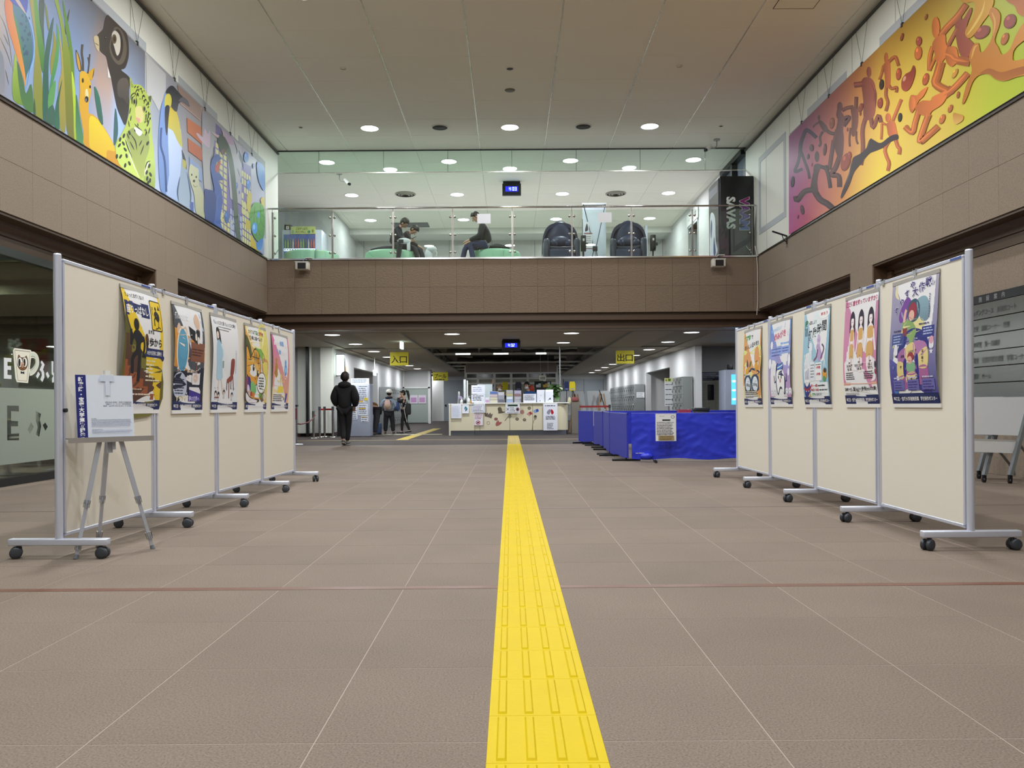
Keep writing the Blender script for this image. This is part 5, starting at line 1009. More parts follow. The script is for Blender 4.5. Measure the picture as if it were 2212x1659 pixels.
for x in (50, 62): a.disc(x, 52, 2, 3.8, '#23242c')
a.disc(57, 45, 3.4, 3.6, '#3a3c44'); a.disc(57, 45, 2.6, 2.8, '#d8a0a4'); a.line([(39, 48), (30, 42), (28, 56)], 2.2, '#34386a', 4); a.line([(76, 46), (86, 44), (84, 58)], 2.2, '#34386a', 4)
for x in (14, 28, 84, 98): a.blob([(x - 6, 28), (x, 31), (x + 6, 28), (x + 4, 18), (x, 22), (x - 4, 18)], '#e6e8f2'); a.rect(x - 2, 25, x - 1, 27, '#3a3c50'); a.rect(x + 1, 25, x + 2, 27, '#3a3c50')
a.rect(4, 15, 92, 16, '#b070a8'); band(a)
poster('blue and lilac poster of a smiling white tooth', 1, 1666, 1711.5, 700, 873.5, a, .02, .55, -.4)
# R5 orange scale
a = ground('#dd9a58', '#d9a468'); a.blob([(0, 118), (40, 112), (96, 124), (98, 70), (60, 60), (0, 70)], '#dfe08a'); a.blob([(24, 116), (40, 112), (42, 88), (30, 84), (18, 96)], '#dc9c62'); a.blob([(70, 118), (86, 120), (92, 96), (76, 84), (66, 98)], '#dc9c62'); a.rect(0, 13, 100, 42, '#e6d8a8')
a.text('健康的', 8, 138, 12, '#3f9a3c', .04, width=34, rot=.08); a.text('で', 46, 141, 10, '#2a2a24', .03); a.text('おいしい日々を!!', 8, 119, 11, '#23221e', .03, width=80, rot=.09)
a.blob([(24, 98), (30, 92), (34, 82), (28, 80), (22, 84)], '#5a2c3a'); a.blob([(42, 90), (50, 94), (48, 84), (40, 80)], '#4f6a2c'); a.disc(30, 74, 10, 8, '#d89a34'); a.disc(22, 72, 7, 7, '#dcae3c'); a.disc(78, 80, 10, 9, '#d8a030'); a.line([(74, 90), (84, 92)], 2, '#4a5a24', 2)
a.blob([(4, 66), (30, 70), (50, 78), (72, 76), (98, 68), (80, 62), (60, 64), (40, 62), (20, 62)], '#23405c'); a.poly([(38, 66), (50, 72), (62, 66), (50, 58)], '#e2dc96'); a.blob([(10, 58), (30, 64), (48, 58), (50, 40), (46, 30), (14, 30), (10, 44)], '#24425e'); a.blob([(52, 58), (72, 64), (90, 58), (92, 40), (88, 30), (56, 30), (52, 44)], '#24425e'); a.disc(30, 44, 15, 16, '#d9e2ea'); a.disc(72, 44, 15, 16, '#d9e2ea')
a.text('18kg', 18, 40, 9, '#2a2c30', .02, width=24); a.text('30kg', 60, 40, 9, '#2a2c30', .02, width=24); a.lines(10, 94, 29, 3.6, 3, 2.2, '#4a4438'); a.lines(10, 60, 18, 2.6, 2, 1.3, '#6a6050'); a.lines(52, 92, 18, 2.6, 1, 1.3, '#6a6050'); band(a)
poster('orange and yellow poster of a big dark blue weighing scale', 1, 1609.5, 1646.5, 718, 874.5, a, .018, .55, -.4)
# spare clips hanging on the top rails
CLIP = mat('hook metal', '#cfd2d8', .3, .6)
for sd, Y, lab in ((-1, 6.02, 'loose silver clip on the rail right of the yellow stairs poster'), (-1, 8.62, 'loose silver clip on the rail between the squash and pink posters'), (1, 9.05, 'loose silver clip on the rail above the orange scale poster'), (1, 8.1, 'loose silver clip on the rail above the tooth poster'), (1, 6.86, 'loose silver clip on the rail above the pale blue poster'), (1, 5.80, 'loose silver clip on the rail between purple and pink posters')):
    x = xboard(sd, Y); b = MB(); b.box(-.024, .024, -.022, .022, 0, .007); b.box(*sorted((-sd * .018, -sd * .024)), -.018, .018, -.034, .007); b.box(*sorted((sd * .018, sd * .024)), -.022, .022, -.035, .007)
    tag(b.build('rail_clip', CLIP, loc=(x, Y, 1.749)), lab, 'clip', 'spare clips on the board rails')

# ---------------------------------------------------------------- easel with notice
ea = thing('easel', 'silver tripod easel with taped leg joints in front of the nearest cafe side board', 'easel', (-2.433, 4.89, 0), math.radians(46))
SILV = mat('brushed silver leg', '#c6ccd8', .35, .55); TAPE = glass_mat('clear tape', tint='#e8ecf0', refl=.18)
def leg(p0, p1, ts_):
    p0, p1 = Vector(p0), Vector(p1); b = MB(); m1 = p0.lerp(p1, .56); b.bar(p0, m1, .026, .014, (0, 1, 0)); b.bar(m1, p1, .019, .010, (0, 1, 0)); o = b.build('leg', SILV, ea)
    b = MB(); b.cyl(p1 + (p0 - p1).normalized() * .025, p1, .012, .015, 12); b.build('rubber_foot', mat('grey rubber', '#6b7077', .6), o)
    for q in ts_:
        c = p0.lerp(p1, q); d = (p1 - p0).normalized(); b = MB(); b.cyl(c - d * .022, c + d * .022, .019, .017, 10); b.build('tape', TAPE, o)
leg((-.055, -.01, .70), (-.225, -.10, 0), (.56, .90)); leg((.055, -.01, .70), (.215, -.10, 0), (.56, .88)); leg((0, .03, .70), (0, .20, 0), (.56, .88))
b = MB(); b.bar((0, -.005, .60), (0, .045, 1.10), .03, .012, (0, 1, 0)); b.bar((.018, -.02, .62), (.018, -.012, .69), .02, .012, (0, 1, 0)); b.build('mast', SILV, ea)
b = MB(); b.box(-.245, .245, -.052, -.002, .690, .697); b.box(-.245, .245, -.056, -.050, .668, .699); b.build('ledge', mat('pale aluminium', '#c9cacc', .3, .7), ea)
b = MB(); b.box(-.035, .035, .028, .04, 1.065, 1.078); b.box(-.014, .014, .02, .045, 1.07, 1.10); b.build('top_clip', WHITE, ea)
ns = thing('notice_board', 'white printed notice with a navy title strip resting on the easel', 'notice', (-2.433, 4.89, .698), math.radians(46))
nf = lambda u, v, w_=0: Vector((-.19 + u, -.034 + .10 * v + w_, v))
b = MB(); b.prism([(0, 0), (.325, 0), (.325, .372), (0, .372)], lambda u, v, w_: nf(u, v, w_), .006); b.build('sheet', mat('bluish white card', '#dbe4f2', .5), ns)
a = Art(); a.rect(0, 0, .058, .372, '#2a2f74'); a.text('新宿区・宝塚大学連携授業', .029, .335, .0285, '#f2f4fa', .04, vert=True, pitch=1.06)
a.text('令和7年度 新宿区・宝塚大学連携授業', .315, .205, .0098, '#4a5266', .0, 'r', width=.155); a.text('「健康づくり」ポスター制作発表展示', .315, .194, .0098, '#4a5266', .0, 'r', width=.15); a.text('会期：2025年1月22日(水)〜31日(金)', .315, .183, .0098, '#4a5266', .0, 'r', width=.165)
a.lines(.08, .11, .110, .01, 1, .003, '#8a94a8', 0); a.lines(.08, .312, .103, .0065, 7, .0028, '#98a2b8', .08); a.lines(.08, .14, .045, .01, 1, .003, '#8a94a8', 0); a.lines(.08, .312, .038, .0065, 3, .0028, '#98a2b8', .08)
a.rect(.135, .335, .215, .372, '#ccd6e6'); a.rect(.165, .25, .19, .335, '#d2dbea')
a.build('print', lambda u, v, l: nf(u, v, -.0006 - .00002 * l), PAINT, ns)
# ================================================================ balcony edge: railing, smoke barrier, fittings
rl = thing('glass_railing', 'glass balcony railing with steel posts and handrail along the lounge edge', 'railing', (0, 18.08, ZF), world=True)
RX = [-5.30, -3.96, -2.595, -1.258, .080, 1.416, 2.752, 4.12, 5.46]
MB().cyl((-5.40, 18.06, 5.318), (5.54, 18.06, 5.318), .021, n=12).build('handrail', mat('polished handrail', '#c4c2bc', .12, 1.0), rl)
pb = MB()
for d in (-.011, .011): pb.box(d - .006, d + .006, -.02, .02, 0, 1.06)
pb.cyl((0, -.02, 1.05), (0, -.02, 1.14), .008, n=8)
post_me = pb.mesh('post', mat('brushed steel post', '#8f8b82', .3, .9))
cb = MB()
cb.lathe([(.004, -.03), (.022, -.028), (.027, -.018), (.027, .0), (.004, .002)], 14, (0, 0, 0), 'y'); clamp_me = cb.mesh('clamp', mat('glass clamp steel', '#b4b2ac', .2, 1.0))
for i, x in enumerate(RX):
    o = instance('post', post_me, rl, (x, 0, .02))
    for z in (5.11, 4.71, 4.318):
        for d in (-.052, .052):
            if (i == 0 and d < 0) or (i == 8 and d > 0): continue
            instance('clamp', clamp_me, o, (d, 0, z - ZF - .02))
for xa, xb in zip(RX, RX[1:]): MB().box(xa + .028, xb - .028, 18.078, 18.088, 4.22, 5.25).build('pane', GLASSR, rl)
for s, x in ((-1, -5.33), (1, 5.49)): MB().bar((x, 18.1, 4.2), (x - s * .16, 18.1, 4.42), .012, .012).build('stay', STEEL, rl)
for (x0, x1, z0, z1, lab) in ((-.706, -.405, 4.958, 5.175, 'white paper sheet taped to the railing glass by the seated student'), (2.0, 2.31, 4.965, 5.188, 'white paper sheet taped to the railing glass beside the banner stand')):
    tag(MB().box(x0, x1, 18.070, 18.0715, z0, z1).build('paper_notice', PAPER), lab, 'paper', 'papers on the railing glass')
sb = thing('smoke_barrier', 'clear glass smoke barrier hanging from the ceiling edge above the balcony', 'smoke barrier', (0, 18.9, HC), world=True)
sx_ = [XL + .0] + [(x - 1101.7 + 3.7) * 18.9 / F for x in (689, 828.4, 967.4, 1105.8, 1244.6, 1382.8, 1523)] + [XR]
for xa, xb in zip(sx_, sx_[1:]): MB().box(xa + .004, xb - .004, 18.895, 18.905, 6.36, HC - .005).build('pane', GLASS, sb)
MB().box(XL, XR, 18.88, 18.92, 6.345, 6.362).build('bottom_rail', STRIPM, sb); MB().box(XL, XR, 18.88, 18.92, HC - .02, HC - .001).build('top_rail', DARK, sb)
for x in sx_[1:-1]: MB().box(x - .005, x + .005, 18.893, 18.907, 6.36, HC - .02).build('joint', mat('sealant', '#6f736c', .5), sb)
# floodlight like speakers on the fascia
for x, lab in ((-4.56, 'small white box speaker on a bracket, cafe side of the balcony front'), (4.62, 'small white box speaker on a bracket, vending machine side of the balcony front')):
    t = thing('speaker', lab, 'speaker', (x, 17.80, 3.98), 0, 'speakers on the balcony front')
    b = MB(); b.bbox(-.14, .14, -.11, .10, -.085, .085, .012); b.build('housing', mat('cream plastic', '#d6d2c4', .5), t)
    b = MB(); b.box(-.085, .095, -.114, -.108, -.075, .06); b.build('dark_front', BLACK, t); MB().box(-.145, .145, -.118, .02, .075, .088).build('hood', WHITE, t)
    b = MB(); b.cyl((0, .02, .08), (0, .02, .13), .05, .03, 12); b.box(-.06, .06, .0, .10, .125, .14); b.tube([(.02, .05, .14), (.05, .1, .19), (.12, .12, .20)], .005, 6); b.build('bracket', BLACK, t)
    MB().box(.04, .17, .08, .2, .195, .21).build('fixing_plate', WHITE, t)
def clock(label, x, y, z, zc, w_, h_, txt):
    t = thing('digital_clock', label, 'clock', (x, y, z))
    b = MB(); b.bbox(-w_ / 2, w_ / 2, -.06, .06, -h_ / 2, h_ / 2, .008); b.build('case', BLACK, t)
    b = MB(); b.box(-w_ / 2 + .02, w_ / 2 - .02, -.01, .05, h_ / 2, zc - z); b.build('hanger', DARK, t)
    e = mat('lit blue display', '#1418c0', .4, emit='#2a36ff', estr=1.0); d = mat('lit pale digit', '#d8e4ff', .4, emit='#bcd4ff', estr=1.6); g = mat('dim blue digit', '#2030c0', .4, emit='#6a7cff', estr=1.3)
    MB().box(-w_ * .33, w_ * .33, -.0625, -.060, -h_ * .20, h_ * .24).build('display', e, t)
    seg = {'0': 'abcdef', '1': 'bc', '2': 'abged', '3': 'abgcd', '4': 'fgbc'}
    k = h_ * .15; wd = k * .28; x0 = -w_ * .21
    for ch in txt:
        b = MB()
        if ch == ':':
            for zz in (-k * .5, k * .5): b.box(x0, x0 + wd, -.066, -.062, zz - wd / 2 + .008, zz + wd / 2 + .008)
            b.build('digit', d, t); x0 += wd * 2.6; continue
        for s_ in seg[ch]:
            X0, X1, Z0, Z1 = {'a': (0, k, k - wd, k), 'g': (0, k, -wd / 2, wd / 2), 'd': (0, k, -k, -k + wd), 'b': (k - wd, k, 0, k), 'c': (k - wd, k, -k, 0), 'f': (0, wd, 0, k), 'e': (0, wd, -k, 0)}[s_]
            b.box(x0 + X0, x0 + X1, -.066, -.062, Z0 + .008, Z1 + .008)
        b.build('digit', g if (ch == '1') else d, t); x0 += k * (.62 if ch == '1' else 1.35)
        if ch == '1': x0 += 0
    return t
clock('black digital clock showing 14:03 hanging in the upper lounge', .085, 21.6, 6.655, HC, .50, .31, '14:03')
clock('black digital clock showing 14:02 hanging from the low ceiling', .04, 21.6, 2.475, LC + .03, .50, .26, '14:02')
def camera_unit(label, x, y, z, dx, dz):
    t = thing('security_camera', label, 'camera', (x, y, z), 0, 'security cameras')
    b = MB(); b.cyl((0, 0, 0), (0, 0, -.02), .075, n=18); b.tube([(0, 0, -.01), (0, 0, -.14), (dx * .04, 0, -.19), (dx * .14, 0, -.21)], .012, 8); b.build('arm', mat('pale grey arm', '#9a9a96', .4), t)
    b = MB(); c = Vector((dx * .16, -.02, -.20)); b.cyl(c + Vector((-dx * .02, .03, .05)), c + Vector((dx * .09, -.04, dz)), .042, n=14); b.build('body', WHITE, t)
    b = MB(); p = c + Vector((dx * .09, -.04, dz)); b.cyl(p, p + Vector((dx * .04, -.02, -.02)), .036, n=14); b.build('lens', BLACK, t)
camera_unit('white security camera hanging from the lounge ceiling above the vending machine', -4.36, 20.77, HC, 1, -.08)
camera_unit('grey security camera on the hall ceiling above the black vending machine', 4.74, 18.3, HC, -1, -.05)
dk = mat('dark speaker mesh', '#35322e', .7); grey = mat('mid grey disc', '#7a766c', .6)
def disc_unit(name, label, cat, x, y, z, r, m_, ring=True, grp=None):
    t = thing(name, label, cat, (x, y, z), 0, grp); b = MB(); b.lathe([(r * .98, .0), (r * .98, -.006), (.002, -.010)], 22); b.build('face', m_, t)
    if ring: b = MB(); b.lathe([(r * .98, 0), (r * 1.14, 0), (r * 1.14, -.012), (r * .98, -.012)], 22); b.build('ring', RIM, t)
disc_unit('ceiling_speaker', 'dark round ceiling speaker between the left and middle downlights', 'speaker', -1.47, 17.37, HC, .165, dk, grp='round ceiling speakers')
disc_unit('ceiling_speaker', 'dark round ceiling speaker between the middle and right downlights', 'speaker', 1.62, 17.37, HC, .165, dk, grp='round ceiling speakers')
disc_unit('ceiling_speaker', 'plain grey disc in the middle of the hall ceiling', 'ceiling disc', .04, 15.35, HC, .10, grey, False)
disc_unit('smoke_detector', 'smoke detector in the middle of the hall ceiling, above the grey disc', 'detector', .04, 14.36, HC, .06, DARK)
disc_unit('ceiling_sensor', 'small ring sensor in the hall ceiling, cafe side of the detector', 'sensor', -2.92, 14.3, HC, .05, PANEL, True, 'small ceiling sensors'); disc_unit('ceiling_sensor', 'small ring sensor in the hall ceiling, sunset mural side of the detector', 'sensor', 3.05, 14.3, HC, .05, PANEL, True, 'small ceiling sensors')
disc_unit('ceiling_sensor', 'small dark sensor near the ceiling edge beside the animal mural', 'sensor', -4.45, 17.3, HC, .04, DARK, True, 'small ceiling sensors'); disc_unit('ceiling_sensor', 'small dark sensor near the ceiling edge above the grey security camera', 'sensor', 4.6, 17.4, HC, .04, DARK, True, 'small ceiling sensors')
def round_vent(label, x, y):
    t = thing('ceiling_vent', label, 'vent', (x, y, HC), 0, 'round ceiling vents')
    for k, r in enumerate((.29, .21, .13)): b = MB(); b.lathe([(r - .055, -.004 - .012 * k), (r, -.004 - .006 * k), (r, -.02 - .008 * k), (r - .04, -.03 - .008 * k)], 26); b.build('cone_ring', mat('vent ring', '#a8a296', .5), t)
    MB().cyl((0, 0, -.002), (0, 0, -.01), .28, n=26).build('dark_well', DARK, t)
round_vent('round ringed air vent in the lounge ceiling, left of the clock', -2.92, 22.8); round_vent('round ringed air vent in the lounge ceiling, right of the clock', 3.05, 22.9)
t = thing('access_hatch', 'square access hatch in the hall ceiling near the sunset mural', 'hatch', (4.35, 11.95, HC)); MB().box(-.3, .3, -.3, .3, -.003, 0).build('panel', PANEL, t); b = MB()
for (p, q, r, s_) in ((-.31, .31, -.31, -.30), (-.31, .31, .30, .31), (-.31, -.30, -.3, .3), (.30, .31, -.3, .3)): b.box(p, q, r, s_, -.005, 0)
b.build('frame', JOINT, t)
t = thing('ceiling_grille', 'dark rectangular grille in the lounge ceiling above the seated pair', 'grille', (-3.25, 26.7, HC)); b = MB(); b.box(-.6, .6, -.35, .35, -.008, 0); b.build('panel', mat('grille grey', '#6f7074', .6), t)
for k in range(9): MB().box(-.58, .58, -.33 + .08 * k, -.31 + .08 * k, -.014, -.006).build('slat', mat('slat grey', '#8a8b90', .5), t)
t = thing('wall_bracket', 'small black bracket arm at the lower corner of the sunset mural', 'bracket', (XR, 16.12, 4.22)); b = MB(); b.bar((0, 0, .0), (-.30, 0, .10), .02, .03); b.bar((-.01, 0, .0), (-.01, 0, -.16), .02, .025); b.tube([(-.02, 0, -.12), (-.08, 0, -.05), (-.1, 0, .02)], .008, 6); b.build('arm', BLACK, t); MB().cyl((-.03, 0, -.17), (-.03, 0, -.21), .016, n=8).build('tip', BRACKET, t)
b = MB(); b.tube([(5.50, 18.0, 4.40), (5.53, 17.98, 4.2), (5.54, 17.97, 3.9), (5.545, 17.97, 3.2), (5.52, 17.97, 2.85)], .009, 6); tag(b.build('cable', mat('white cable', '#cfcac0', .5)), 'thin white cable running down the corner beside the balcony front', 'cable')

# ================================================================ upper lounge things
MINT = mat('mint green vinyl', '#8fbf9f', .45)
def pouf(label, x, y, r, h=.45):
    t = thing('round_bench', label, 'bench', (x, y, ZF), 0, 'round mint benches'); n = 4
    for k in range(n):
        a0, a1 = 2 * math.pi * k / n + .02 + .35, 2 * math.pi * (k + 1) / n - .02 + .35; b = MB(); m = 10
        def ringpts(rr, z): return [(rr * math.cos(a0 + (a1 - a0) * i / m), rr * math.sin(a0 + (a1 - a0) * i / m), z) for i in range(m + 1)]
        prof = [(r * .97, .03), (r, .08), (r, h - .06), (r * .97, h - .02), (r * .92, h), (r * .05, h)]
        vs = []; fs = []
        for (rr, z) in prof: vs += ringpts(rr, z)
        for j in range(len(prof) - 1):
            for i in range(m): fs.append((j * (m + 1) + i, j * (m + 1) + i + 1, (j + 1) * (m + 1) + i + 1, (j + 1) * (m + 1) + i))
        for e in (0, m):
            fs.append([j * (m + 1) + e for j in range(len(prof))] + [len(vs)]); vs.append((r * .05 * math.cos(a0 if e == 0 else a1), r * .05 * math.sin(a0 if e == 0 else a1), .03))
        b.add(vs, fs, True); b.build('cushion', MINT, t)
    MB().cyl((0, 0, 0), (0, 0, .03), r * .9, n=24).build('base', BLACK, t)
pouf('round mint green bench beside the drinks vending machine', -4.82, 19.70, .66); pouf('round mint green bench under the two leaning students', -2.86, 19.72, .66); pouf('round mint green bench with a black bag on it behind the upright student', -.34, 19.70, .62)
t = thing('long_bench', 'long low mint green bench further back in the lounge', 'bench', (-2.6, 21.0, ZF)); b = MB(); b.bbox(-1.9, 2.6, -.3, .3, .1, .50, .03); b.build('seat', MINT, t); b = MB(); b.box(-1.8, 2.5, -.25, .25, 0, .1); b.build('plinth', BLACK, t)
# drinks machine
vm = thing('vending_machine', 'white drinks vending machine with a yellow banner in the lounge corner', 'vending machine', (-6.14, 23.9, ZF))
b = MB(); b.bbox(-.59, .59, 0, .7, 0, 1.97, .015); b.build('cabinet', mat('cool white enamel', '#cdd3e4', .35), vm)
b = MB(); b.box(-.54, .40, -.004, .02, 1.02, 1.83); b.build('display_case', mat('navy display', '#4f5f9a', .4, emit='#3a4680', estr=.25), vm)
rn = random.Random(5); cols = ['#7f9a3c', '#8aa04a', '#4a6a3a', '#b9b4a4', '#a84038', '#c05a3c', '#b98a34', '#d9c890', '#c9a84a', '#3a3a4a', '#e0e0e6', '#b4b0c0']
for r, (z, h_) in enumerate(((1.42, .27), (1.12, .17))):
    for k in range(12):
        x = -.49 + .0765 * k; b = MB(); b.lathe([(.004, 0), (.024, 0), (.026, .02), (.026, h_ * .62), (.011, h_ * .82), (.012, h_), (.003, h_)], 9, (x, -.022, z)); b.build('bottle', mat('drink %d' % ((k * 2 + r * 5) % 12), cols[(k + r * 7) % 12], .3), vm)
    b = MB(); b.box(-.53, .39, -.03, -.002, z - .085, z - .012); b.build('price_strip', mat('lit price strip', '#f0f2fa', .4, emit='#e8eeff', estr=.8), vm)
    for k in range(12): MB().box(-.515 + .0765 * k, -.475 + .0765 * k, -.033, -.029, z - .06, z - .035).build('button', mat('dark button', '#4a4a60', .4), vm)
MB().box(.42, .56, -.006, 0, .6, 1.0).build('coin_panel', mat('coin grey', '#aab0c0', .4), vm)
b = MB(); b.box(-.32, .40, -.03, -.006, 1.84, 2.06); b.build('banner', mat('yellow banner', '#c9d078', .5), vm)
a = Art(); a.text('このすっぱさ、', -.17, 1.96, .085, '#26281f', .02, width=.36, shear=.2); a.text('スイッチに。', -.19, 1.87, .075, '#26281f', .02, width=.30, shear=.2); a.disc(.22, 1.90, .045, .045, '#4a8a6a'); a.disc(.33, 1.92, .03, .05, '#7f8a4a'); a.disc(-.26, 1.9, .04, .05, '#8fb07a')
a.build('banner_print', lambda u, v, l: Vector((u, -.031 - .0001 * l, v)), PAINT, vm)
t = thing('logo_box', 'small black box with a white square sign on the drinks machine', 'sign', (-6.62, 24.2, ZF + 1.97)); b = MB(); b.bbox(-.1, .1, -.1, .1, 0, .2, .006); b.build('case', BLACK, t); a = Art(); a.rrect(-.045, .06, .045, .15, .01, '#e6e6ea'); a.disc(0, .105, .016, .016, '#22232a'); a.build('emblem', lambda u, v, l: Vector((u, -.101 - .0002 * l, v)), PAINT, t)
# black sports drink machine by the railing
sm = thing('vending_machine', 'tall black vending machine with white and pink lettering at the balcony corner', 'vending machine', (4.80, 18.28, ZF))
b = MB(); b.bbox(0, .76, 0, .95, 0, 1.885, .012); b.build('cabinet', mat('satin black enamel', '#15171a', .32), sm)
b = MB(); b.box(-.03, .0, .04, .91, .06, 1.83); b.build('front_door', mat('dark glass door', '#44464c', .1, spec=.7), sm)
a = Art(); a.blob([(.15, .2), (.3, .5), (.34, 1.0), (.6, 1.2), (.8, 1.1), (.85, .3), (.6, .1)], '#c4c8d4', '#e4e6ee'); a.blob([(.3, .2), (.45, .6), (.5, .2)], '#3a4270'); a.blob([(.6, .9), (.7, 1.05), (.78, .8), (.7, .6)], '#5a6080'); a.rect(.12, 1.55, .86, 1.74, '#6a6c72')
a.build('front_print', lambda u, v, l: Vector((-.0305 - .0002 * l, u + .0, v)), PAINT, sm)
a = Art()
SV = 'SAVAS'; a.text(SV, .155, 1.415, .265, '#d4d8d4', .045, rot=-math.pi / 2, width=.735, shear=0)
a.text('VAAM', .455, 1.42, .285, '#b9bcc0', .075, rot=-math.pi / 2, width=.77); a.text('VAAM', .462, 1.412, .265, '#8a1e5c', .05, rot=-math.pi / 2, width=.75, c2='#1f5fb4')
a.build('lettering', lambda u, v, l: Vector((u, -.0008 - .0001 * l, v)), PAINT, sm)
# massage chairs
CHB = mat('navy black leather', '#252c48', .42, spec=.3); CHG = mat('charcoal shell', '#343a4c', .35)
def massage_chair(label, x, y, rz):
    t = thing('massage_chair', label, 'massage chair', (x, y, ZF), rz, 'massage chairs')
    b = MB()
    def hood(u, v):
        th = math.pi * u; w_ = .45; return (-w_ * math.copysign(abs(math.cos(th)) ** .72, math.cos(th)), .62 - .42 * v + .06 * math.sin(th), .42 + .80 * math.sin(th) ** .6 * (1 - .03 * v))
    b.grid(16, 5, hood); b.grid(16, 5, lambda u, v: tuple(q * k + c for q, k, c in zip(hood(u, v), (.90, 1, .93), (0, .0, .0))))
    b.grid(16, 1, lambda u, v: tuple(hood(u, 1)[i] * (1 - v) + (hood(u, 1)[0] * .9, hood(u, 1)[1], hood(u, 1)[2] * .93)[i] * v for i in range(3))); b.build('hood_shell', CHB, t)
    b = MB(); b.ell((0, .34, .80), .39, .14, .46, fn=lambda x, y, z: (x * (1 - .18 * max(z, 0)), y, z)); b.build('backrest', CHB, t); b = MB(); b.ell((0, .16, .72), .24, .09, .13); b.build('head_pillow', mat('black pillow', '#2c3350', .42), t)
    b = MB(); b.bbox(-.28, .28, -.35, .35, .30, .50, .06, 3); b.build('seat', CHB, t)
    for s in (-1, 1):
        b = MB(); b.grid(1, 1, lambda u, v: (0, 0, 0)) if False else None
        q = MB(); q.bbox(s * .36 - .075, s * .36 + .075, -.38, .5, .10, .70, .07, 3); q.build('armrest', CHG, t)
        q = MB(); q.ell((s * .19, -.10, .60), .10, .10, .11); q.build('side_cushion', CHB, t)
    for dx in (-.2, 0, .2): q = MB(); q.ell((dx, -.40, .36), .045, .04, .05); q.build('calf_roller', mat('glossy roller', '#3c4250', .2), t)
    q = MB(); q.bbox(-.3, .3, -.44, -.30, .08, .42, .05, 3); q.build('leg_rest', CHB, t); q = MB(); q.box(-.36, .36, -.3, .5, 0, .12); q.build('base', BLACK, t)
    q = MB(); q.tube([(-.28, -.36, .49), (-.14, -.39, .47), (0, -.40, .465), (.14, -.39, .47), (.28, -.36, .49)], .012, 6); q.build('seat_piping', CHG, t)
massage_chair('navy black massage chair left of the white banner stand', 1.265, 19.55, 0.0); massage_chair('navy black massage chair right of the white banner stand', 2.90, 19.55, -.14)
for x, lab in ((1.80, 'black coin box on a post beside the left massage chair'), (3.48, 'black coin box on a post beside the right massage chair')):
    t = thing('coin_box', lab, 'coin box', (x, 19.45, ZF), 0, 'massage chair coin boxes'); b = MB(); b.bbox(-.06, .06, -.06, .06, .42, .80, .01); b.build('case', BLACK, t); MB().box(-.02, .02, -.064, -.06, .66, .72).build('coin_slot', WHITE, t); MB().cyl((0, 0, 0), (0, 0, .45), .02, n=10).build('post', BLACK, t); MB().bbox(.05, .11, -.04, .04, .55, .62, .01).build('tray', DARK, t)
# X banner stand seen from behind
bs = thing('banner_stand', 'white banner stand with a black crossed frame between the massage chairs', 'banner stand', (2.19, 20.6, ZF))
BN = mat('pale banner cloth', '#c9d2dc', .6); b = MB(); b.grid(6, 10, lambda u, v: (-.30 + .60 * u, .03 + .02 * math.sin(3 * u), .06 + 1.80 * v)); b.build('banner', BN, bs)
for p, q in (((-.28, -.02, 1.84), (-.03, -.12, .72)), ((.28, -.02, 1.84), (.03, -.12, .72)), ((-.03, -.12, .66), (-.18, -.05, 0)), ((.03, -.12, .66), (.14, -.05, 0)), ((0, -.12, .68), (.03, -.45, 0))): b = MB(); b.cyl(p, q, .009, n=8); b.build('strut', BLACK, bs)
b = MB(); b.bbox(-.06, .06, -.15, -.09, .62, .74, .01); b.build('hub', BLACK, bs); MB().box(-.31, .31, .0, .05, 1.835, 1.875).build('top_bar', mat('white bar', '#dfe4ea', .5), bs)
t = thing('hanging_card', 'small notice card on a thin frame beside the left massage chair', 'notice', (1.98, 20.1, ZF)); b = MB(); b.box(-.10, .10, 0, .005, .62, .98); b.build('card', PAPER, t); b = MB(); b.box(-.105, .105, -.004, .0, .60, .62); b.box(-.105, .105, -.004, 0, .98, 1.0); b.build('red_edge', mat('dull red', '#8a3a3a', .5), t); b = MB(); b.box(-.10, .02, 0, .004, 1.03, 1.28); b.build('upper_card', PAPER, t); b = MB(); b.cyl((-.14, .01, 0), (-.14, .01, 1.35), .008, n=8); b.build('post', DARK, t); a = Art(); a.lines(-.08, .08, .9, .05, 5, .016, '#4a4c54'); a.blob([(-.08, 1.06), (-.03, 1.24), (0, 1.1), (-.03, 1.05)], '#4a4c58'); a.build('print', lambda u, v, l: Vector((u, -.001, v)), PAINT, t)
# signs on the right lounge wall
t = thing('wall_poster', 'orange and white notice poster on the lounge wall beside the doorway', 'poster', (5.49, 25.2, ZF + .4), world=True); MB().box(5.47, 5.49, 24.75, 25.9, ZF + .25, ZF + 1.25).build('sheet', mat('orange paper', '#d98a4a', .5), t)
a = Art()
for k in range(14): a.rect(.1 + .16 * (k % 7), .08 + .42 * (k // 7) + .06 * rnd.random(), .1 + .16 * (k % 7) + .1, .30 + .42 * (k // 7), '#e4e0d8')
a.build('print', lambda u, v, l: Vector((5.468, 25.9 - u, ZF + .25 + v)), PAINT, t)
t = thing('door_sign', 'white door sign with grey lettering above the lounge doorway', 'sign', (5.48, 24.0, ZF + 2.15), world=True); MB().box(5.46, 5.48, 23.3, 24.7, ZF + 2.12, ZF + 2.5).build('panel', WHITE, t); a = Art(); a.text('トレーニング室', .15, .12, .16, '#6f7880', .02, width=1.1); a.build('lettering', lambda u, v, l: Vector((5.459, 24.7 - u, ZF + 2.12 + v)), PAINT, t)
t = thing('strip_banner', 'narrow pale hanging sign strip beside the right massage chair', 'sign', (3.62, 21.2, ZF)); MB().box(-.03, .03, 0, .01, .62, 1.42).build('strip', mat('pale strip', '#c4c8d4', .5), t); MB().cyl((-.05, .01, 0), (-.05, .01, 1.42), .008, n=8).build('post', mat('thin grey post', '#8a8a90', .4), t)
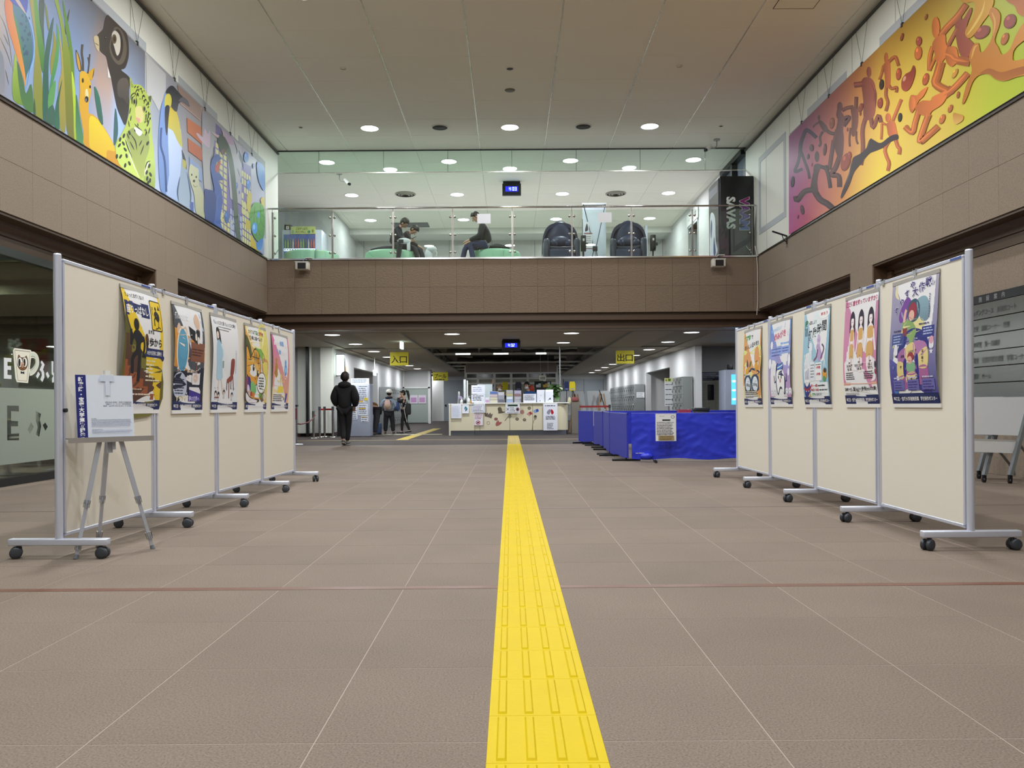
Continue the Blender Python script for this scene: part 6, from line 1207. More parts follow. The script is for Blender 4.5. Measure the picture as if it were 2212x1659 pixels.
# small bags on the benches
BAGM = mat('black nylon bag', '#17191d', .6, bump=.3, bscale=30)
t = thing('bag', 'black slumped bag on the round bench behind the upright student', 'bag', (-.27, 19.5, ZF + .45)); b = MB(); b.ell((0, 0, .07), .30, .16, .10, fn=lambda x, y, z: (x, y, z * (1.1 - .6 * max(x, 0)) if z > 0 else z * .7)); b.build('body', BAGM, t); b = MB(); b.tube([(-.2, -.1, .1), (-.25, -.16, .02), (-.15, -.2, -.02)], .012, 6); b.build('strap', mat('grey strap', '#b4bac4', .6), t)
t = thing('bag', 'dark jacket heap on the round bench behind the leaning student', 'bag', (-3.05, 19.55, ZF + .45)); b = MB(); b.ell((0, 0, .06), .32, .18, .11, fn=lambda x, y, z: (x, y, z * (.75 + .5 * x) if z > 0 else z * .6)); b.build('body', mat('dark navy cloth', '#1a1f30', .8), t)
t = thing('bag', 'small white drawstring bag standing behind the railing glass', 'bag', (-1.82, 18.75, ZF)); b = MB(); b.ell((.02, 0, .36), .12, .09, .08); b.ell((-.05, 0, .22), .09, .08, .17); b.build('body', mat('white cloth', '#d4d8dc', .7), t); b = MB(); b.tube([(.10, 0, .34), (.14, 0, .28), (.13, 0, .2)], .014, 6); b.build('handle', WHITE, t); MB().box(-.14, .06, -.06, .06, 0, .10).build('base', WHITE, t)
t = thing('small_flower_sign', 'small yellow and white card standing at the lounge wall', 'sign', (-5.2, 24.2, ZF)); MB().box(-.05, .05, 0, .02, .35, .62).build('card', mat('yellow card', '#c9c070', .5), t); MB().box(-.02, .02, 0, .02, .66, .95).build('tag', mat('blue tag', '#7f8cc0', .5), t); MB().box(-.06, .06, -.03, .05, 0, .35).build('stand', WHITE, t)

# ================================================================ cafe behind glass on the left
cg = thing('cafe_window', 'large cafe window with mug emblem and frosted band beside the left boards', 'window', (-5.70, 10.0, 0), world=True)
for ya, yb in ((-6, -2.6), (-2.6, .8), (.8, 4.2), (4.2, 7.6), (7.6, 12.06)): MB().box(-5.705, -5.695, ya + .004, yb - .004, .09, 2.69).build('pane', GLASSC, cg)
MB().box(-5.74, -5.66, -6, 12.06, 0, .09).build('base_rail', BLACK, cg); MB().box(-5.74, -5.66, -6, 12.06, 2.60, 2.69).build('head_rail', mat('dark green rail', '#2c332f', .35), cg)
Z_ = conv(0, 680, 4.366)
def gpx(pts): return [(lambda p: (p.y, p.z))(onwall(x, y, -5.69)) for x, y in Z_(pts)]
a = Art(); E1 = gpx([(68, 856), (180, 858), (180, 910), (104, 912), (104, 1030), (150, 1032), (150, 1062), (180, 1064), (180, 1090), (104, 1110), (104, 1130), (182, 1120), (182, 1185), (70, 1186)])
E1 = gpx([(68, 856), (180, 858), (180, 912), (106, 908), (106, 1000), (172, 1004), (172, 1052), (106, 1052), (106, 1122), (182, 1118), (182, 1184), (70, 1184)])
F1 = [gpx([(338, 905), (388, 935), (378, 990), (390, 1050), (372, 1150), (340, 1130), (356, 1060), (340, 1000)]), gpx([(295, 1015), (320, 1055), (285, 1125), (262, 1085)]), gpx([(430, 1015), (452, 1055), (430, 1095), (404, 1040)])]
fr = Art(); fr.poly([(7.7, .243), (12.0, .243), (12.0, 1.11), (7.7, 1.11)], '#b9c0b8', holes=[E1] + F1)
FROST = bpy.data.materials.new('frosted film'); FROST.use_nodes = True; _nt = FROST.node_tree; _nt.nodes.clear(); _o = _nt.nodes.new('ShaderNodeOutputMaterial'); _m = _nt.nodes.new('ShaderNodeMixShader'); _d = _nt.nodes.new('ShaderNodeBsdfDiffuse'); _t = _nt.nodes.new('ShaderNodeBsdfTranslucent'); _a = _nt.nodes.new('ShaderNodeAddShader')
_d.inputs[0].default_value = col4('#a3aba3'); _t.inputs[0].default_value = col4('#8f988f'); _m.inputs[0].default_value = .35; _nt.links.new(_d.outputs[0], _m.inputs[1]); _nt.links.new(_t.outputs[0], _m.inputs[2]); _nt.links.new(_m.outputs[0], _o.inputs[0])
fr.build('frosted_film', lambda u, v, l: Vector((-5.692, u, v)), FROST, cg)
MB().box(-5.6935, -5.692, -6, 7.7, .243, 1.11).build('frosted_film', FROST, cg)
a = Art(); W_ = '#dfe3e6'
a.poly(gpx([(36, 404), (108, 410), (106, 446), (70, 443), (70, 482), (104, 484), (104, 520), (70, 518), (70, 566), (108, 570), (108, 606), (36, 602)]), W_)
mg = gpx([(135, 318), (290, 338), (296, 356), (282, 470), (262, 640), (160, 630), (148, 600), (126, 336)]); a.poly(mg, '#e8e6d4'); a.line(mg, .012, '#f0efe6', 0, False, True); a.line(gpx([(140, 332), (284, 350), (270, 470), (252, 626), (168, 618), (138, 345)]), .006, '#3a3830', 0, False, True)
hd = gpx([(288, 380), (318, 378), (345, 405), (350, 460), (330, 510), (300, 540), (278, 545)]); a.line(hd, .075, '#eceadd', 4); a.line(hd, .05, '#d4dccb', 4); a.line(gpx([(290, 395), (315, 392), (334, 415), (336, 460), (318, 500), (285, 528)]), .005, '#3a3830', 4); a.line(gpx([(290, 425), (312, 420), (320, 440), (308, 478), (286, 495)]), .005, '#3a3830', 4)
a.blob(gpx([(170, 385), (180, 378), (192, 398), (210, 402), (232, 400), (246, 385), (254, 396), (262, 430), (262, 470), (246, 510), (215, 526), (185, 515), (164, 480), (162, 440)]), '#4a2f1e'); a.blob(gpx([(173, 391), (181, 386), (193, 404), (210, 408), (232, 405), (246, 392), (251, 400), (257, 432), (257, 470), (243, 505), (215, 520), (187, 510), (169, 478), (167, 440)]), '#8a5a3a')
for x in (187, 234): (p,), = (gpx([(x, 447)]),); a.disc(p[0], p[1], .052, .062, '#2c2018'); a.disc(p[0], p[1], .045, .056, '#f0f0ea'); a.disc(p[0] - .01, p[1] - .004, .022, .046, '#1c1612')
(p,), = (gpx([(211, 466)]),); a.disc(p[0], p[1] + .01, .03, .018, '#c9a890'); a.disc(p[0], p[1] - .02, .035, .024, '#b08a70'); a.line([(p[0] - .03, p[1] - .03), (p[0], p[1] - .05), (p[0] + .03, p[1] - .03)], .006, '#2c1c14', 3)
a.poly(gpx([(194, 530), (210, 540), (228, 534), (228, 560), (211, 552), (194, 556)]), '#22262c')
for pts in ([(392, 430), (420, 470), (404, 515), (416, 545), (418, 590), (398, 635), (380, 610), (394, 570), (390, 540), (372, 520), (394, 470), (382, 448)], [(358, 535), (376, 560), (352, 602), (338, 580)], [(446, 535), (466, 578), (450, 602), (430, 556)], [(484, 436), (502, 440), (500, 540), (512, 560), (524, 550), (524, 600), (508, 636), (490, 640), (490, 600), (502, 575), (486, 560)], [(508, 470), (520, 450), (526, 480)]): a.poly(gpx(pts), W_)
a.build('window_lettering', lambda u, v, l: Vector((-5.689 + .00005 * l, u, v)), PAINT, cg)
b = MB(); b.box(-13, -5.9, 13.3, 13.5, 0, 2.8); b.box(-13.2, -13, -6, 13.5, 0, 2.8); struct('wall_cafe', b, mat('cafe wall grey', '#b4b2aa', .7))
for k in range(6): MB().box(-11.8 + 1.0 * k, -11.79 + 1.0 * k, 13.292, 13.3, 0, 2.4).build('panel_seam', JOINT, bpy.data.objects['wall_cafe'])
b = MB(); b.box(-13, -5.76, -6, 10.9, 2.62, 2.75); b.box(-13, -5.76, 10.9, 13.3, 2.42, 2.75); struct('ceiling_cafe', b, mat('cafe ceiling olive', '#8d8c78', .8))
t = thing('painting', 'red framed painting of a brown animal with a yellow disc inside the cafe', 'painting', (-7.82, 13.27, 1.75)); b = MB(); b.bbox(-.26, .26, -.02, .02, -.29, .29, .006, 1); b.build('canvas', mat('white canvas edge', '#c9c8c4', .6), t)
a = Art(); a.rect(-.245, -.275, .245, .275, '#a3211f'); a.disc(-.03, .16, .10, .09, '#6f5a50'); a.disc(-.03, .13, .065, .06, '#b98e70'); a.disc(-.02, .115, .02, .022, '#3a1d18'); a.disc(.18, .06, .05, .05, '#c9b83a'); a.blob([(-.12, .06), (.06, .06), (.1, -.08), (.04, -.22), (-.1, -.22), (-.16, -.08)], '#6a5448'); a.rect(.02, -.04, .14, .06, '#a87a34'); a.disc(.08, -.14, .07, .03, '#23222c'); a.rect(-.14, -.2, .1, -.16, '#4a7a44'); a.build('artwork', lambda u, v, l: Vector((u, -.0205 - .0001 * l, v)), PAINT, t)
t = thing('pendant_lamp', 'clear crystal pendant lamp hanging inside the cafe', 'lamp', (-7.35, 12.0, 1.78)); b = MB(); b.cyl((0, 0, .05), (0, 0, .64), .003, n=6); b.build('cord', BLACK, t); b = MB()
for k in range(14): an = k * 2.4; b.ell((.09 * math.cos(an) * (1 - k / 30), .09 * math.sin(an) * (1 - k / 30), -.04 + .012 * k), .022, .022, .032, 6, 4)
b.build('crystals', mat('crystal', '#d4d8d8', .08, spec=.9), t)
t = thing('shelf_unit', 'dark menu shelf seen through the frosted letter inside the cafe', 'shelf', (-7.2, 12.4, 0)); MB().box(-.5, .5, 0, .3, .70, .74).build('shelf', mat('pale wood', '#b9a88a', .5), t); MB().box(-.5, .5, .28, .3, 0, 1.05).build('back', mat('menu black', '#23262a', .6), t); MB().box(-.35, -.22, .02, .12, .74, .98).build('white_box', PAPER, t)
def cafe_table(label, x, y):
    t = thing('cafe_table', label, 'table', (x, y, 0), 0, 'cafe tables'); b = MB(); b.cyl((0, 0, .70), (0, 0, .73), .32, n=24); b.build('top', mat('pale table top', '#c4bca8', .5), t); MB().cyl((0, 0, .02), (0, 0, .70), .035, n=12).build('leg', ALU, t); MB().cyl((0, 0, 0), (0, 0, .02), .22, n=20).build('base', ALU, t)
cafe_table('round cafe table nearest the window edge of the frame', -6.6, 10.6); cafe_table('round cafe table behind the second glass letter', -6.35, 11.4)
def cafe_chair(label, x, y, rz):
    t = thing('cafe_chair', label, 'chair', (x, y, 0), rz, 'cafe chairs'); b = MB(); b.bbox(-.2, .2, -.2, .2, .43, .46, .01); b.build('seat', WHITE, t); b = MB(); b.bbox(-.2, .2, .18, .21, .55, .85, .01); b.build('backrest', WHITE, t)
    for sx2, sy2 in ((-1, -1), (1, -1), (-1, 1), (1, 1)): b = MB(); b.cyl((sx2 * .16, sy2 * .16, .43), (sx2 * .21, sy2 * .21, 0), .014, n=8); b.build('leg', WHITE, t)
    b = MB(); b.box(-.19, .19, .185, .2, .43, .6); b.build('back_stay', WHITE, t)
cafe_chair('white cafe chair left of the first table', -7.1, 10.3, .4); cafe_chair('white cafe chair behind the first table', -7.3, 11.95, -.5)
ld = bpy.data.lights.new('cafe_light', 'AREA'); ld.size = 1.2; ld.energy = 320; ld.color = (1, .97, .9); lo = bpy.data.objects.new('cafe_light', ld); C.objects.link(lo); lo.location = (-7.6, 10.4, 2.55)
for k, (x, y) in enumerate(((-7.5, 11.9), (-9, 9.5))):
    pass

# ================================================================ right side: directory and folded tables
ds = thing('directory_board', 'grey wall directory board with black header behind the nearest right display board', 'sign', (5.83, 9.0, 1.2), world=True)
uu, _ = derot(2106.5, 700)
zz = []
for y in (641.6, 659.3, 692.8, 726.7, 760.7, 794.1, 828.2, 868): u_, v_ = derot(2106.5, y); zz.append(CH - 5.83 * v_ / u_)
MB().box(5.80, 5.825, 7.4, 10.32, zz[1], zz[0]).build('header', mat('black header', '#202126', .35), ds)
for k in range(6): MB().box(5.803, 5.825, 7.4, 10.32, zz[k + 2] + .006, zz[k + 1] - .006).build('name_panel', mat('grey satin plate', '#7d807c', .22, .6), ds)
a = Art()
for i, ch in enumerate('施設案内'): a.text(ch, .30 + .155 * i, (zz[0] + zz[1]) / 2 - .028, .07, '#8f9094', .01)
rows = ('ジョギングコース　多目的コート', '更衣室　談話コーナー　控室', '小体育室　第一会議室', '体育室　生涯学習交流室　学習コーナー', '会議室　ホール', '')
for k, s_ in enumerate(rows):
    if s_: a.text(s_, .10, zz[k + 2] + .055, .075, '#4c4f50', .01, width=.062 * len(s_))
ds_l = a.build('lettering', lambda u, v, l: Vector((5.7985 - .0001 * l, 10.25 - u, v)), PAINT, ds); ds_l['kind'] = 'stuff'
def flip_table(label, y, k):
    t = thing('folding_table', label, 'folding table', (5.3, y, 0), 0, 'folded tables by the directory', world=True)
    def q(pts, yy): return [(lambda p: (p.x, p.z))(at(x + k, v, yy)) for x, v in pts]
    b = MB(); b.prism(q([(2040, 859), (2167, 857), (2146, 941), (2040, 938)], y), lambda u, v, w_: (u, y + w_, v), .028); b.build('top', mat('white laminate', '#e2e6ea', .14), t)
    b = MB(); b.prism(q([(2040, 947), (2141, 951), (2131, 979), (2040, 976)], y + .03), lambda u, v, w_: (u, y + .03 + w_, v), .015); b.build('modesty_panel', mat('pale panel', '#dcdede', .3), t)
    p0 = at(2169 + k, 858, y); p1 = at(2124 + k, 1026, y)
    for dy in (-.02, .55): b = MB(); b.bar((p0.x, y + dy, p0.z), (p1.x, y + dy, p1.z), .035, .05, (0, 1, 0)); b.build('leg', mat('grey leg', '#7f8688', .4, .3), t)
    m = at(2142 + k, 955, y); e = at(2190 + k, 1000, y); b = MB(); b.tube([(m.x, y, m.z), (e.x, y + .1, e.z), (e.x + .07, y + .12, .12), (e.x + .08, y + .12, .06)], .014, 8); b.build('stay', mat('grey leg', '#7f8688'), t)
    for dy in (-.02, .55): b = MB(); b.lathe([(.003, -.012), (.026, -.012), (.026, .012), (.003, .012)], 14, (p1.x - .005, y + dy, .026), 'x'); b.box(p1.x - .02, p1.x + .015, y + dy - .015, y + dy + .015, .03, p1.z); b.build('caster', BLACK, t)
flip_table('white flip top table folded upright, partly hidden by the pole', 8.75, 0); flip_table('white flip top table folded upright, nested at the frame edge', 8.62, 56)
from mathutils import noise as mnoise
# ================================================================ reception counter
YC = 23.75; K_ = conv(940, 760, 6.506)
def kp(x, y, Y=YC): (q,) = K_([(x, y)]); return at(q[0], q[1], Y)
CREAM = mat('cream laminate', '#d2cab0', .5); KICK = mat('brushed kick plate', '#6d7078', .3, .6)
rc = thing('reception_counter', 'long cream reception counter with stickers and notices at the end of the yellow strip', 'counter', (0, YC, 0), world=True)
xa, xb, xm = -1.80, 1.46, -1.06
MB().box(xm, xb, YC, YC + .7, .14, .92).build('body', CREAM, rc)
b = MB(); n = 8; pts = [(xb, YC)] + [(xb + .26 * math.sin(t * math.pi / 2 / n), YC + .26 * (1 - math.cos(t * math.pi / 2 / n))) for t in range(1, n + 1)] + [(xb + .26, YC + 1.6), (xb, YC + 1.6)]
b.prism(pts, lambda u, v, w_: (u, v, .14 + w_), .78); b.build('curved_end', CREAM, rc)
MB().box(xa + .05, xm, YC - .05, YC + .9, .14, .90).build('side_body', CREAM, rc); MB().box(xa, xa + .05, YC - .08, YC + .95, 0, .93).build('end_panel', mat('pale cream edge', '#d0cbb8', .45), rc)
MB().box(xa + .05, xm, YC - .02, YC + .8, 0, .14).build('kick_plate', KICK, rc); MB().box(xm, xb + .2, YC + .04, YC + .7, 0, .14).build('kick_plate', KICK, rc)
b = MB(); b.bbox(xa - .01, xm, YC - .07, YC + .95, .90, .935, .006); b.bbox(xm, xb + .28, YC - .04, YC + .75, .92, .955, .006); b.build('worktop', mat('white worktop', '#d8d8d2', .35), rc)
for x in (540, 628, 1048, 1370, 1528): p = kp(x, 800); MB().box(p.x - .005, p.x + .005, YC - .003, YC, .14, .92).build('panel_joint', mat('counter joint', '#6f6a58', .6), rc)
a = Art()
def kk(pts): return [(lambda p: (p.x, p.z))(kp(x, y)) for x, y in pts]
GR = '#5c5648'
a.blob(kk([(875, 860), (890, 855), (880, 790), (925, 780), (945, 835), (975, 840), (970, 855), (900, 868)]), GR); a.poly(kk([(692, 850), (725, 870), (735, 850), (752, 880), (775, 850), (785, 880), (812, 870), (790, 935), (700, 905)]), '#6a5f56')
a.disc(*kk([(855, 945)])[0], .055, .045, '#8a5c58'); a.blob(kk([(850, 1010), (885, 960), (900, 985), (940, 990), (910, 1025), (862, 1045)]), '#a05f5c')
for x, y in ((378, 1005), (1322, 792), (1255, 955), (1152, 945)): p, = kk([(x, y)]); a.disc(p[0], p[1], .05, .045, GR); a.disc(p[0], p[1], .028, .024, '#8a8470')
for x, y in ((487, 952), (747, 1000)): p, = kk([(x, y)]); a.ring(p[0], p[1], .05, .052, .012, '#8a8672')
a.blob(kk([(1190, 850), (1215, 815), (1245, 825), (1250, 860), (1220, 875)]), '#a87a74'); a.poly(kk([(1285, 875), (1310, 850), (1345, 880), (1330, 905)]), '#b48a88'); a.poly(kk([(1315, 850), (1345, 838), (1368, 870), (1340, 888)]), '#9a3a36'); a.poly(kk([(1378, 830), (1400, 810), (1425, 850), (1400, 862)]), '#7f9ccc'); a.poly(kk([(1410, 812), (1445, 800), (1458, 835), (1425, 850)]), '#2f4fa8')
a.line(kk([(978, 970), (1035, 900)]), .02, '#7a766a'); a.disc(*kk([(1048, 905)])[0], .05, .06, '#8f8a7a'); a.disc(*kk([(1405, 920)])[0], .045, .07, '#8f8a7c'); a.disc(*kk([(1410, 908)])[0], .04, .035, '#4a463c'); a.line(kk([(1395, 950), (1372, 1010), (1365, 1100)]), .015, '#6f6a58', 3)
a.build('stickers', lambda u, v, l: Vector((u, YC - .0015 - .0001 * l, v)), PAINT, rc)
CARD = mat('white card', '#dcdfea', .55)
def notice(label, x0, y0, x1, y1, fn=None, dy=-.012, m_=None, name='paper_notice', grp='notices on the reception counter', th=.004, Y=YC):
    p, q = kp(x0, y1, Y), kp(x1, y0, Y); t = thing(name, label, 'notice', (p.x, Y + dy, p.z), 0, grp)
    W, H = q.x - p.x, q.z - p.z; MB().box(0, W, -th, 0, 0, H).build('sheet', m_ or CARD, t); a = Art()
    if fn: fn(a, W, H); a.build('print', lambda u, v, l: Vector((u, -th - .0006 - .0001 * l, v)), PAINT, t)
    return t
def rowsf(n, top=.85, c='#4a5060', h=.055): return lambda a, W, H: a.lines(W * .1, W * .92, H * top, H * (top - .08) / n, n, H * h, c)
notice('large faint printed sheet at the low left end of the counter', 230, 735, 370, 935, lambda a, W, H: a.lines(W * .08, W * .92, H * .85, H * .055, 14, H * .02, '#aab4d0'), -.085)
def logo(a, W, H): a.blob([(W * .3, H * .45), (W * .5, H * .85), (W * .8, H * .5), (W * .5, H * .55)], '#2f7f8a'); a.poly([(W * .45, H * .5), (W * .8, H * .5), (W * .5, H * .2)], '#1f4a6a')
notice('small white sheet with a teal arrow emblem on the counter front', 382, 745, 476, 866, logo, -.085)
notice('topmost white board of the stacked counter notices', 508, 468, 698, 592, rowsf(3, .7, '#8a92b4', .10), .10)
notice('middle white board of the stacked counter notices', 508, 600, 698, 715, rowsf(4, .8, '#30343c', .09), .06)
def framed(a, W, H): a.rect(W * .06, H * .10, W * .94, H * .88, '#4a4a54'); a.rect(W * .08, H * .13, W * .92, H * .85, '#dcdfea'); a.lines(W * .14, W * .88, H * .68, H * .16, 4, H * .07, '#6a6478')
notice('white notice with dark frame hung just under the stacked boards', 506, 728, 702, 855, framed, -.05)
def nophoto(a, W, H): a.rect(0, 0, W, H, '#b08a84'); a.rect(W * .04, H * .02, W * .96, H * .98, '#dcd8e2'); a.lines(W * .12, W * .9, H * .86, H * .11, 4, H * .05, '#8a3a44'); a.ring(W * .45, H * .24, W * .24, H * .17, W * .06, '#a02f34'); a.rect(W * .34, H * .18, W * .56, H * .30, '#3a2c2c'); a.line([(W * .28, H * .13), (W * .62, H * .35)], W * .06, '#a02f34')
notice('pinkish notice with a red prohibition circle on the counter front', 545, 860, 676, 1036, nophoto, -.03)
def eatno(a, W, H): a.rect(W * .15, H * .74, W * .85, H * .92, '#1f3a24'); a.line([(W * .06, H * .3), (W * .24, H * .58)], W * .03, '#34343a'); a.line([(W * .24, H * .3), (W * .06, H * .58)], W * .03, '#34343a'); a.lines(W * .32, W * .68, H * .56, H * .16, 3, H * .07, '#4a4a50'); a.ring(W * .84, H * .42, W * .12, H * .2, W * .03, '#8a2f34'); a.disc(W * .84, H * .42, W * .08, H * .14, '#3a3038'); a.lines(W * .1, W * .95, H * .10, H * .1, 1, H * .05, '#5a5a60')
notice('white eating and drinking notice with a dark green strip on the counter front', 990, 730, 1190, 866, eatno, -.05)
def heart(a, W, H): a.lines(W * .12, W * .88, H * .90, .1, 1, H * .035, '#2f3040', 0); a.blob([(W * .24, H * .66), (W * .38, H * .77), (W * .52, H * .77), (W * .50, H * .68), (W * .40, H * .59)], '#8a8a9c'); a.blob([(W * .54, H * .77), (W * .64, H * .77), (W * .74, H * .66), (W * .62, H * .59), (W * .54, H * .66)], '#a8262e'); a.lines(W * .18, W * .85, H * .51, H * .05, 3, H * .03, '#3a3c50', .05); a.lines(W * .26, W * .75, H * .26, H * .05, 5, H * .022, '#4a4c5c', .3)
notice('tall white poster with a red and grey emblem hung on the counter front', 1520, 725, 1716, 1105, heart, -.05)
# leaflets, stands, bottles and plant on the worktop
def stand(label, x0, y0, x1, y1, cols_, dy=.14, name='leaflet_stand', tilt=0.0, cat='leaflet stand'):
    p, q = kp(x0, 726), kp(x1, y0); t = thing(name, label, cat, (p.x, YC + dy, .955), tilt, 'leaflet stands on the counter'); W, H = q.x - p.x, q.z - .955
    b = MB(); b.add([(0, 0, 0), (W, 0, 0), (W, .10, 0), (0, .10, 0), (0, .09, H), (W, .09, H), (W, .10, H), (0, .10, H)], [(0, 1, 2, 3), (4, 5, 6, 7), (0, 1, 5, 4), (1, 2, 6, 5), (2, 3, 7, 6), (3, 0, 4, 7)], False); b.build('holder', mat('clear grey holder', '#aab0bc', .2), t)
    nn = len(cols_)
    for i, c in enumerate(cols_):
        z0, z1 = H * i / nn, H * (i + 1) / nn - .01; f = lambda z: .09 * z / H - .006
        b = MB(); b.add([(.01, f(z0), z0 + .005), (W - .01, f(z0), z0 + .005), (W - .01, f(z1), z1), (.01, f(z1), z1)], [(0, 1, 2, 3)], False); b.build('leaflet', mat('leaflet ' + c, c, .5), t)
    return t
stand('boxed leaflets with a blue header beside the stacked notices', 765, 552, 876, 725, ('#c4c0a8', '#b9b09a', '#b4a4a8', '#4a64a4')); stand('stack of patterned grey booklets next to the blue headed leaflets', 882, 562, 972, 720, ('#5c5a66', '#8a8a94', '#b4b4bc'))
stand('two tier leaflet stand with pale blue front, before the staff in yellow', 1000, 535, 1094, 718, ('#8fa4c8', '#c4ccd8', '#a9a478', '#a4a4a0')); stand('two tier leaflet stand with lilac fronts beside the framed timetable', 1112, 540, 1210, 718, ('#9a9aa4', '#a8a4ac', '#7f5f64', '#a49cb4'))
def fr1(a, W, H): a.lines(W * .08, W * .92, H * .82, H * .11, 6, H * .06, '#6a6e7c')
notice('framed timetable sheet leaning on the counter before the masked staff', 1240, 590, 1420, 716, fr1, .08, th=.01)
def fr2(a, W, H): a.line([(W * .4, H * .6), (W * .5, H * .5), (W * .6, H * .62)], W * .03, '#4a5068'); a.disc(W * .4, H * .15, W * .05, H * .04, '#4a5068')
notice('pale blue framed sheet with small sketch on the counter', 1432, 532, 1545, 716, fr2, .12, th=.01); notice('white framed sheet with a dark leaf emblem on the counter', 1550, 530, 1660, 718, lambda a, W, H: (a.blob([(W * .3, H * .1), (W * .6, H * .4), (W * .7, H * .2), (W * .45, H * .3)], '#30343a'), a.rect(W * .05, H * .85, W * .9, H * .98, '#eef0f4')), .06, th=.01)
notice('small pink sheet stuck beside the stacked notices', 706, 640, 760, 728, lambda a, W, H: a.rect(W * .1, H * .1, W * .9, H * .6, '#c9a0c8'), .03); notice('plain pale panel behind the stacked notices', 585, 448, 800, 720, None, .5, mat('pale aqua panel', '#c4d0d2', .5), th=.01)
for x0, y0, x1, lab in ((395, 385, 425, 'tall clear acrylic strip at the low end of the counter'), (440, 400, 456, 'shorter clear acrylic strip beside the tall one')):
    p, q = kp(x0, 720), kp(x1, y0); tag(MB().box(0, q.x - p.x, 0, .02, 0, q.z - .935).build('acrylic_strip', mat('acrylic edge', '#cfd4d6', .15), loc=(p.x, YC + .2, .935)), lab, 'panel')
def pump(label, x, h_, c, capc, m2=.035):
    p = kp(x, 720); t = thing('pump_bottle', label, 'bottle', (p.x, YC + .08, .935), 0, 'bottles on the counter'); b = MB(); b.lathe([(.004, 0), (m2, 0), (m2, h_ * .6), (m2 * .45, h_ * .72), (m2 * .4, h_ * .8), (.004, h_ * .8)], 14); b.build('body', mat('bottle ' + c, c, .35), t); b = MB(); b.cyl((0, 0, h_ * .8), (0, 0, h_), .007, n=8); b.box(-.012, .045, -.01, .01, h_ * .96, h_); b.build('pump', mat('pump ' + capc, capc, .4), t)
pump('white pump bottle with white nozzle on the low counter', 372, .17, '#e0e2e4', '#e6e6e8'); pump('black pump bottle on the low counter', 420, .17, '#17191c', '#17191c', .045); pump('amber pump bottle beside the stacked notices', 490, .11, '#b98a34', '#e0dcd0', .03); pump('tall white spray bottle beside the amber pump bottle', 470, .22, '#dfe3e6', '#d0d4d8', .04)
t = thing('tissue_rack', 'white wire rack with lilac tissue at the counter end', 'rack', (kp(330, 720).x, YC + .2, .935)); b = MB()
for q in (-.03, .03): b.tube([(q, 0, 0), (q * .7, 0, .2), (q * .4, .02, .36)], .008, 6)
b.build('wire', WHITE, t); b = MB(); b.bbox(-.02, .09, -.05, .05, .12, .22, .02); b.build('tissue', mat('lilac tissue', '#8f86a0', .8), t)
pl = thing('potted_plant', 'green leafy potted plant at the right end of the counter', 'plant', (kp(1700, 720).x, YC + .25, .955)); b = MB(); b.lathe([(.004, 0), (.09, 0), (.12, .16), (.112, .16), (.10, .14), (.004, .14)], 18); b.build('pot', mat('pale green pot', '#a9b4a4', .5), pl)
LEAF = mat('deep green leaf', '#3f6a2c', .5); rn = random.Random(11)
def leafmesh(name, m_, L_=.24, w_=.07):
    b = MB(); b.grid(2, 6, lambda u, v: ((u - .5) * w_ * math.sin(math.pi * (.06 + .94 * v)) * 2, L_ * v - .10 * v * v * L_, .10 * v - .26 * v * v * L_ * 2 + abs(u - .5) * .02)); return b.mesh(name, m_)
lm = leafmesh('leaf', LEAF); lm2 = leafmesh('pale_leaf', mat('variegated leaf', '#b4c49a', .5), .16, .06)
b = MB()
for k in range(9): an = k * 2.4; b.tube([(.03 * math.cos(an), .03 * math.sin(an), .13), (.06 * math.cos(an), .06 * math.sin(an), .28), (.13 * math.cos(an), .13 * math.sin(an), .40)], .006, 5)
b.build('stems', mat('stem green', '#4f6a34', .6), pl)
for k in range(46):
    o = instance('leaf', lm if k % 4 else lm2, pl, (rn.uniform(-.12, .12), rn.uniform(-.1, .1), rn.uniform(.16, .46)), rn.uniform(0, 6.28)); o.rotation_euler = (rn.uniform(-.9, .9), rn.uniform(-.5, .5), rn.uniform(0, 6.28))
tag(MB().cyl((0, 0, 0), (0, 0, 1.66), .018, n=10).build('pole', mat('thin grey pole', '#8f9294', .4, .4), loc=(kp(1765, 720).x, YC + .3, .955)), 'thin grey pole rising from the counter end to the ceiling', 'pole')
# office glazing behind
ow = thing('office_screen', 'white framed glazed office partition behind the reception staff', 'partition', (0, 33.5, 0), world=True)
YO = 33.5
def ox(x): return kp(x, 300, YO).x
for x in (430, 600, 832, 1068, 1300, 1535, 1708): MB().box(ox(x) - .05, ox(x) + .05, YO - .04, YO + .04, 0, 2.5).build('mullion', WHITEP, ow)
for y in (305, 382, 450): z = kp(0, y, YO).z; MB().box(ox(430), ox(1708), YO - .03, YO + .03, z - .035, z + .035).build('transom', WHITEP, ow)
zt_, zm_ = kp(0, 305, YO).z, kp(0, 382, YO).z
for x0, x1 in zip((430, 600, 832, 1068, 1300, 1535), (600, 832, 1068, 1300, 1535, 1708)):
    MB().box(ox(x0) + .05, ox(x1) - .05, YO, YO + .01, zm_ + .035, zt_ - .035).build('pane', mat('dark office glass', '#1c1d1f', .12, spec=.6), ow); MB().box(ox(x0) + .05, ox(x1) - .05, YO, YO + .02, 0, zm_ - .035).build('panel', mat('cream office panel', '#9c9a8a', .6), ow)
MB().box(ox(430), ox(1708), YO - .05, YO + .05, zt_ + .03, LC + .2).build('head', mat('taupe bulkhead', '#8f7f78', .6), ow)
notice('small white card hanging above the office shelf', 1464, 332, 1558, 402, lambda a, W, H: (a.rect(W * .15, H * .2, W * .85, H * .75, '#8a8a7c'), a.lines(W * .2, W * .8, H * .55, H * .2, 2, H * .1, '#dcdcd0')), 0, mat('ivory card', '#e2e2d4', .5), 'hanging_card', 'cards behind the counter', .01, 27.5)
hc = [o for o in C.objects if o.name.startswith('hanging_card')][-1]
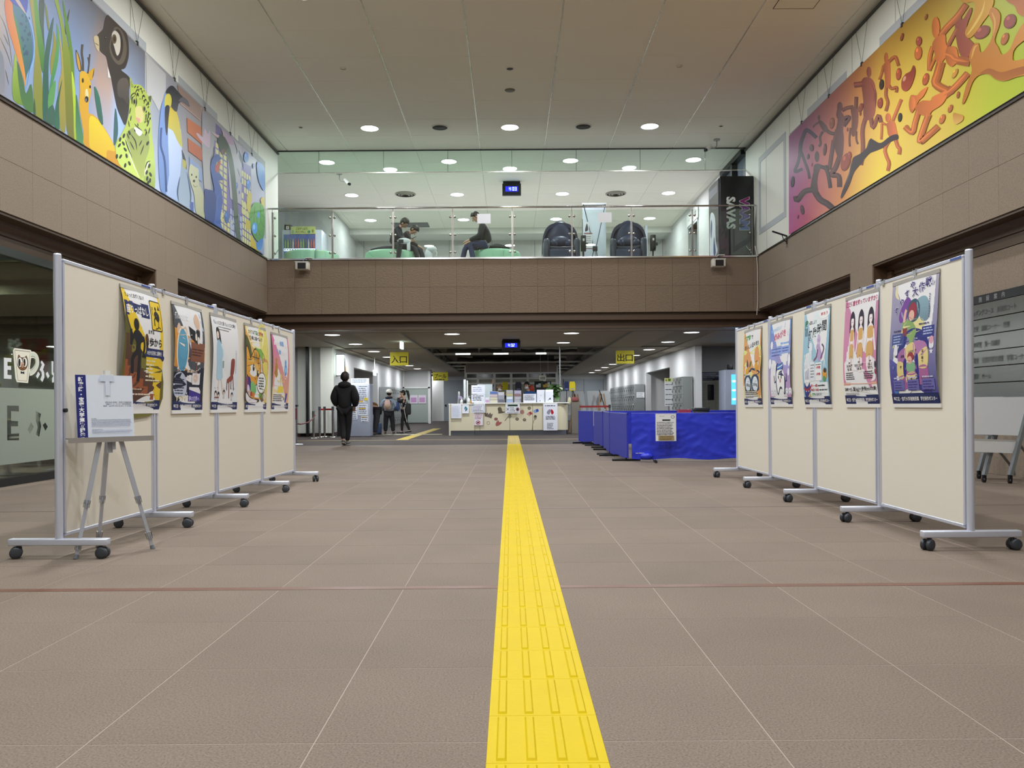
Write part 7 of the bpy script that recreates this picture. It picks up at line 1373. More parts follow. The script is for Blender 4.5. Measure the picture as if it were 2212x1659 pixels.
for x in (.04, .30): MB().box(x - .003, x + .003, -.006, 0, .2, LC + .66 - hc.location.z).build('cord', WHITE, hc)
t = thing('office_shelf', 'dark shelf with white and yellow items behind the plant', 'shelf', (kp(1400, 500, 28).x, 28, 0)); W_s = kp(1640, 500, 28).x - kp(1400, 500, 28).x
zz_ = kp(0, 510, 28).z; MB().box(0, W_s, 0, .4, 0, zz_).build('cabinet', mat('black cabinet', '#1d2024', .5), t); MB().box(0, W_s, .38, .4, zz_, zz_ + .22).build('back', mat('black cabinet', '#1d2024', .5), t)
for k in range(7): MB().bbox(.05 + k * W_s / 7.4, .05 + k * W_s / 7.4 + .08, .05, .3, zz_, zz_ + .10 + .04 * (k % 3), .005).build('item', mat('shelf item %d' % k, ('#d8dce0', '#c9ccd0', '#3a4a34', '#d8b44a', '#caa04a', '#d4d6dc', '#7f9a4a')[k], .5), t)
def shirt(label, x0, y0, x1, y1, c, Y, band_=None):
    p, q = kp(x0, y1, Y), kp(x1, y0, Y); W, H = q.x - p.x, q.z - p.z; t = thing('display_shirt', label, 'shirt', (p.x, Y, p.z), 0, 'shirts on display at reception')
    b = MB(); b.prism([(0, 0), (W, 0), (W, H * .62), (W * 1.05, H * .7), (W * .86, H), (W * .6, H * .96), (W * .4, H * .96), (W * .14, H), (-W * .05, H * .7), (0, H * .62)], lambda u, v, w_: (u, -w_, v), .05); b.build('cloth', mat('shirt ' + c, c, .8), t)
    MB().box(W * .2, W * .8, -.054, -.05, H * .12, H * .22).build('print', mat('print red', band_ or '#8a2a24', .6), t)
    MB().cyl((W / 2, -.02, -p.z), (W / 2, -.02, H), .012, n=8).build('stand', DARK, t)
shirt('navy shirt on display at the right end of reception', 1815, 415, 1878, 545, '#232a5c', 25.0, '#8a94c8'); shirt('yellow shirt on display at the right end of reception', 1886, 415, 1966, 545, '#d8c41f', 24.9); shirt('yellow raincoat hanging behind the staff with raised arm', 938, 420, 1022, 575, '#c4b81e', 28.4, '#a89c1a'); shirt('grey patterned shirt hanging behind the counter', 1128, 420, 1212, 545, '#4a4658', 28.5, '#8f8a9c')
t = thing('gift_rack', 'small rack with a red pouch under the display shirts', 'rack', (1.98, 24.75, 0)); MB().box(-.10, .15, -.1, .1, 0, .98).build('stand', mat('rack grey', '#7a746c', .5), t); b = MB(); b.bbox(-.1, .12, -.14, -.02, .98, 1.12, .03); b.build('pouch', mat('dull red pouch', '#8a4a4a', .6), t); b = MB(); b.ell((-.16, -.1, 1.0), .06, .05, .12); b.build('ribbon_spool', mat('cream ribbon', '#cfcba8', .5), t)
WOODL = mat('light wood', '#9c7448', .5)
def weasel(label, x, y, h_, k):
    t = thing('whiteboard_easel', label, 'easel', (x, y, 0), .12, 'wooden easels by reception'); 
    for s in (-1, 1): b = MB(); b.bar((s * .07, -.02, h_), (s * .22, -.16, 0), .035, .02, (0, 1, 0)); b.build('leg', WOODL, t)
    b = MB(); b.bar((0, .02, h_), (0, .42, 0), .03, .02, (0, 1, 0)); b.build('leg', WOODL, t); b = MB(); b.box(-.2, .2, -.13, -.10, .42, .45); b.build('ledge', WOODL, t)
    b = MB(); b.add([(-.42, .08, .55), (.38, .08, .55), (.30, .12, h_ + .1), (-.48, .12, h_ + .1), (-.42, .10, .55), (.38, .10, .55), (.30, .14, h_ + .1), (-.48, .14, h_ + .1)], [(0, 1, 2, 3), (7, 6, 5, 4), (0, 4, 5, 1), (1, 5, 6, 2), (2, 6, 7, 3), (3, 7, 4, 0)], False); b.build('whiteboard', mat('whiteboard grey', '#b4b8ba', .3), t)
    b = MB(); b.bar((-.08, -.01, h_ + .12), (.12, .0, h_ - .5), .025, .02, (0, 1, 0)); b.build('clamp_bar', BLACK, t)
p = Vector((2.10, 25.9, 0)); weasel('wooden easel with whiteboard nearest the counter end', p.x, p.y, 1.22, 0); weasel('wooden easel with whiteboard half hidden by the blue barrier', p.x + .95, p.y + .9, 1.24, 1)

# ================================================================ rope stanchions, kiosk and left side
def stanchion(label, x, y, h_=.86, cat='stanchion', grp='belt posts by the ticket kiosk', red=False):
    t = thing('stanchion', label, cat, (x, y, 0), 0, grp); b = MB(); b.lathe([(.004, 0), (.165, 0), (.165, .012), (.05, .025), (.004, .03)], 22); b.build('base', STEEL, t); MB().cyl((0, 0, .02), (0, 0, h_), .033, n=14).build('post', STEEL, t); b = MB(); b.cyl((0, 0, h_ - .09), (0, 0, h_ + .015), .037, n=14); b.build('head', mat('dark head', '#3a3c42', .4) if not red else mat('chrome head', '#b4b4b8', .2, 1), t); return t
st1 = stanchion('belt post at the far cafe side end of the red belt', -5.46, 23.1); st2 = stanchion('belt post in the middle of the red belt', -5.40, 23.45); stanchion('belt post at the kiosk end of the red belt, by the walking person', -5.06, 23.0)
RB = mat('red belt', '#9c2a2a', .6)
for p0, p1, lab in (((-5.45, 23.13), (-5.41, 23.42), 'short red belt between the two left belt posts'), ((-5.37, 23.42), (-5.09, 23.02), 'red belt running to the kiosk')): tag(MB().bar((p0[0], p0[1], .795), (p1[0], p1[1], .795), .004, .05).build('red_belt', RB), lab, 'belt', 'red queue belts')
stanchion('short rope post with a rounded top near the lower wall', -5.44, 22.3, .74, red=True, grp='rope posts')
t = thing('sign_post', 'silver sign post with red panel at the end of the cafe side boards', 'sign post', (-4.93, 18.5, 0)); b = MB(); b.lathe([(.004, 0), (.17, 0), (.16, .02), (.004, .035)], 22); b.build('base', mat('white base', '#c9ccd0', .4), t); MB().cyl((0, 0, .02), (0, 0, .9), .036, n=14).build('post', STEEL, t); MB().box(-.036, .045, -.045, -.03, .58, .84).build('red_panel', mat('dark red panel', '#7a2f34', .5), t); MB().box(-.05, .06, -.05, .04, .88, .92).build('cap', DARK, t)
b = MB(); b.tube([(-5.40, 22.3, .64), (-5.30, 21.6, .54), (-5.15, 20.5, .47), (-5.0, 19.2, .46), (-4.95, 18.54, .50)], .017, 8); tag(b.build('rope', mat('dark red rope', '#5c2428', .8)), 'dark red rope sagging between the rope post and the sign post', 'rope')
kx0, kx1, ky = -4.66, -4.05, 23.25
kb = thing('notice_cabinet', 'pale blue grey cabinet covered in notices behind the walking person', 'cabinet', (kx0, ky, 0)); b = MB(); b.bbox(0, kx1 - kx0, 0, .55, .01, 1.52, .01); b.build('body', mat('blue grey enamel', '#a9b0c4', .45), kb); MB().box(.02, kx1 - kx0 - .02, .02, .5, 0, .03).build('plinth', DARK, kb); MB().box(.05, .58, .1, .12, 1.52, 1.69).build('top_board', mat('pale top board', '#d2d8e4', .5), kb)
a = Art()
for (x0, z0, x1, z1) in ((.28, .98, .56, 1.50), (.0, .98, .27, 1.50), (.28, .62, .56, .95), (.0, .5, .26, .92), (.36, .42, .57, .60)): a.rect(x0, z0, x1, z1, '#d8dde8'); a.lines(x0 + .02, x1 - .02, z1 - .06, .055, int((z1 - z0) / .06), .022, '#4a5068')
a.rect(.30, 1.0, .42, 1.04, '#d8a84a'); a.rect(.46, 1.05, .55, 1.12, '#e0c83a'); a.rect(.3, .8, .5, .83, '#d8b44a'); a.rect(.36, .56, .52, .58, '#d8b44a'); a.rect(0, 1.38, .05, 1.48, '#d8a84a'); a.build('notices', lambda u, v, l: Vector((u, -.002 - .0001 * l, v)), PAINT, kb); a = Art(); a.lines(.09, .54, 1.65, .04, 3, .02, '#6a7088'); a.build('top_print', lambda u, v, l: Vector((u, .098, v)), PAINT, kb)
t = thing('framed_screen', 'tall black framed screen with white sheet behind the red belts', 'screen', (-5.0, 23.55, 0)); MB().box(-.06, .30, 0, .04, 0, 1.50).build('frame', BLACK, t); MB().box(0, .26, -.006, 0, .55, .92).build('sheet', PAPER, t); a = Art(); a.lines(.02, .22, .86, .05, 4, .025, '#8a8a94'); a.build('print', lambda u, v, l: Vector((u, -.0075, v)), PAINT, t)
t = thing('lit_sign', 'glowing white green sign box on the lower wall above the walking person', 'sign', (-5.30, 24.6, 1.81)); b = MB(); b.bbox(.0, .26, -.05, .12, 0, .66, .01); b.build('case', DARK, t); MB().box(.02, .25, -.056, -.05, .02, .64).build('lit_face', mat('lit face', '#f0fff6', .4, emit='#e4fff0', estr=4.0), t)
t = thing('wall_poster', 'orange wall poster beside the glowing sign', 'poster', (-5.29, 25.9, 1.6)); MB().box(0, .01, -.35, .35, .1, .6).build('sheet', mat('cream sheet', '#d4c8a8', .5), t); MB().box(.01, .013, -.2, .1, .2, .55).build('picture', mat('orange print', '#c4824a', .5), t)
t = thing('wall_poster', 'white wall poster with a star drawing under the orange one', 'poster', (-5.29, 25.6, 1.15)); MB().box(0, .01, -.4, .4, .1, .48).build('sheet', PAPER, t); a = Art(); a.ring(0, .28, .12, .12, .02, '#6a6a74'); a.build('print', lambda u, v, l: Vector((.0115, u, v)), PAINT, t)
def exit_blade(label, x, y, z1, z0):
    t = thing('exit_sign', label, 'sign', (x, y, 0), 0, 'hanging exit signs'); MB().box(-.012, .012, -.01, .01, z0 + .16, z1).build('rod', WHITE, t); MB().cyl((0, 0, z1 - .015), (0, 0, z1), .07, n=14).build('plate', WHITE, t); b = MB(); b.bbox(-.03, .03, -.18, .18, z0, z0 + .19, .006); b.build('lit_blade', mat('lit blade', '#f0fff8', .4, emit='#e0fff2', estr=2.6), t)
exit_blade('lit exit sign seen edge on near the balcony trim', -2.92, 21.8, LC, 2.42); exit_blade('lit exit sign on a long rod above the bending person', -4.93, 29.4, LC + .03, 2.0)
def hang_sign(label, x0, y0, x1, y1, Y, txt, small=False):
    p, q = at(x0, y1, Y), at(x1, y0, Y); W, H = q.x - p.x, q.z - p.z; t = thing('hanging_sign', label, 'sign', (p.x, Y, p.z), 0, 'yellow hanging signs')
    MB().box(0, W / 2 - .002, -.004, .004, 0, H).build('sheet', mat('yellow sign sheet', '#c9bd2a', .5), t); MB().box(W / 2 + .002, W, -.004, .004, 0, H).build('sheet', mat('yellow sign sheet', '#c9bd2a', .5), t)
    for x in (W * .1, W * .9): MB().box(x - .003, x + .003, -.002, .002, H, LC - p.z + .03).build('cord', mat('clear cord', '#9a9a8c', .4), t)
    a = Art(); n = len(txt)
    if small: a.text(txt, W * .1, H * .34, H * .55, '#2f2a14', .02, width=W * .8); a.lines(W * .12, W * .9, H * .08, .1, 1, H * .12, '#4a4420')
    else:
        for i, ch in enumerate(txt): a.text(ch, W * (.27 + .46 * i), H * .22, H * .62, '#33291a', .012, 'c', width=W * .40)
    a.build('lettering', lambda u, v, l: Vector((u, -.0055 - .0001 * l, v)), PAINT, t)
hang_sign('yellow hanging sign reading entrance over the left aisle', 842.5, 760.5, 882, 789.5, 24.1, '入口'); hang_sign('yellow hanging sign reading exit over the right aisle', 1330.5, 757, 1369.5, 785.5, 24.1, '出口'); hang_sign('yellow hanging pool sign further back on the left', 935, 804, 967.5, 822.5, 33, 'プール', True)
# lockers
LOCK = mat('grey locker enamel', '#848887', .35, .2)
def lockers(name, label, X, sx, ya, yb, cols_, rows_, h_, dep=.4):
    t = thing(name, label, 'lockers', (X, (ya + yb) / 2, 0), world=True); MB().box(min(X, X + sx * dep), max(X, X + sx * dep), ya, yb, 0, h_).build('carcass', LOCK, t)
    wd = (yb - ya) / cols_; dz = (h_ - .12) / rows_; dm = MB(); dm.bbox(-.012, 0 + .0, -wd / 2 + .012, wd / 2 - .012, -dz / 2 + .01, dz / 2 - .01, .003, 1)
    dm.cur = 1
    for k in range(4): dm.box(-.015, -.011, -wd * .3, wd * .3, dz * .16 + k * .022, dz * .16 + k * .022 + .008)
    dm.box(-.03, -.012, wd * .3, wd * .3 + .03, -.05, .03)
    if sx < 0: dm.v = [(-p_[0], p_[1], p_[2]) for p_ in dm.v]
    me = dm.mesh('locker_door', [mat('locker door enamel', '#aaaead', .3, .25), mat('locker slot dark', '#4c4f52', .5)])
    for i in range(cols_):
        for j in range(rows_): instance('door', me, t, (0, ya + wd * (i + .5) - (ya + yb) / 2, .1 + dz * (j + .5)))
    return t
lockers('locker_bank', 'long bank of grey lockers on the right wall behind the red belt', 5.07, 1, 32.7, 40.7, 14, 4, 1.70); lockers('locker_bank', 'grey lockers on the left wall behind the capped child', -4.88, -1, 32.6, 37.6, 9, 4, 1.66); lockers('locker_bank', 'small bank of square shoe lockers at the right wall corner', 5.17, 1, 24.1, 25.6, 3, 6, 1.70, .3)
t = thing('end_notice', 'small white label on the end panel of the right locker bank', 'notice', (5.14, 32.69, 1.15)); MB().box(0, .32, -.004, 0, 0, .22).build('sheet', PAPER, t); a = Art(); a.lines(.02, .3, .17, .05, 4, .02, '#5a5a60'); a.build('print', lambda u, v, l: Vector((u, -.0055, v)), PAINT, t)
lk = thing('key_lockers', 'small cream coin lockers with navy header in the right recess', 'lockers', (5.80, 24.5, 0)); MB().box(0, .60, 0, .35, 0, 1.58).build('carcass', mat('cream locker', '#b4b3a4', .4), lk); dm = MB(); dm.bbox(-.085, .085, -.012, 0, -.062, .062, .003, 1); dm.box(-.05, .0, -.016, -.012, .0, .03); dme = dm.mesh('locker_door', mat('cream locker door', '#a4a396', .4))
for i in range(3):
    for j in range(10): instance('door', dme, lk, (.10 + .2 * i, 0, .22 + .138 * j))
b = MB(); b.box(0, .60, -.02, .2, 1.6, 1.85); b.build('header', mat('navy header', '#2f3448', .4), lk); a = Art(); a.lines(.04, .56, 1.78, .06, 4, .02, '#aab0c4', .4); a.build('header_print', lambda u, v, l: Vector((u, -.0215, v)), PAINT, lk)['kind'] = 'stuff'; b = MB(); b.bbox(.21, .39, -.06, 0, 1.0, 1.46, .01); b.build('key_unit', BLACK, lk)
v2 = thing('vending_machine', 'grey vending machine with glowing blue front at the edge of the right boards', 'vending machine', (6.2, 23.2, 0)); b = MB(); b.bbox(0, 1.0, 0, .7, 0, 1.86, .012); b.build('cabinet', mat('cool grey enamel', '#9aa2b4', .4), v2); MB().box(.18, .9, -.008, 0, .85, 1.72).build('lit_front', mat('lit blue front', '#5aa8ff', .3, emit='#4ab0ff', estr=1.6), v2)
for k in range(3): MB().box(.2, .88, -.014, -.008, .98 + .26 * k, 1.03 + .26 * k).build('lit_strip', mat('lit pale strip', '#e6f4ff', .3, emit='#d8f0ff', estr=2.2), v2)
t = thing('sign_cube', 'small black cube sign on the glowing vending machine', 'sign', (6.4, 23.4, 1.86)); b = MB(); b.bbox(-.07, .07, -.07, .07, 0, .16, .005); b.build('cube', BLACK, t); a = Art(); a.ring(0, .08, .03, .03, .01, '#6a6c74'); a.build('emblem', lambda u, v, l: Vector((u, -.0715, v)), PAINT, t)
ps = thing('poster_stand', 'white poster stand with timetable sheets beside the shoe lockers', 'poster stand', (5.0, 26.0, 0)); MB().box(0, .40, 0, .02, .82, 1.72).build('board', PAPER, ps); MB().cyl((.14, .04, 0), (.14, .04, .82), .025, n=10).build('post', STEEL, ps); b = MB(); b.lathe([(.004, 0), (.18, 0), (.18, .015), (.004, .02)], 18, (.14, .04, 0)); b.build('base', STEEL, ps)
a = Art(); a.rect(0, 1.6, .40, 1.72, '#d8d890'); a.rect(.02, 1.62, .08, 1.68, '#8a9a34'); a.rect(.11, 1.62, .19, 1.70, '#5a7a3a'); a.rect(.28, 1.62, .36, 1.70, '#b4703a'); a.lines(.02, .38, 1.5, .16, 5, .025, '#3a4058'); a.build('print', lambda u, v, l: Vector((u, -.0015 - .0001 * l, v)), PAINT, ps)
stanchion('belt post beside the easels on the right', 2.156, 25.3, .86, grp='belt posts by the easels'); stanchion('belt post in front of the right locker bank', 3.13, 25.3, .86, grp='belt posts by the easels'); tag(MB().box(2.19, 3.10, 25.3, 25.304, .79, .85).build('red_belt', RB), 'long red belt in front of the wooden easels', 'belt', 'red queue belts')
for k, (dx, lab) in enumerate(((0, 'pink notice sheet on the rear glazed panel, left one'), (.42, 'pink notice sheet on the rear glazed panel, right one'))):
    t = thing('wall_notice', lab, 'notice', (-4.95 + dx, 39.88, 1.0), 0, 'pink notices'); MB().box(0, .38, -.01, 0, 0, .42).build('sheet', mat('pale sheet', '#d0c8d4', .5), t); MB().box(.04, .32, -.013, -.01, .06, .3).build('pink_block', mat('pink print', '#b488b4', .5), t)

# ================================================================ blue vinyl barrier
VIN = mat('blue vinyl sheet', '#2a3acc', .36, bump=.55, bscale=5.5, spec=.5); VIN2 = mat('plain blue fabric', '#2f38b0', .6, bump=.1, bscale=200)
def barrier(label, p0, p1, wr, grp='blue barrier panels', z1=.736, round_=False, feet=True):
    p0, p1 = Vector((p0[0], p0[1], 0)), Vector((p1[0], p1[1], 0)); d = (p1 - p0); L_ = d.length; d.normalize(); t = thing('blue_barrier', label, 'barrier', p0, math.atan2(d.y, d.x), grp); rr = random.Random(int(L_ * 1000))
    ph = [(rr.uniform(3, 9), rr.uniform(3, 12), rr.uniform(0, 6)) for _ in range(6)]
    def cl(u, v, s=1):
        x = L_ * u; z = .05 + (z1 - .05) * v; k = sum(math.sin(a_ * x + b_ * z * 1.6 + c_) for a_, b_, c_ in ph) * wr * .6 + (wr * 9 * (.5 - abs(mnoise.noise((x * 4.2 + z * 2.0, z * 7.0 - x * 1.2, 3.1)))) + wr * 4 * (.5 - abs(mnoise.noise((x * 9, z * 13, 7.7)))) if wr > .0015 else 0); e = min(u, 1 - u) * L_
        return (x, s * (.014 + (abs(k) if s < 0 else 0)) + (k * .6 if s < 0 else 0), z - (.012 * math.sin(7 * x) if v == 0 else 0))
    b = MB(); nu = max(6, int(L_ * (44 if wr > .0015 else 16))); b.grid(nu, 34 if wr > .0015 else 12, lambda u, v: cl(u, v, -1)); b.grid(nu, 2, lambda u, v: cl(u, v, 1)); b.grid(nu, 1, lambda u, v: (L_ * u, -.014 + .028 * v, z1))
    for u in (0, 1): b.grid(1, 8, lambda q, v, u=u: (L_ * u, -.014 + .028 * q, .05 + (z1 - .05) * v))
    b.build('cover', VIN if wr > .0015 else VIN2, t)
    b = MB(); b.cyl((0, 0, z1 - .008), (L_, 0, z1 - .008), .017, n=8); b.build('top_edge', mat('blue hem', '#2c3596', .45), t)
    if feet:
        for x in (.12, L_ - .12): b = MB(); b.cyl((x, -.22, .02), (x, .22, .02), .018, n=10); b.cyl((x, 0, .02), (x, 0, .08), .014, n=8); b.build('foot', BLACK, t)
    return t
barrier('dark blue barrier panel furthest back, by the wooden easels', (1.57, 18.4), (1.84, 17.75), .0005); barrier('narrow blue barrier panel with a white strip on its edge', (1.80, 17.3), (1.86, 16.15), .0005); barrier('blue barrier panel receding along the enclosure side', (1.82, 15.6), (1.72, 13.9), .0008); barrier('nearest blue side panel of the enclosure at the front corner', (1.72, 13.8), (1.80, 12.35), .0012)
bf = barrier('long crumpled blue vinyl front of the enclosure with a white notice', (1.84, 12.22), (5.1, 11.86), .004, feet=False); barrier('blue barrier across the back of the enclosure', (1.95, 16.75), (5.2, 16.7), .002)
for x in (.35, 1.85): b = MB(); b.cyl((x, -.25, .02), (x, .2, .02), .02, n=10); b.build('foot', BLACK, bf)
b = MB(); b.ell((.22, -.05, .09), .10, .05, .05); b.build('gathered_hem', VIN, bf); a = Art(); a.text('San-ei', .05, .115, .03, '#c9cde8', .02, shear=.3) if False else a.lines(.06, .19, .13, .02, 1, .015, '#b4bae0', 0); a.build('small_mark', lambda u, v, l: Vector((u, -.04, v)), PAINT, bf)
t = thing('tape_strip', 'white paper strip hanging on the edge of the narrow blue panel', 'strip', (1.80, 17.24, .42)); MB().box(-.02, .02, -.004, .0, 0, .32).build('strip', PAPER, t)
def rules(a, W, H): a.lines(W * .2, W * .5, H * .90, H * .05, 1, H * .02, '#b9b48a'); a.ring(W * .84, H * .88, W * .09, H * .055, W * .02, '#3a4a6a'); a.rect(W * .33, H * .74, W * .72, H * .79, '#1f2a1c'); a.lines(W * .06, W * .9, H * .67, H * .055, 9, H * .022, '#3a3c34', .15); a.rect(W * .14, H * .03, W * .9, H * .2, '#a8946a'); a.lines(W * .2, W * .85, H * .15, H * .05, 3, H * .02, '#5a4a34')
p, q = at(1417, 953, 11.9), at(1460.5, 893.5, 11.9); t = thing('rule_notice', 'white rules notice taped to the front of the blue barrier', 'notice', (p.x, 11.93, p.z), -.11); W, H = q.x - p.x, q.z - p.z; MB().box(0, W, -.004, 0, 0, H).build('sheet', PAPER, t); a = Art(); rules(a, W, H); a.build('print', lambda u, v, l: Vector((u, -.0046 - .0001 * l, v)), PAINT, t)
t = thing('storage_bin', 'dark square bin standing inside the blue enclosure', 'bin', (3.86, 16.3, 0)); b = MB(); b.bbox(-.14, .14, -.14, .14, 0, .74, .01); b.build('body', mat('black bin', '#1e242c', .5), t); MB().bbox(-.15, .15, -.15, .15, .74, .80, .01).build('lid', mat('black bin lid', '#262d36', .5), t)
t = thing('pink_box', 'pink patterned box beside the dark bin inside the enclosure', 'box', (3.55, 16.35, 0)); MB().box(-.14, .1, -.1, .1, 0, .70).build('pedestal', mat('dull box', '#5a5458', .6), t); MB().box(-.14, .1, -.1, .1, .70, .765).build('lid', mat('pink lid', '#a83a5c', .5), t)
# ================================================================ people
def skinmesh(name, V, E, root, parent, m_, lev=2):
    keys = list(V); me = bpy.data.meshes.new('tmp'); me.from_pydata([V[k][0] for k in keys], [(keys.index(a_), keys.index(b_)) for a_, b_ in E], [])
    ob = bpy.data.objects.new('tmp', me); C.objects.link(ob); md = ob.modifiers.new('skin', 'SKIN'); md.use_smooth_shade = True; md.branch_smoothing = .4
    for i, k in enumerate(keys):
        r = V[k][1]; me.skin_vertices[0].data[i].radius = (r, r) if not isinstance(r, tuple) else r; me.skin_vertices[0].data[i].use_root = (k == root)
    if lev: sd = ob.modifiers.new('sub', 'SUBSURF'); sd.levels = lev
    dg = bpy.context.evaluated_depsgraph_get(); dg.update(); out = bpy.data.meshes.new_from_object(ob.evaluated_get(dg)); bpy.data.objects.remove(ob); bpy.data.meshes.remove(me)
    out.name = name; out.materials.clear(); out.materials.append(m_); o = bpy.data.objects.new(name, out); C.objects.link(o); o.parent = parent; return o
SKIN = mat('skin', '#c49a80', .55)
def figure(name, label, loc, rz, J, top, bottom, shoe, hair, s=1.0, topr=.03, botr=.02, face=True, grp=None, hand=True, mask=False, hairlen=0.0, cat='person', gaze=(0, -1, 0), coat=None):
    """J: joint name -> position (metres). top/bottom/shoe/hair: materials"""
    t = thing(name, label, cat, loc, rz, grp); P_ = {k: Vector(v) for k, v in J.items()}
    R = dict(pel=.115, spi=.105, che=.125, nek=.05, jaw=.062, hed=.088, cro=.06, sh=.055, el=.038, wr=.026, pa=.034, hip=.085, kn=.052, an=.034, to=.026)
    up = (P_['hed'] - P_['nek']).normalized(); g = Vector(gaze).normalized()
    P_['jaw'] = P_['hed'] - up * .075 * s + g * .025 * s; P_['cro'] = P_['hed'] + up * .075 * s
    V = {k: (P_[k][:], R[k] * s) for k in ('pel', 'spi', 'che', 'nek', 'jaw', 'hed', 'cro')}; E = [('pel', 'spi'), ('spi', 'che'), ('che', 'nek'), ('nek', 'jaw'), ('jaw', 'hed'), ('hed', 'cro')]
    for d in 'LR':
        for k in ('sh', 'el', 'wr', 'hip', 'kn', 'an', 'to'): V[k + d] = (P_[k + d][:], R[k] * s)
        E += [('che', 'sh' + d), ('sh' + d, 'el' + d), ('el' + d, 'wr' + d), ('pel', 'hip' + d), ('hip' + d, 'kn' + d), ('kn' + d, 'an' + d), ('an' + d, 'to' + d)]
        f = (P_['wr' + d] - P_['el' + d]).normalized()
        if 'hd' + d in P_: f = P_['hd' + d].normalized()
        pa = P_['wr' + d] + f * .06 * s; V['pa' + d] = (pa[:], R['pa'] * s); E.append(('wr' + d, 'pa' + d)); side = f.cross(Vector((0, 0, 1))); side = side.normalized() if side.length > .1 else Vector((1, 0, 0)); nrm = side.cross(f).normalized()
        for i, (o_, l_) in enumerate(((-.027, .060), (-.009, .072), (.009, .068), (.027, .052))):
            q = pa + side * o_ * s + f * (.03 + l_ * .55) * s; q2 = q + f * l_ * .42 * s - nrm * .018 * s
            V['f%d%s' % (i, d)] = (q[:], .0092 * s); V['g%d%s' % (i, d)] = (q2[:], .0075 * s); E += [('pa' + d, 'f%d%s' % (i, d)), ('f%d%s' % (i, d), 'g%d%s' % (i, d))]
        th = P_['wr' + d] + f * .03 * s - side * .045 * s; th2 = th + f * .035 * s - side * .006 * s; V['t' + d] = (th[:], .0105 * s); V['u' + d] = (th2[:], .009 * s); E += [('wr' + d, 't' + d), ('t' + d, 'u' + d)]
    skinmesh('body', V, E, 'pel', t, SKIN, 1)
    # clothing grown a little outside the body
    tv = {k: (P_[k][:], (R[k] + topr) * s) for k in ('pel', 'spi', 'che')}; tv['nek'] = ((P_['nek'] - up * .02 * s)[:], (R['nek'] + .02) * s)
    if coat: tv['pel'] = ((P_['pel'] - Vector((0, 0, coat)))[:], (R['pel'] + topr * .9) * s)
    te = [('pel', 'spi'), ('spi', 'che'), ('che', 'nek')]
    for d in 'LR':
        for k in ('sh', 'el', 'wr'): tv[k + d] = (P_[k + d][:], (R[k] + topr * (.8 if k != 'wr' else .6)) * s)
        te += [('che', 'sh' + d), ('sh' + d, 'el' + d), ('el' + d, 'wr' + d)]
    skinmesh('jacket', tv, te, 'pel', t, top, 2)
    bv = {'pel': (P_['pel'][:], (R['pel'] + botr * .6) * s)}; be = []
    for d in 'LR':
        for k in ('hip', 'kn', 'an'): bv[k + d] = (P_[k + d][:], (R[k] + botr) * s)
        be += [('pel', 'hip' + d), ('hip' + d, 'kn' + d), ('kn' + d, 'an' + d)]
        an, to = P_['an' + d], P_['to' + d]; b = MB(); dd = (to - an); c = an.lerp(to, .42) + Vector((0, 0, -.02 * s)); L_ = dd.length
        ang = math.atan2(dd.y, dd.x); pit = math.asin(max(-1, min(1, dd.z / max(L_, 1e-6)))) + .35
        M = Matrix.Rotation(ang, 4, 'Z') @ Matrix.Rotation(-pit + .0, 4, 'Y'); b.ell((0, 0, 0), .135 * s, .048 * s, .05 * s, 14, 8, lambda x, y, z: (x, y, z if z > -.5 else -.5 - (-.5 - z) * .2)); b.v = [tuple(M @ Vector(p) + c) for p in b.v]
        b.cur = 1; k0 = len(b.v); b.ell((0, 0, -.034 * s), .138 * s, .05 * s, .014 * s, 14, 5); b.v[k0:] = [tuple(M @ Vector(p) + c) for p in b.v[k0:]]; b.build('shoe', [shoe, mat('shoe sole', '#a8a49c', .7)], t)
    skinmesh('trousers', bv, be, 'pel', t, bottom, 2)
    q = Vector((0, 0, 1)).rotation_difference(up).to_matrix().to_4x4(); gl = q.inverted() @ g; ga = math.atan2(gl.y, gl.x); q = q @ Matrix.Rotation(ga, 4, 'Z')       # local x = gaze
    b = MB(); b.ell((0, 0, 0), .112 * s, .098 * s, .118 * s, 20, 14, lambda x, y, z: (x * (1 if x < .2 or z > .35 else .55 + .2 * z), y, z if not (x > .25 and z < .25) else z + .28))
    b.v = [tuple(q @ Vector((p[0] - .012 * s, p[1], p[2] + .022 * s)) + P_['hed']) for p in b.v]
    if hairlen:
        k0 = len(b.v); b.ell((-.05 * s, 0, -.08 * s - hairlen / 2), .06 * s, .09 * s, .06 * s + hairlen / 2, 14, 10); b.v[k0:] = [tuple(q @ Vector(p) + P_['hed']) for p in b.v[k0:]]
    b.build('hair', hair, t)
    def on(nm, c, r, m2): b = MB(); b.ell((0, 0, 0), *r, 10, 7); b.v = [tuple(q @ (Vector(p) + Vector(c)) * 1.0 + P_['hed']) for p in b.v]; b.build(nm, m2, t)
    for y in (-.094, .094): on('ear', (-.005 * s, y * s, -.012 * s), (.018 * s, .01 * s, .028 * s), SKIN)
    if face:
        on('nose', (.10 * s, 0, -.02 * s), (.02 * s, .014 * s, .024 * s), SKIN)
        for y in (-.034, .034): on('eye', (.083 * s, y * s, .008 * s), (.008 * s, .014 * s, .008 * s), mat('dark eye', '#1c1614', .3)); on('eyebrow', (.085 * s, y * s, .032 * s), (.007 * s, .02 * s, .005 * s), hair)
        if mask: on('face_mask', (.06 * s, 0, -.065 * s), (.056 * s, .066 * s, .05 * s), mat('white mask', '#dfe3e8', .7))
        else: on('mouth', (.082 * s, 0, -.066 * s), (.008 * s, .024 * s, .006 * s), mat('lips', '#8a4f44', .5))
    return t
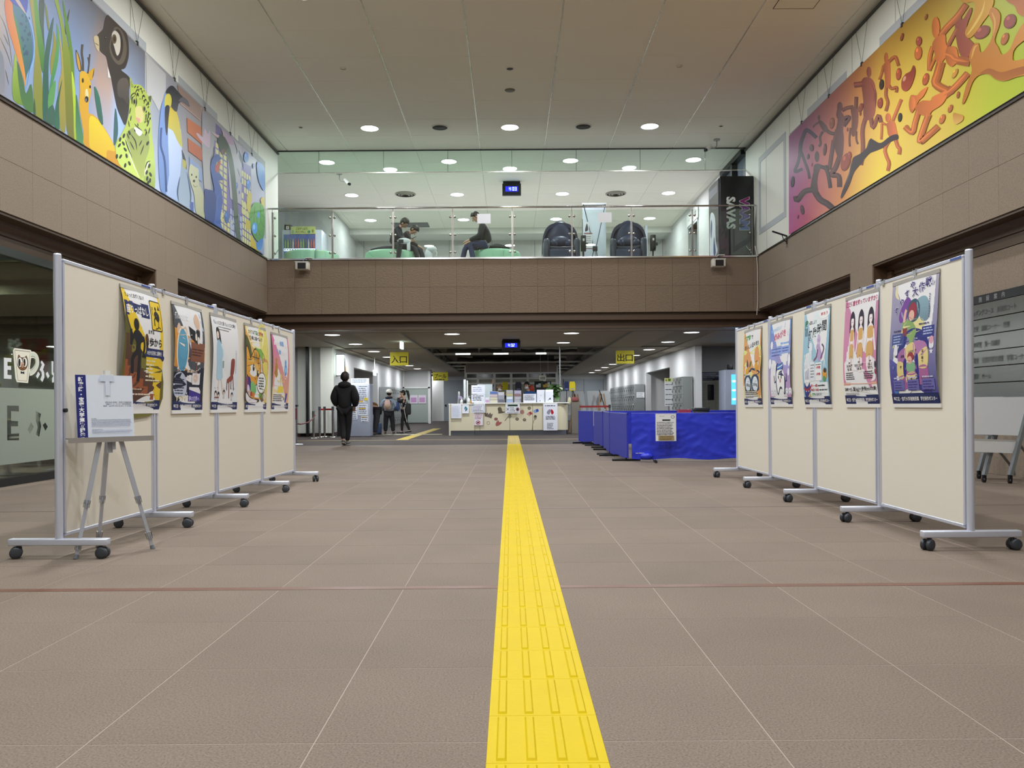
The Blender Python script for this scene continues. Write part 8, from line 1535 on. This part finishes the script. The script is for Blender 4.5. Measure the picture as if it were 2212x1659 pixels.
HB = mat('black hair', '#16110f', .55); NAVYC = mat('navy jacket cloth', '#171b28', .7); BLK = mat('black cloth', '#0e0e11', .85); JEAN = mat('indigo denim', '#232c50', .75); BLKS = mat('black shoe', '#141416', .5); GREYS = mat('grey shoe', '#55534f', .6)
# walking away, black padded coat
figure('person', 'person in a black hooded coat walking away down the left aisle', (-3.72, 18.15, 0), 0, dict(pel=(0, 0, .86), spi=(0, .01, 1.02), che=(0, .02, 1.20), nek=(0, .02, 1.37), hed=(0, .03, 1.53), shL=(-.18, .02, 1.29), elL=(-.25, -.01, 1.05), wrL=(-.20, .12, .90), shR=(.18, .02, 1.29), elR=(.25, -.01, 1.04), wrR=(.20, .12, .88),
    hipL=(-.085, 0, .80), knL=(-.055, .03, .46), anL=(-.02, -.10, .13), toL=(-.02, .02, .035), hipR=(.085, .01, .80), knR=(.065, .08, .46), anR=(.03, .10, .09), toR=(.04, .24, .04)), BLK, mat('black trousers', '#121215', .85), GREYS, mat('dark brown hair', '#1c1310', .6), 1.0, .072, .022, gaze=(0, 1, 0), coat=.10)
t = [o for o in C.objects if o.name == 'person'][0]; b = MB(); b.ell((0, -.03, 1.36), .15, .12, .085); b.build('hood', BLK, t)
# capped child seen from behind
ck = figure('person', 'child in a white cap and grey blue jacket standing with hands on hips', (-3.79, 25.2, 0), .1, dict(pel=(0, 0, .70), spi=(0, .0, .83), che=(0, .01, .97), nek=(0, .01, 1.13), hed=(.01, .03, 1.28), shL=(-.14, .01, 1.05), elL=(-.25, -.03, .88), wrL=(-.16, .10, .74), shR=(.14, .01, 1.05), elR=(.25, -.03, .87), wrR=(.16, .10, .74),
    hipL=(-.07, 0, .66), knL=(-.10, .02, .38), anL=(-.11, .0, .08), toL=(-.12, .13, .03), hipR=(.07, 0, .66), knR=(.11, .02, .38), anR=(.13, .0, .08), toR=(.15, .13, .03)), mat('blue grey padded cloth', '#7f8c9c', .75), mat('black wide trousers', '#14141a', .85), mat('brown shoe', '#4a3c30', .6), HB, .86, .05, .04, gaze=(.25, 1, 0))
b = MB(); b.ell((.01, .025, 1.325), .105, .11, .085, fn=lambda x, y, z: (x, y, max(z, -.35))); b.ell((.07, .10, 1.31), .08, .07, .012); b.build('cap', mat('white cap cloth', '#e0dcd8', .7), ck)
b = MB(); b.ell((0, .02, 1.14), .12, .10, .05); b.build('collar', mat('navy collar', '#1d2434', .8), ck)
def backpack(label, loc, rz, c, c2, w_, h_, d_): 
    t = thing('backpack', label, 'backpack', loc, rz, 'backpacks'); b = MB(); b.ell((0, 0, 0), w_, d_, h_, 16, 10, lambda x, y, z: (math.copysign(abs(x) ** .7, x), math.copysign(abs(y) ** .8, y), math.copysign(abs(z) ** .75, z))); b.build('body', mat('pack ' + c, c, .75), t); b = MB(); b.ell((0, -d_ * .75, -h_ * .35), w_ * .75, d_ * .5, h_ * .42, 14, 8); b.build('pocket', mat('pack pocket ' + c2, c2, .75), t)
    b = MB(); b.tube([(-.03, 0, h_ * .95), (0, 0, h_ * 1.15), (.03, 0, h_ * .95)], .008, 6); b.build('handle', mat('pack strap ' + c2, c2, .7), t)
    for s in (-1, 1): b = MB(); b.tube([(s * w_ * .6, d_ * .5, h_ * .8), (s * w_ * .9, d_ * 1.3, h_ * .85), (s * w_, d_ * 1.8, 0)], .012, 6); b.build('strap', mat('dark strap', '#20242e', .7), t)
    return t
backpack('pink and tan backpack worn by the capped child', (-3.80, 24.98, .92), .1, '#c4a49c', '#a08a70', .105, .15, .075)
# ponytail girl, side on
pg = figure('person', 'girl with a ponytail in black, side on with arms raised to her face', (-3.34, 25.35, 0), 0, dict(pel=(.03, 0, .74), spi=(.05, 0, .87), che=(.04, 0, 1.0), nek=(.01, 0, 1.13), hed=(-.04, 0, 1.27), shL=(-.0, -.13, 1.06), elL=(-.16, -.13, 1.02), wrL=(-.17, -.05, 1.14), hdL=(.8, .3, .4), shR=(.02, .13, 1.06), elR=(-.14, .13, 1.0), wrR=(-.16, .05, 1.12), hdR=(.8, -.3, .4),
    hipL=(.02, -.07, .70), knL=(-.05, -.06, .40), anL=(-.06, -.05, .08), toL=(-.20, -.06, .03), hipR=(.05, .07, .70), knR=(.05, .06, .40), anR=(.17, .04, .10), toR=(.05, .02, .04)), mat('black top', '#15171b', .8), mat('black leggings', '#111216', .8), BLKS, HB, .84, .028, .012, gaze=(-1, -.25, -.15))
b = MB(); b.tube([(.06, 0, 1.36), (.12, 0, 1.33), (.15, 0, 1.2), (.16, 0, 1.06)], [.03, .045, .038, .012], 10); b.build('ponytail', HB, pg)
t = thing('shoulder_bag', 'black shoulder bag with pale straps carried by the ponytailed girl', 'bag', (-3.20, 25.2, .80)); b = MB(); b.bbox(-.09, .10, -.07, .07, -.20, .16, .05, 3); b.build('body', mat('black bag cloth', '#191b1c', .7), t); b = MB(); b.tube([(-.05, -.075, .14), (-.02, -.08, .30), (-.10, -.05, .30)], .009, 6); b.tube([(-.07, -.078, .1), (-.10, -.09, -.05), (-.05, -.08, -.3), (-.02, -.06, -.42)], .009, 6); b.build('strap', mat('pale strap', '#c9c8c2', .6), t)
backpack('blue bag hanging in front of the ponytailed girl', (-3.53, 25.2, .86), -.4, '#2f4470', '#24365c', .085, .14, .06)
t = thing('suitcase', 'blue soft bag standing on the floor beside the capped child', 'bag', (-4.13, 25.12, 0)); b = MB(); b.bbox(-.12, .12, -.08, .08, .02, .36, .04, 3); b.build('body', mat('blue bag cloth', '#2f3f64', .7), t); b = MB(); b.tube([(-.05, 0, .35), (-.05, 0, .42), (.05, 0, .42), (.05, 0, .35)], .008, 6); b.build('handle', BLACK, t); MB().box(-.11, .11, -.075, .075, 0, .03).build('base', BLACK, t)
# bending person
figure('person', 'person in a brown top bending forward behind the notice cabinet', (-4.0, 24.05, 0), 0, dict(pel=(.02, 0, .80), spi=(-.08, 0, .94), che=(-.28, 0, .98), nek=(-.44, 0, .93), hed=(-.55, -.02, .86), shL=(-.30, -.15, .93), elL=(-.34, -.17, .70), wrL=(-.40, -.1, .52), shR=(-.30, .15, .93), elR=(-.34, .17, .70), wrR=(-.40, .1, .52),
    hipL=(.04, -.08, .76), knL=(-.0, -.08, .42), anL=(-.05, -.08, .08), toL=(-.18, -.08, .03), hipR=(.04, .08, .76), knR=(.0, .08, .42), anR=(-.04, .08, .08), toR=(-.16, .08, .03)), mat('ochre brown cloth', '#6a4a20', .8), mat('charcoal trousers', '#26272c', .8), BLKS, HB, .98, .035, .03, gaze=(-.6, 0, -.8))
# seated students on the balcony (floor of the lounge at ZF)
figure('person', 'student in a navy jacket leaning over a phone, nearest of the seated pair', (-2.62, 19.25, ZF), 0, dict(pel=(-.12, .1, .58), spi=(-.13, .08, .74), che=(-.08, .04, .92), nek=(.04, .02, 1.02), hed=(.13, -.02, 1.08), shL=(-.04, -.13, .93), elL=(.02, -.16, .70), wrL=(.22, -.06, .66), hdL=(1, .2, .1), shR=(-.02, .17, .93), elR=(.06, .18, .72), wrR=(.24, .04, .66), hdR=(1, -.2, .1),
    hipL=(-.06, -.0, .54), knL=(.06, -.34, .52), anL=(.02, -.40, .12), toL=(.10, -.50, .05), hipR=(-.04, .18, .54), knR=(.36, .1, .52), anR=(.46, .1, .10), toR=(.58, .08, .05)), NAVYC, mat('black jeans', '#16181f', .8), BLKS, HB, 1.0, .04, .02, gaze=(1, -.1, -.75))
figure('person', 'student with bowed head just behind the phone user, second of the seated pair', (-2.48, 19.75, ZF), 0, dict(pel=(-.16, .05, .58), spi=(-.13, .03, .74), che=(-.04, .02, .90), nek=(.06, .02, .99), hed=(.16, .0, 1.03), shL=(-.02, -.14, .92), elL=(.08, -.18, .72), wrL=(.26, -.10, .62), shR=(-.02, .16, .92), elR=(.08, .18, .72), wrR=(.26, .08, .62),
    hipL=(-.08, -.06, .54), knL=(.32, -.08, .53), anL=(.44, -.08, .10), toL=(.56, -.1, .05), hipR=(-.08, .12, .54), knR=(.32, .12, .53), anR=(.40, .12, .10), toR=(.52, .12, .05)), mat('dark brown jacket', '#2a221e', .8), mat('dark navy jeans', '#1a1d2c', .8), BLKS, HB, 1.0, .03, .02, gaze=(1, -.2, -.8))
t = thing('phone', 'small dark phone held by the leaning student', 'phone', (-2.30, 19.18, ZF + .70), .2); b = MB(); b.bbox(-.01, .11, -.035, .035, -.004, .004, .003); M = Matrix.Rotation(-.5, 4, 'Y'); b.v = [tuple(M @ Vector(p)) for p in b.v]; b.build('body', BLACK, t)
t = thing('tote_bag', 'white and black printed bag on the lap of the leaning student', 'bag', (-2.45, 18.86, ZF + .56), .2); b = MB(); b.ell((0, 0, .02), .16, .04, .07); b.bbox(.06, .14, -.02, .02, -.20, .02, .01); b.build('cloth', mat('white printed cloth', '#cfd2d6', .7), t); b = MB(); b.bbox(-.14, -.02, -.045, -.03, -.04, .05, .01); b.build('dark_panel', BLACK, t)
figure('person', 'student in a black jacket and blue jeans sitting upright beside the taped paper', (-.62, 19.22, ZF), 0, dict(pel=(.08, .06, .58), spi=(.09, .05, .76), che=(.03, .03, .96), nek=(-.06, .02, 1.09), hed=(-.17, .0, 1.21), shL=(.0, -.17, .99), elL=(-.06, -.20, .73), wrL=(-.32, -.14, .63), hdL=(-1, 0, -.4), shR=(.0, .17, .99), elR=(-.08, .18, .74), wrR=(-.32, .08, .63), hdR=(-1, 0, -.4),
    hipL=(.02, -.05, .54), knL=(-.30, -.12, .56), anL=(-.22, -.16, .11), toL=(-.34, -.2, .05), hipR=(.02, .14, .54), knR=(-.42, .10, .52), anR=(-.52, .08, .11), toR=(-.66, .08, .05)), mat('black jacket cloth', '#15181f', .65), JEAN, BLKS, HB, 1.02, .04, .022, gaze=(-1, -.15, -.35))
# reception staff
figure('person', 'masked receptionist with fair hair and one raised arm behind the counter', (-.36, 26.3, 0), 0, dict(pel=(-.12, .1, .84), spi=(-.11, .08, 1.0), che=(-.06, .04, 1.17), nek=(-.01, .02, 1.33), hed=(.03, .0, 1.46), shL=(-.20, .02, 1.24), elL=(-.28, .0, 1.34), wrL=(-.19, .0, 1.58), hdL=(0, 0, 1), shR=(.12, .02, 1.24), elR=(.16, -.12, 1.10), wrR=(.22, -.22, 1.22), hipL=(-.20, .1, .78), knL=(-.20, .1, .42), anL=(-.2, .1, .08), toL=(-.2, -.04, .03), hipR=(-.04, .1, .78), knR=(-.04, .1, .42), anR=(-.04, .1, .08), toR=(-.04, -.04, .03)),
    mat('navy work top', '#191d30', .8), BLK, BLKS, mat('fair brown hair', '#8a6a4c', .6), .92, .03, .02, gaze=(.5, -1, -.15), mask=True)
rp = figure('person', 'masked receptionist in a blue jacket with dark hair behind the counter', (.60, 26.3, 0), 0, dict(pel=(.08, .1, .86), spi=(.08, .08, 1.02), che=(.06, .05, 1.20), nek=(.0, .02, 1.36), hed=(-.04, .0, 1.52), shL=(-.10, .0, 1.27), elL=(-.12, -.1, 1.05), wrL=(-.05, -.28, 1.05), shR=(.22, .02, 1.27), elR=(.26, -.06, 1.04), wrR=(.16, -.26, 1.02), hipL=(0, .1, .8), knL=(0, .1, .44), anL=(0, .1, .08), toL=(0, -.04, .03), hipR=(.16, .1, .8), knR=(.16, .1, .44), anR=(.16, .1, .08), toR=(.16, -.04, .03)),
    mat('blue work jacket', '#2a5a9c', .75), BLK, BLKS, HB, .95, .035, .02, gaze=(-.7, -1, -.1), mask=True)
b = MB(); b.ell((.10, .06, 1.42), .10, .06, .12); b.build('red_scarf', mat('red cloth', '#a83a24', .7), rp)
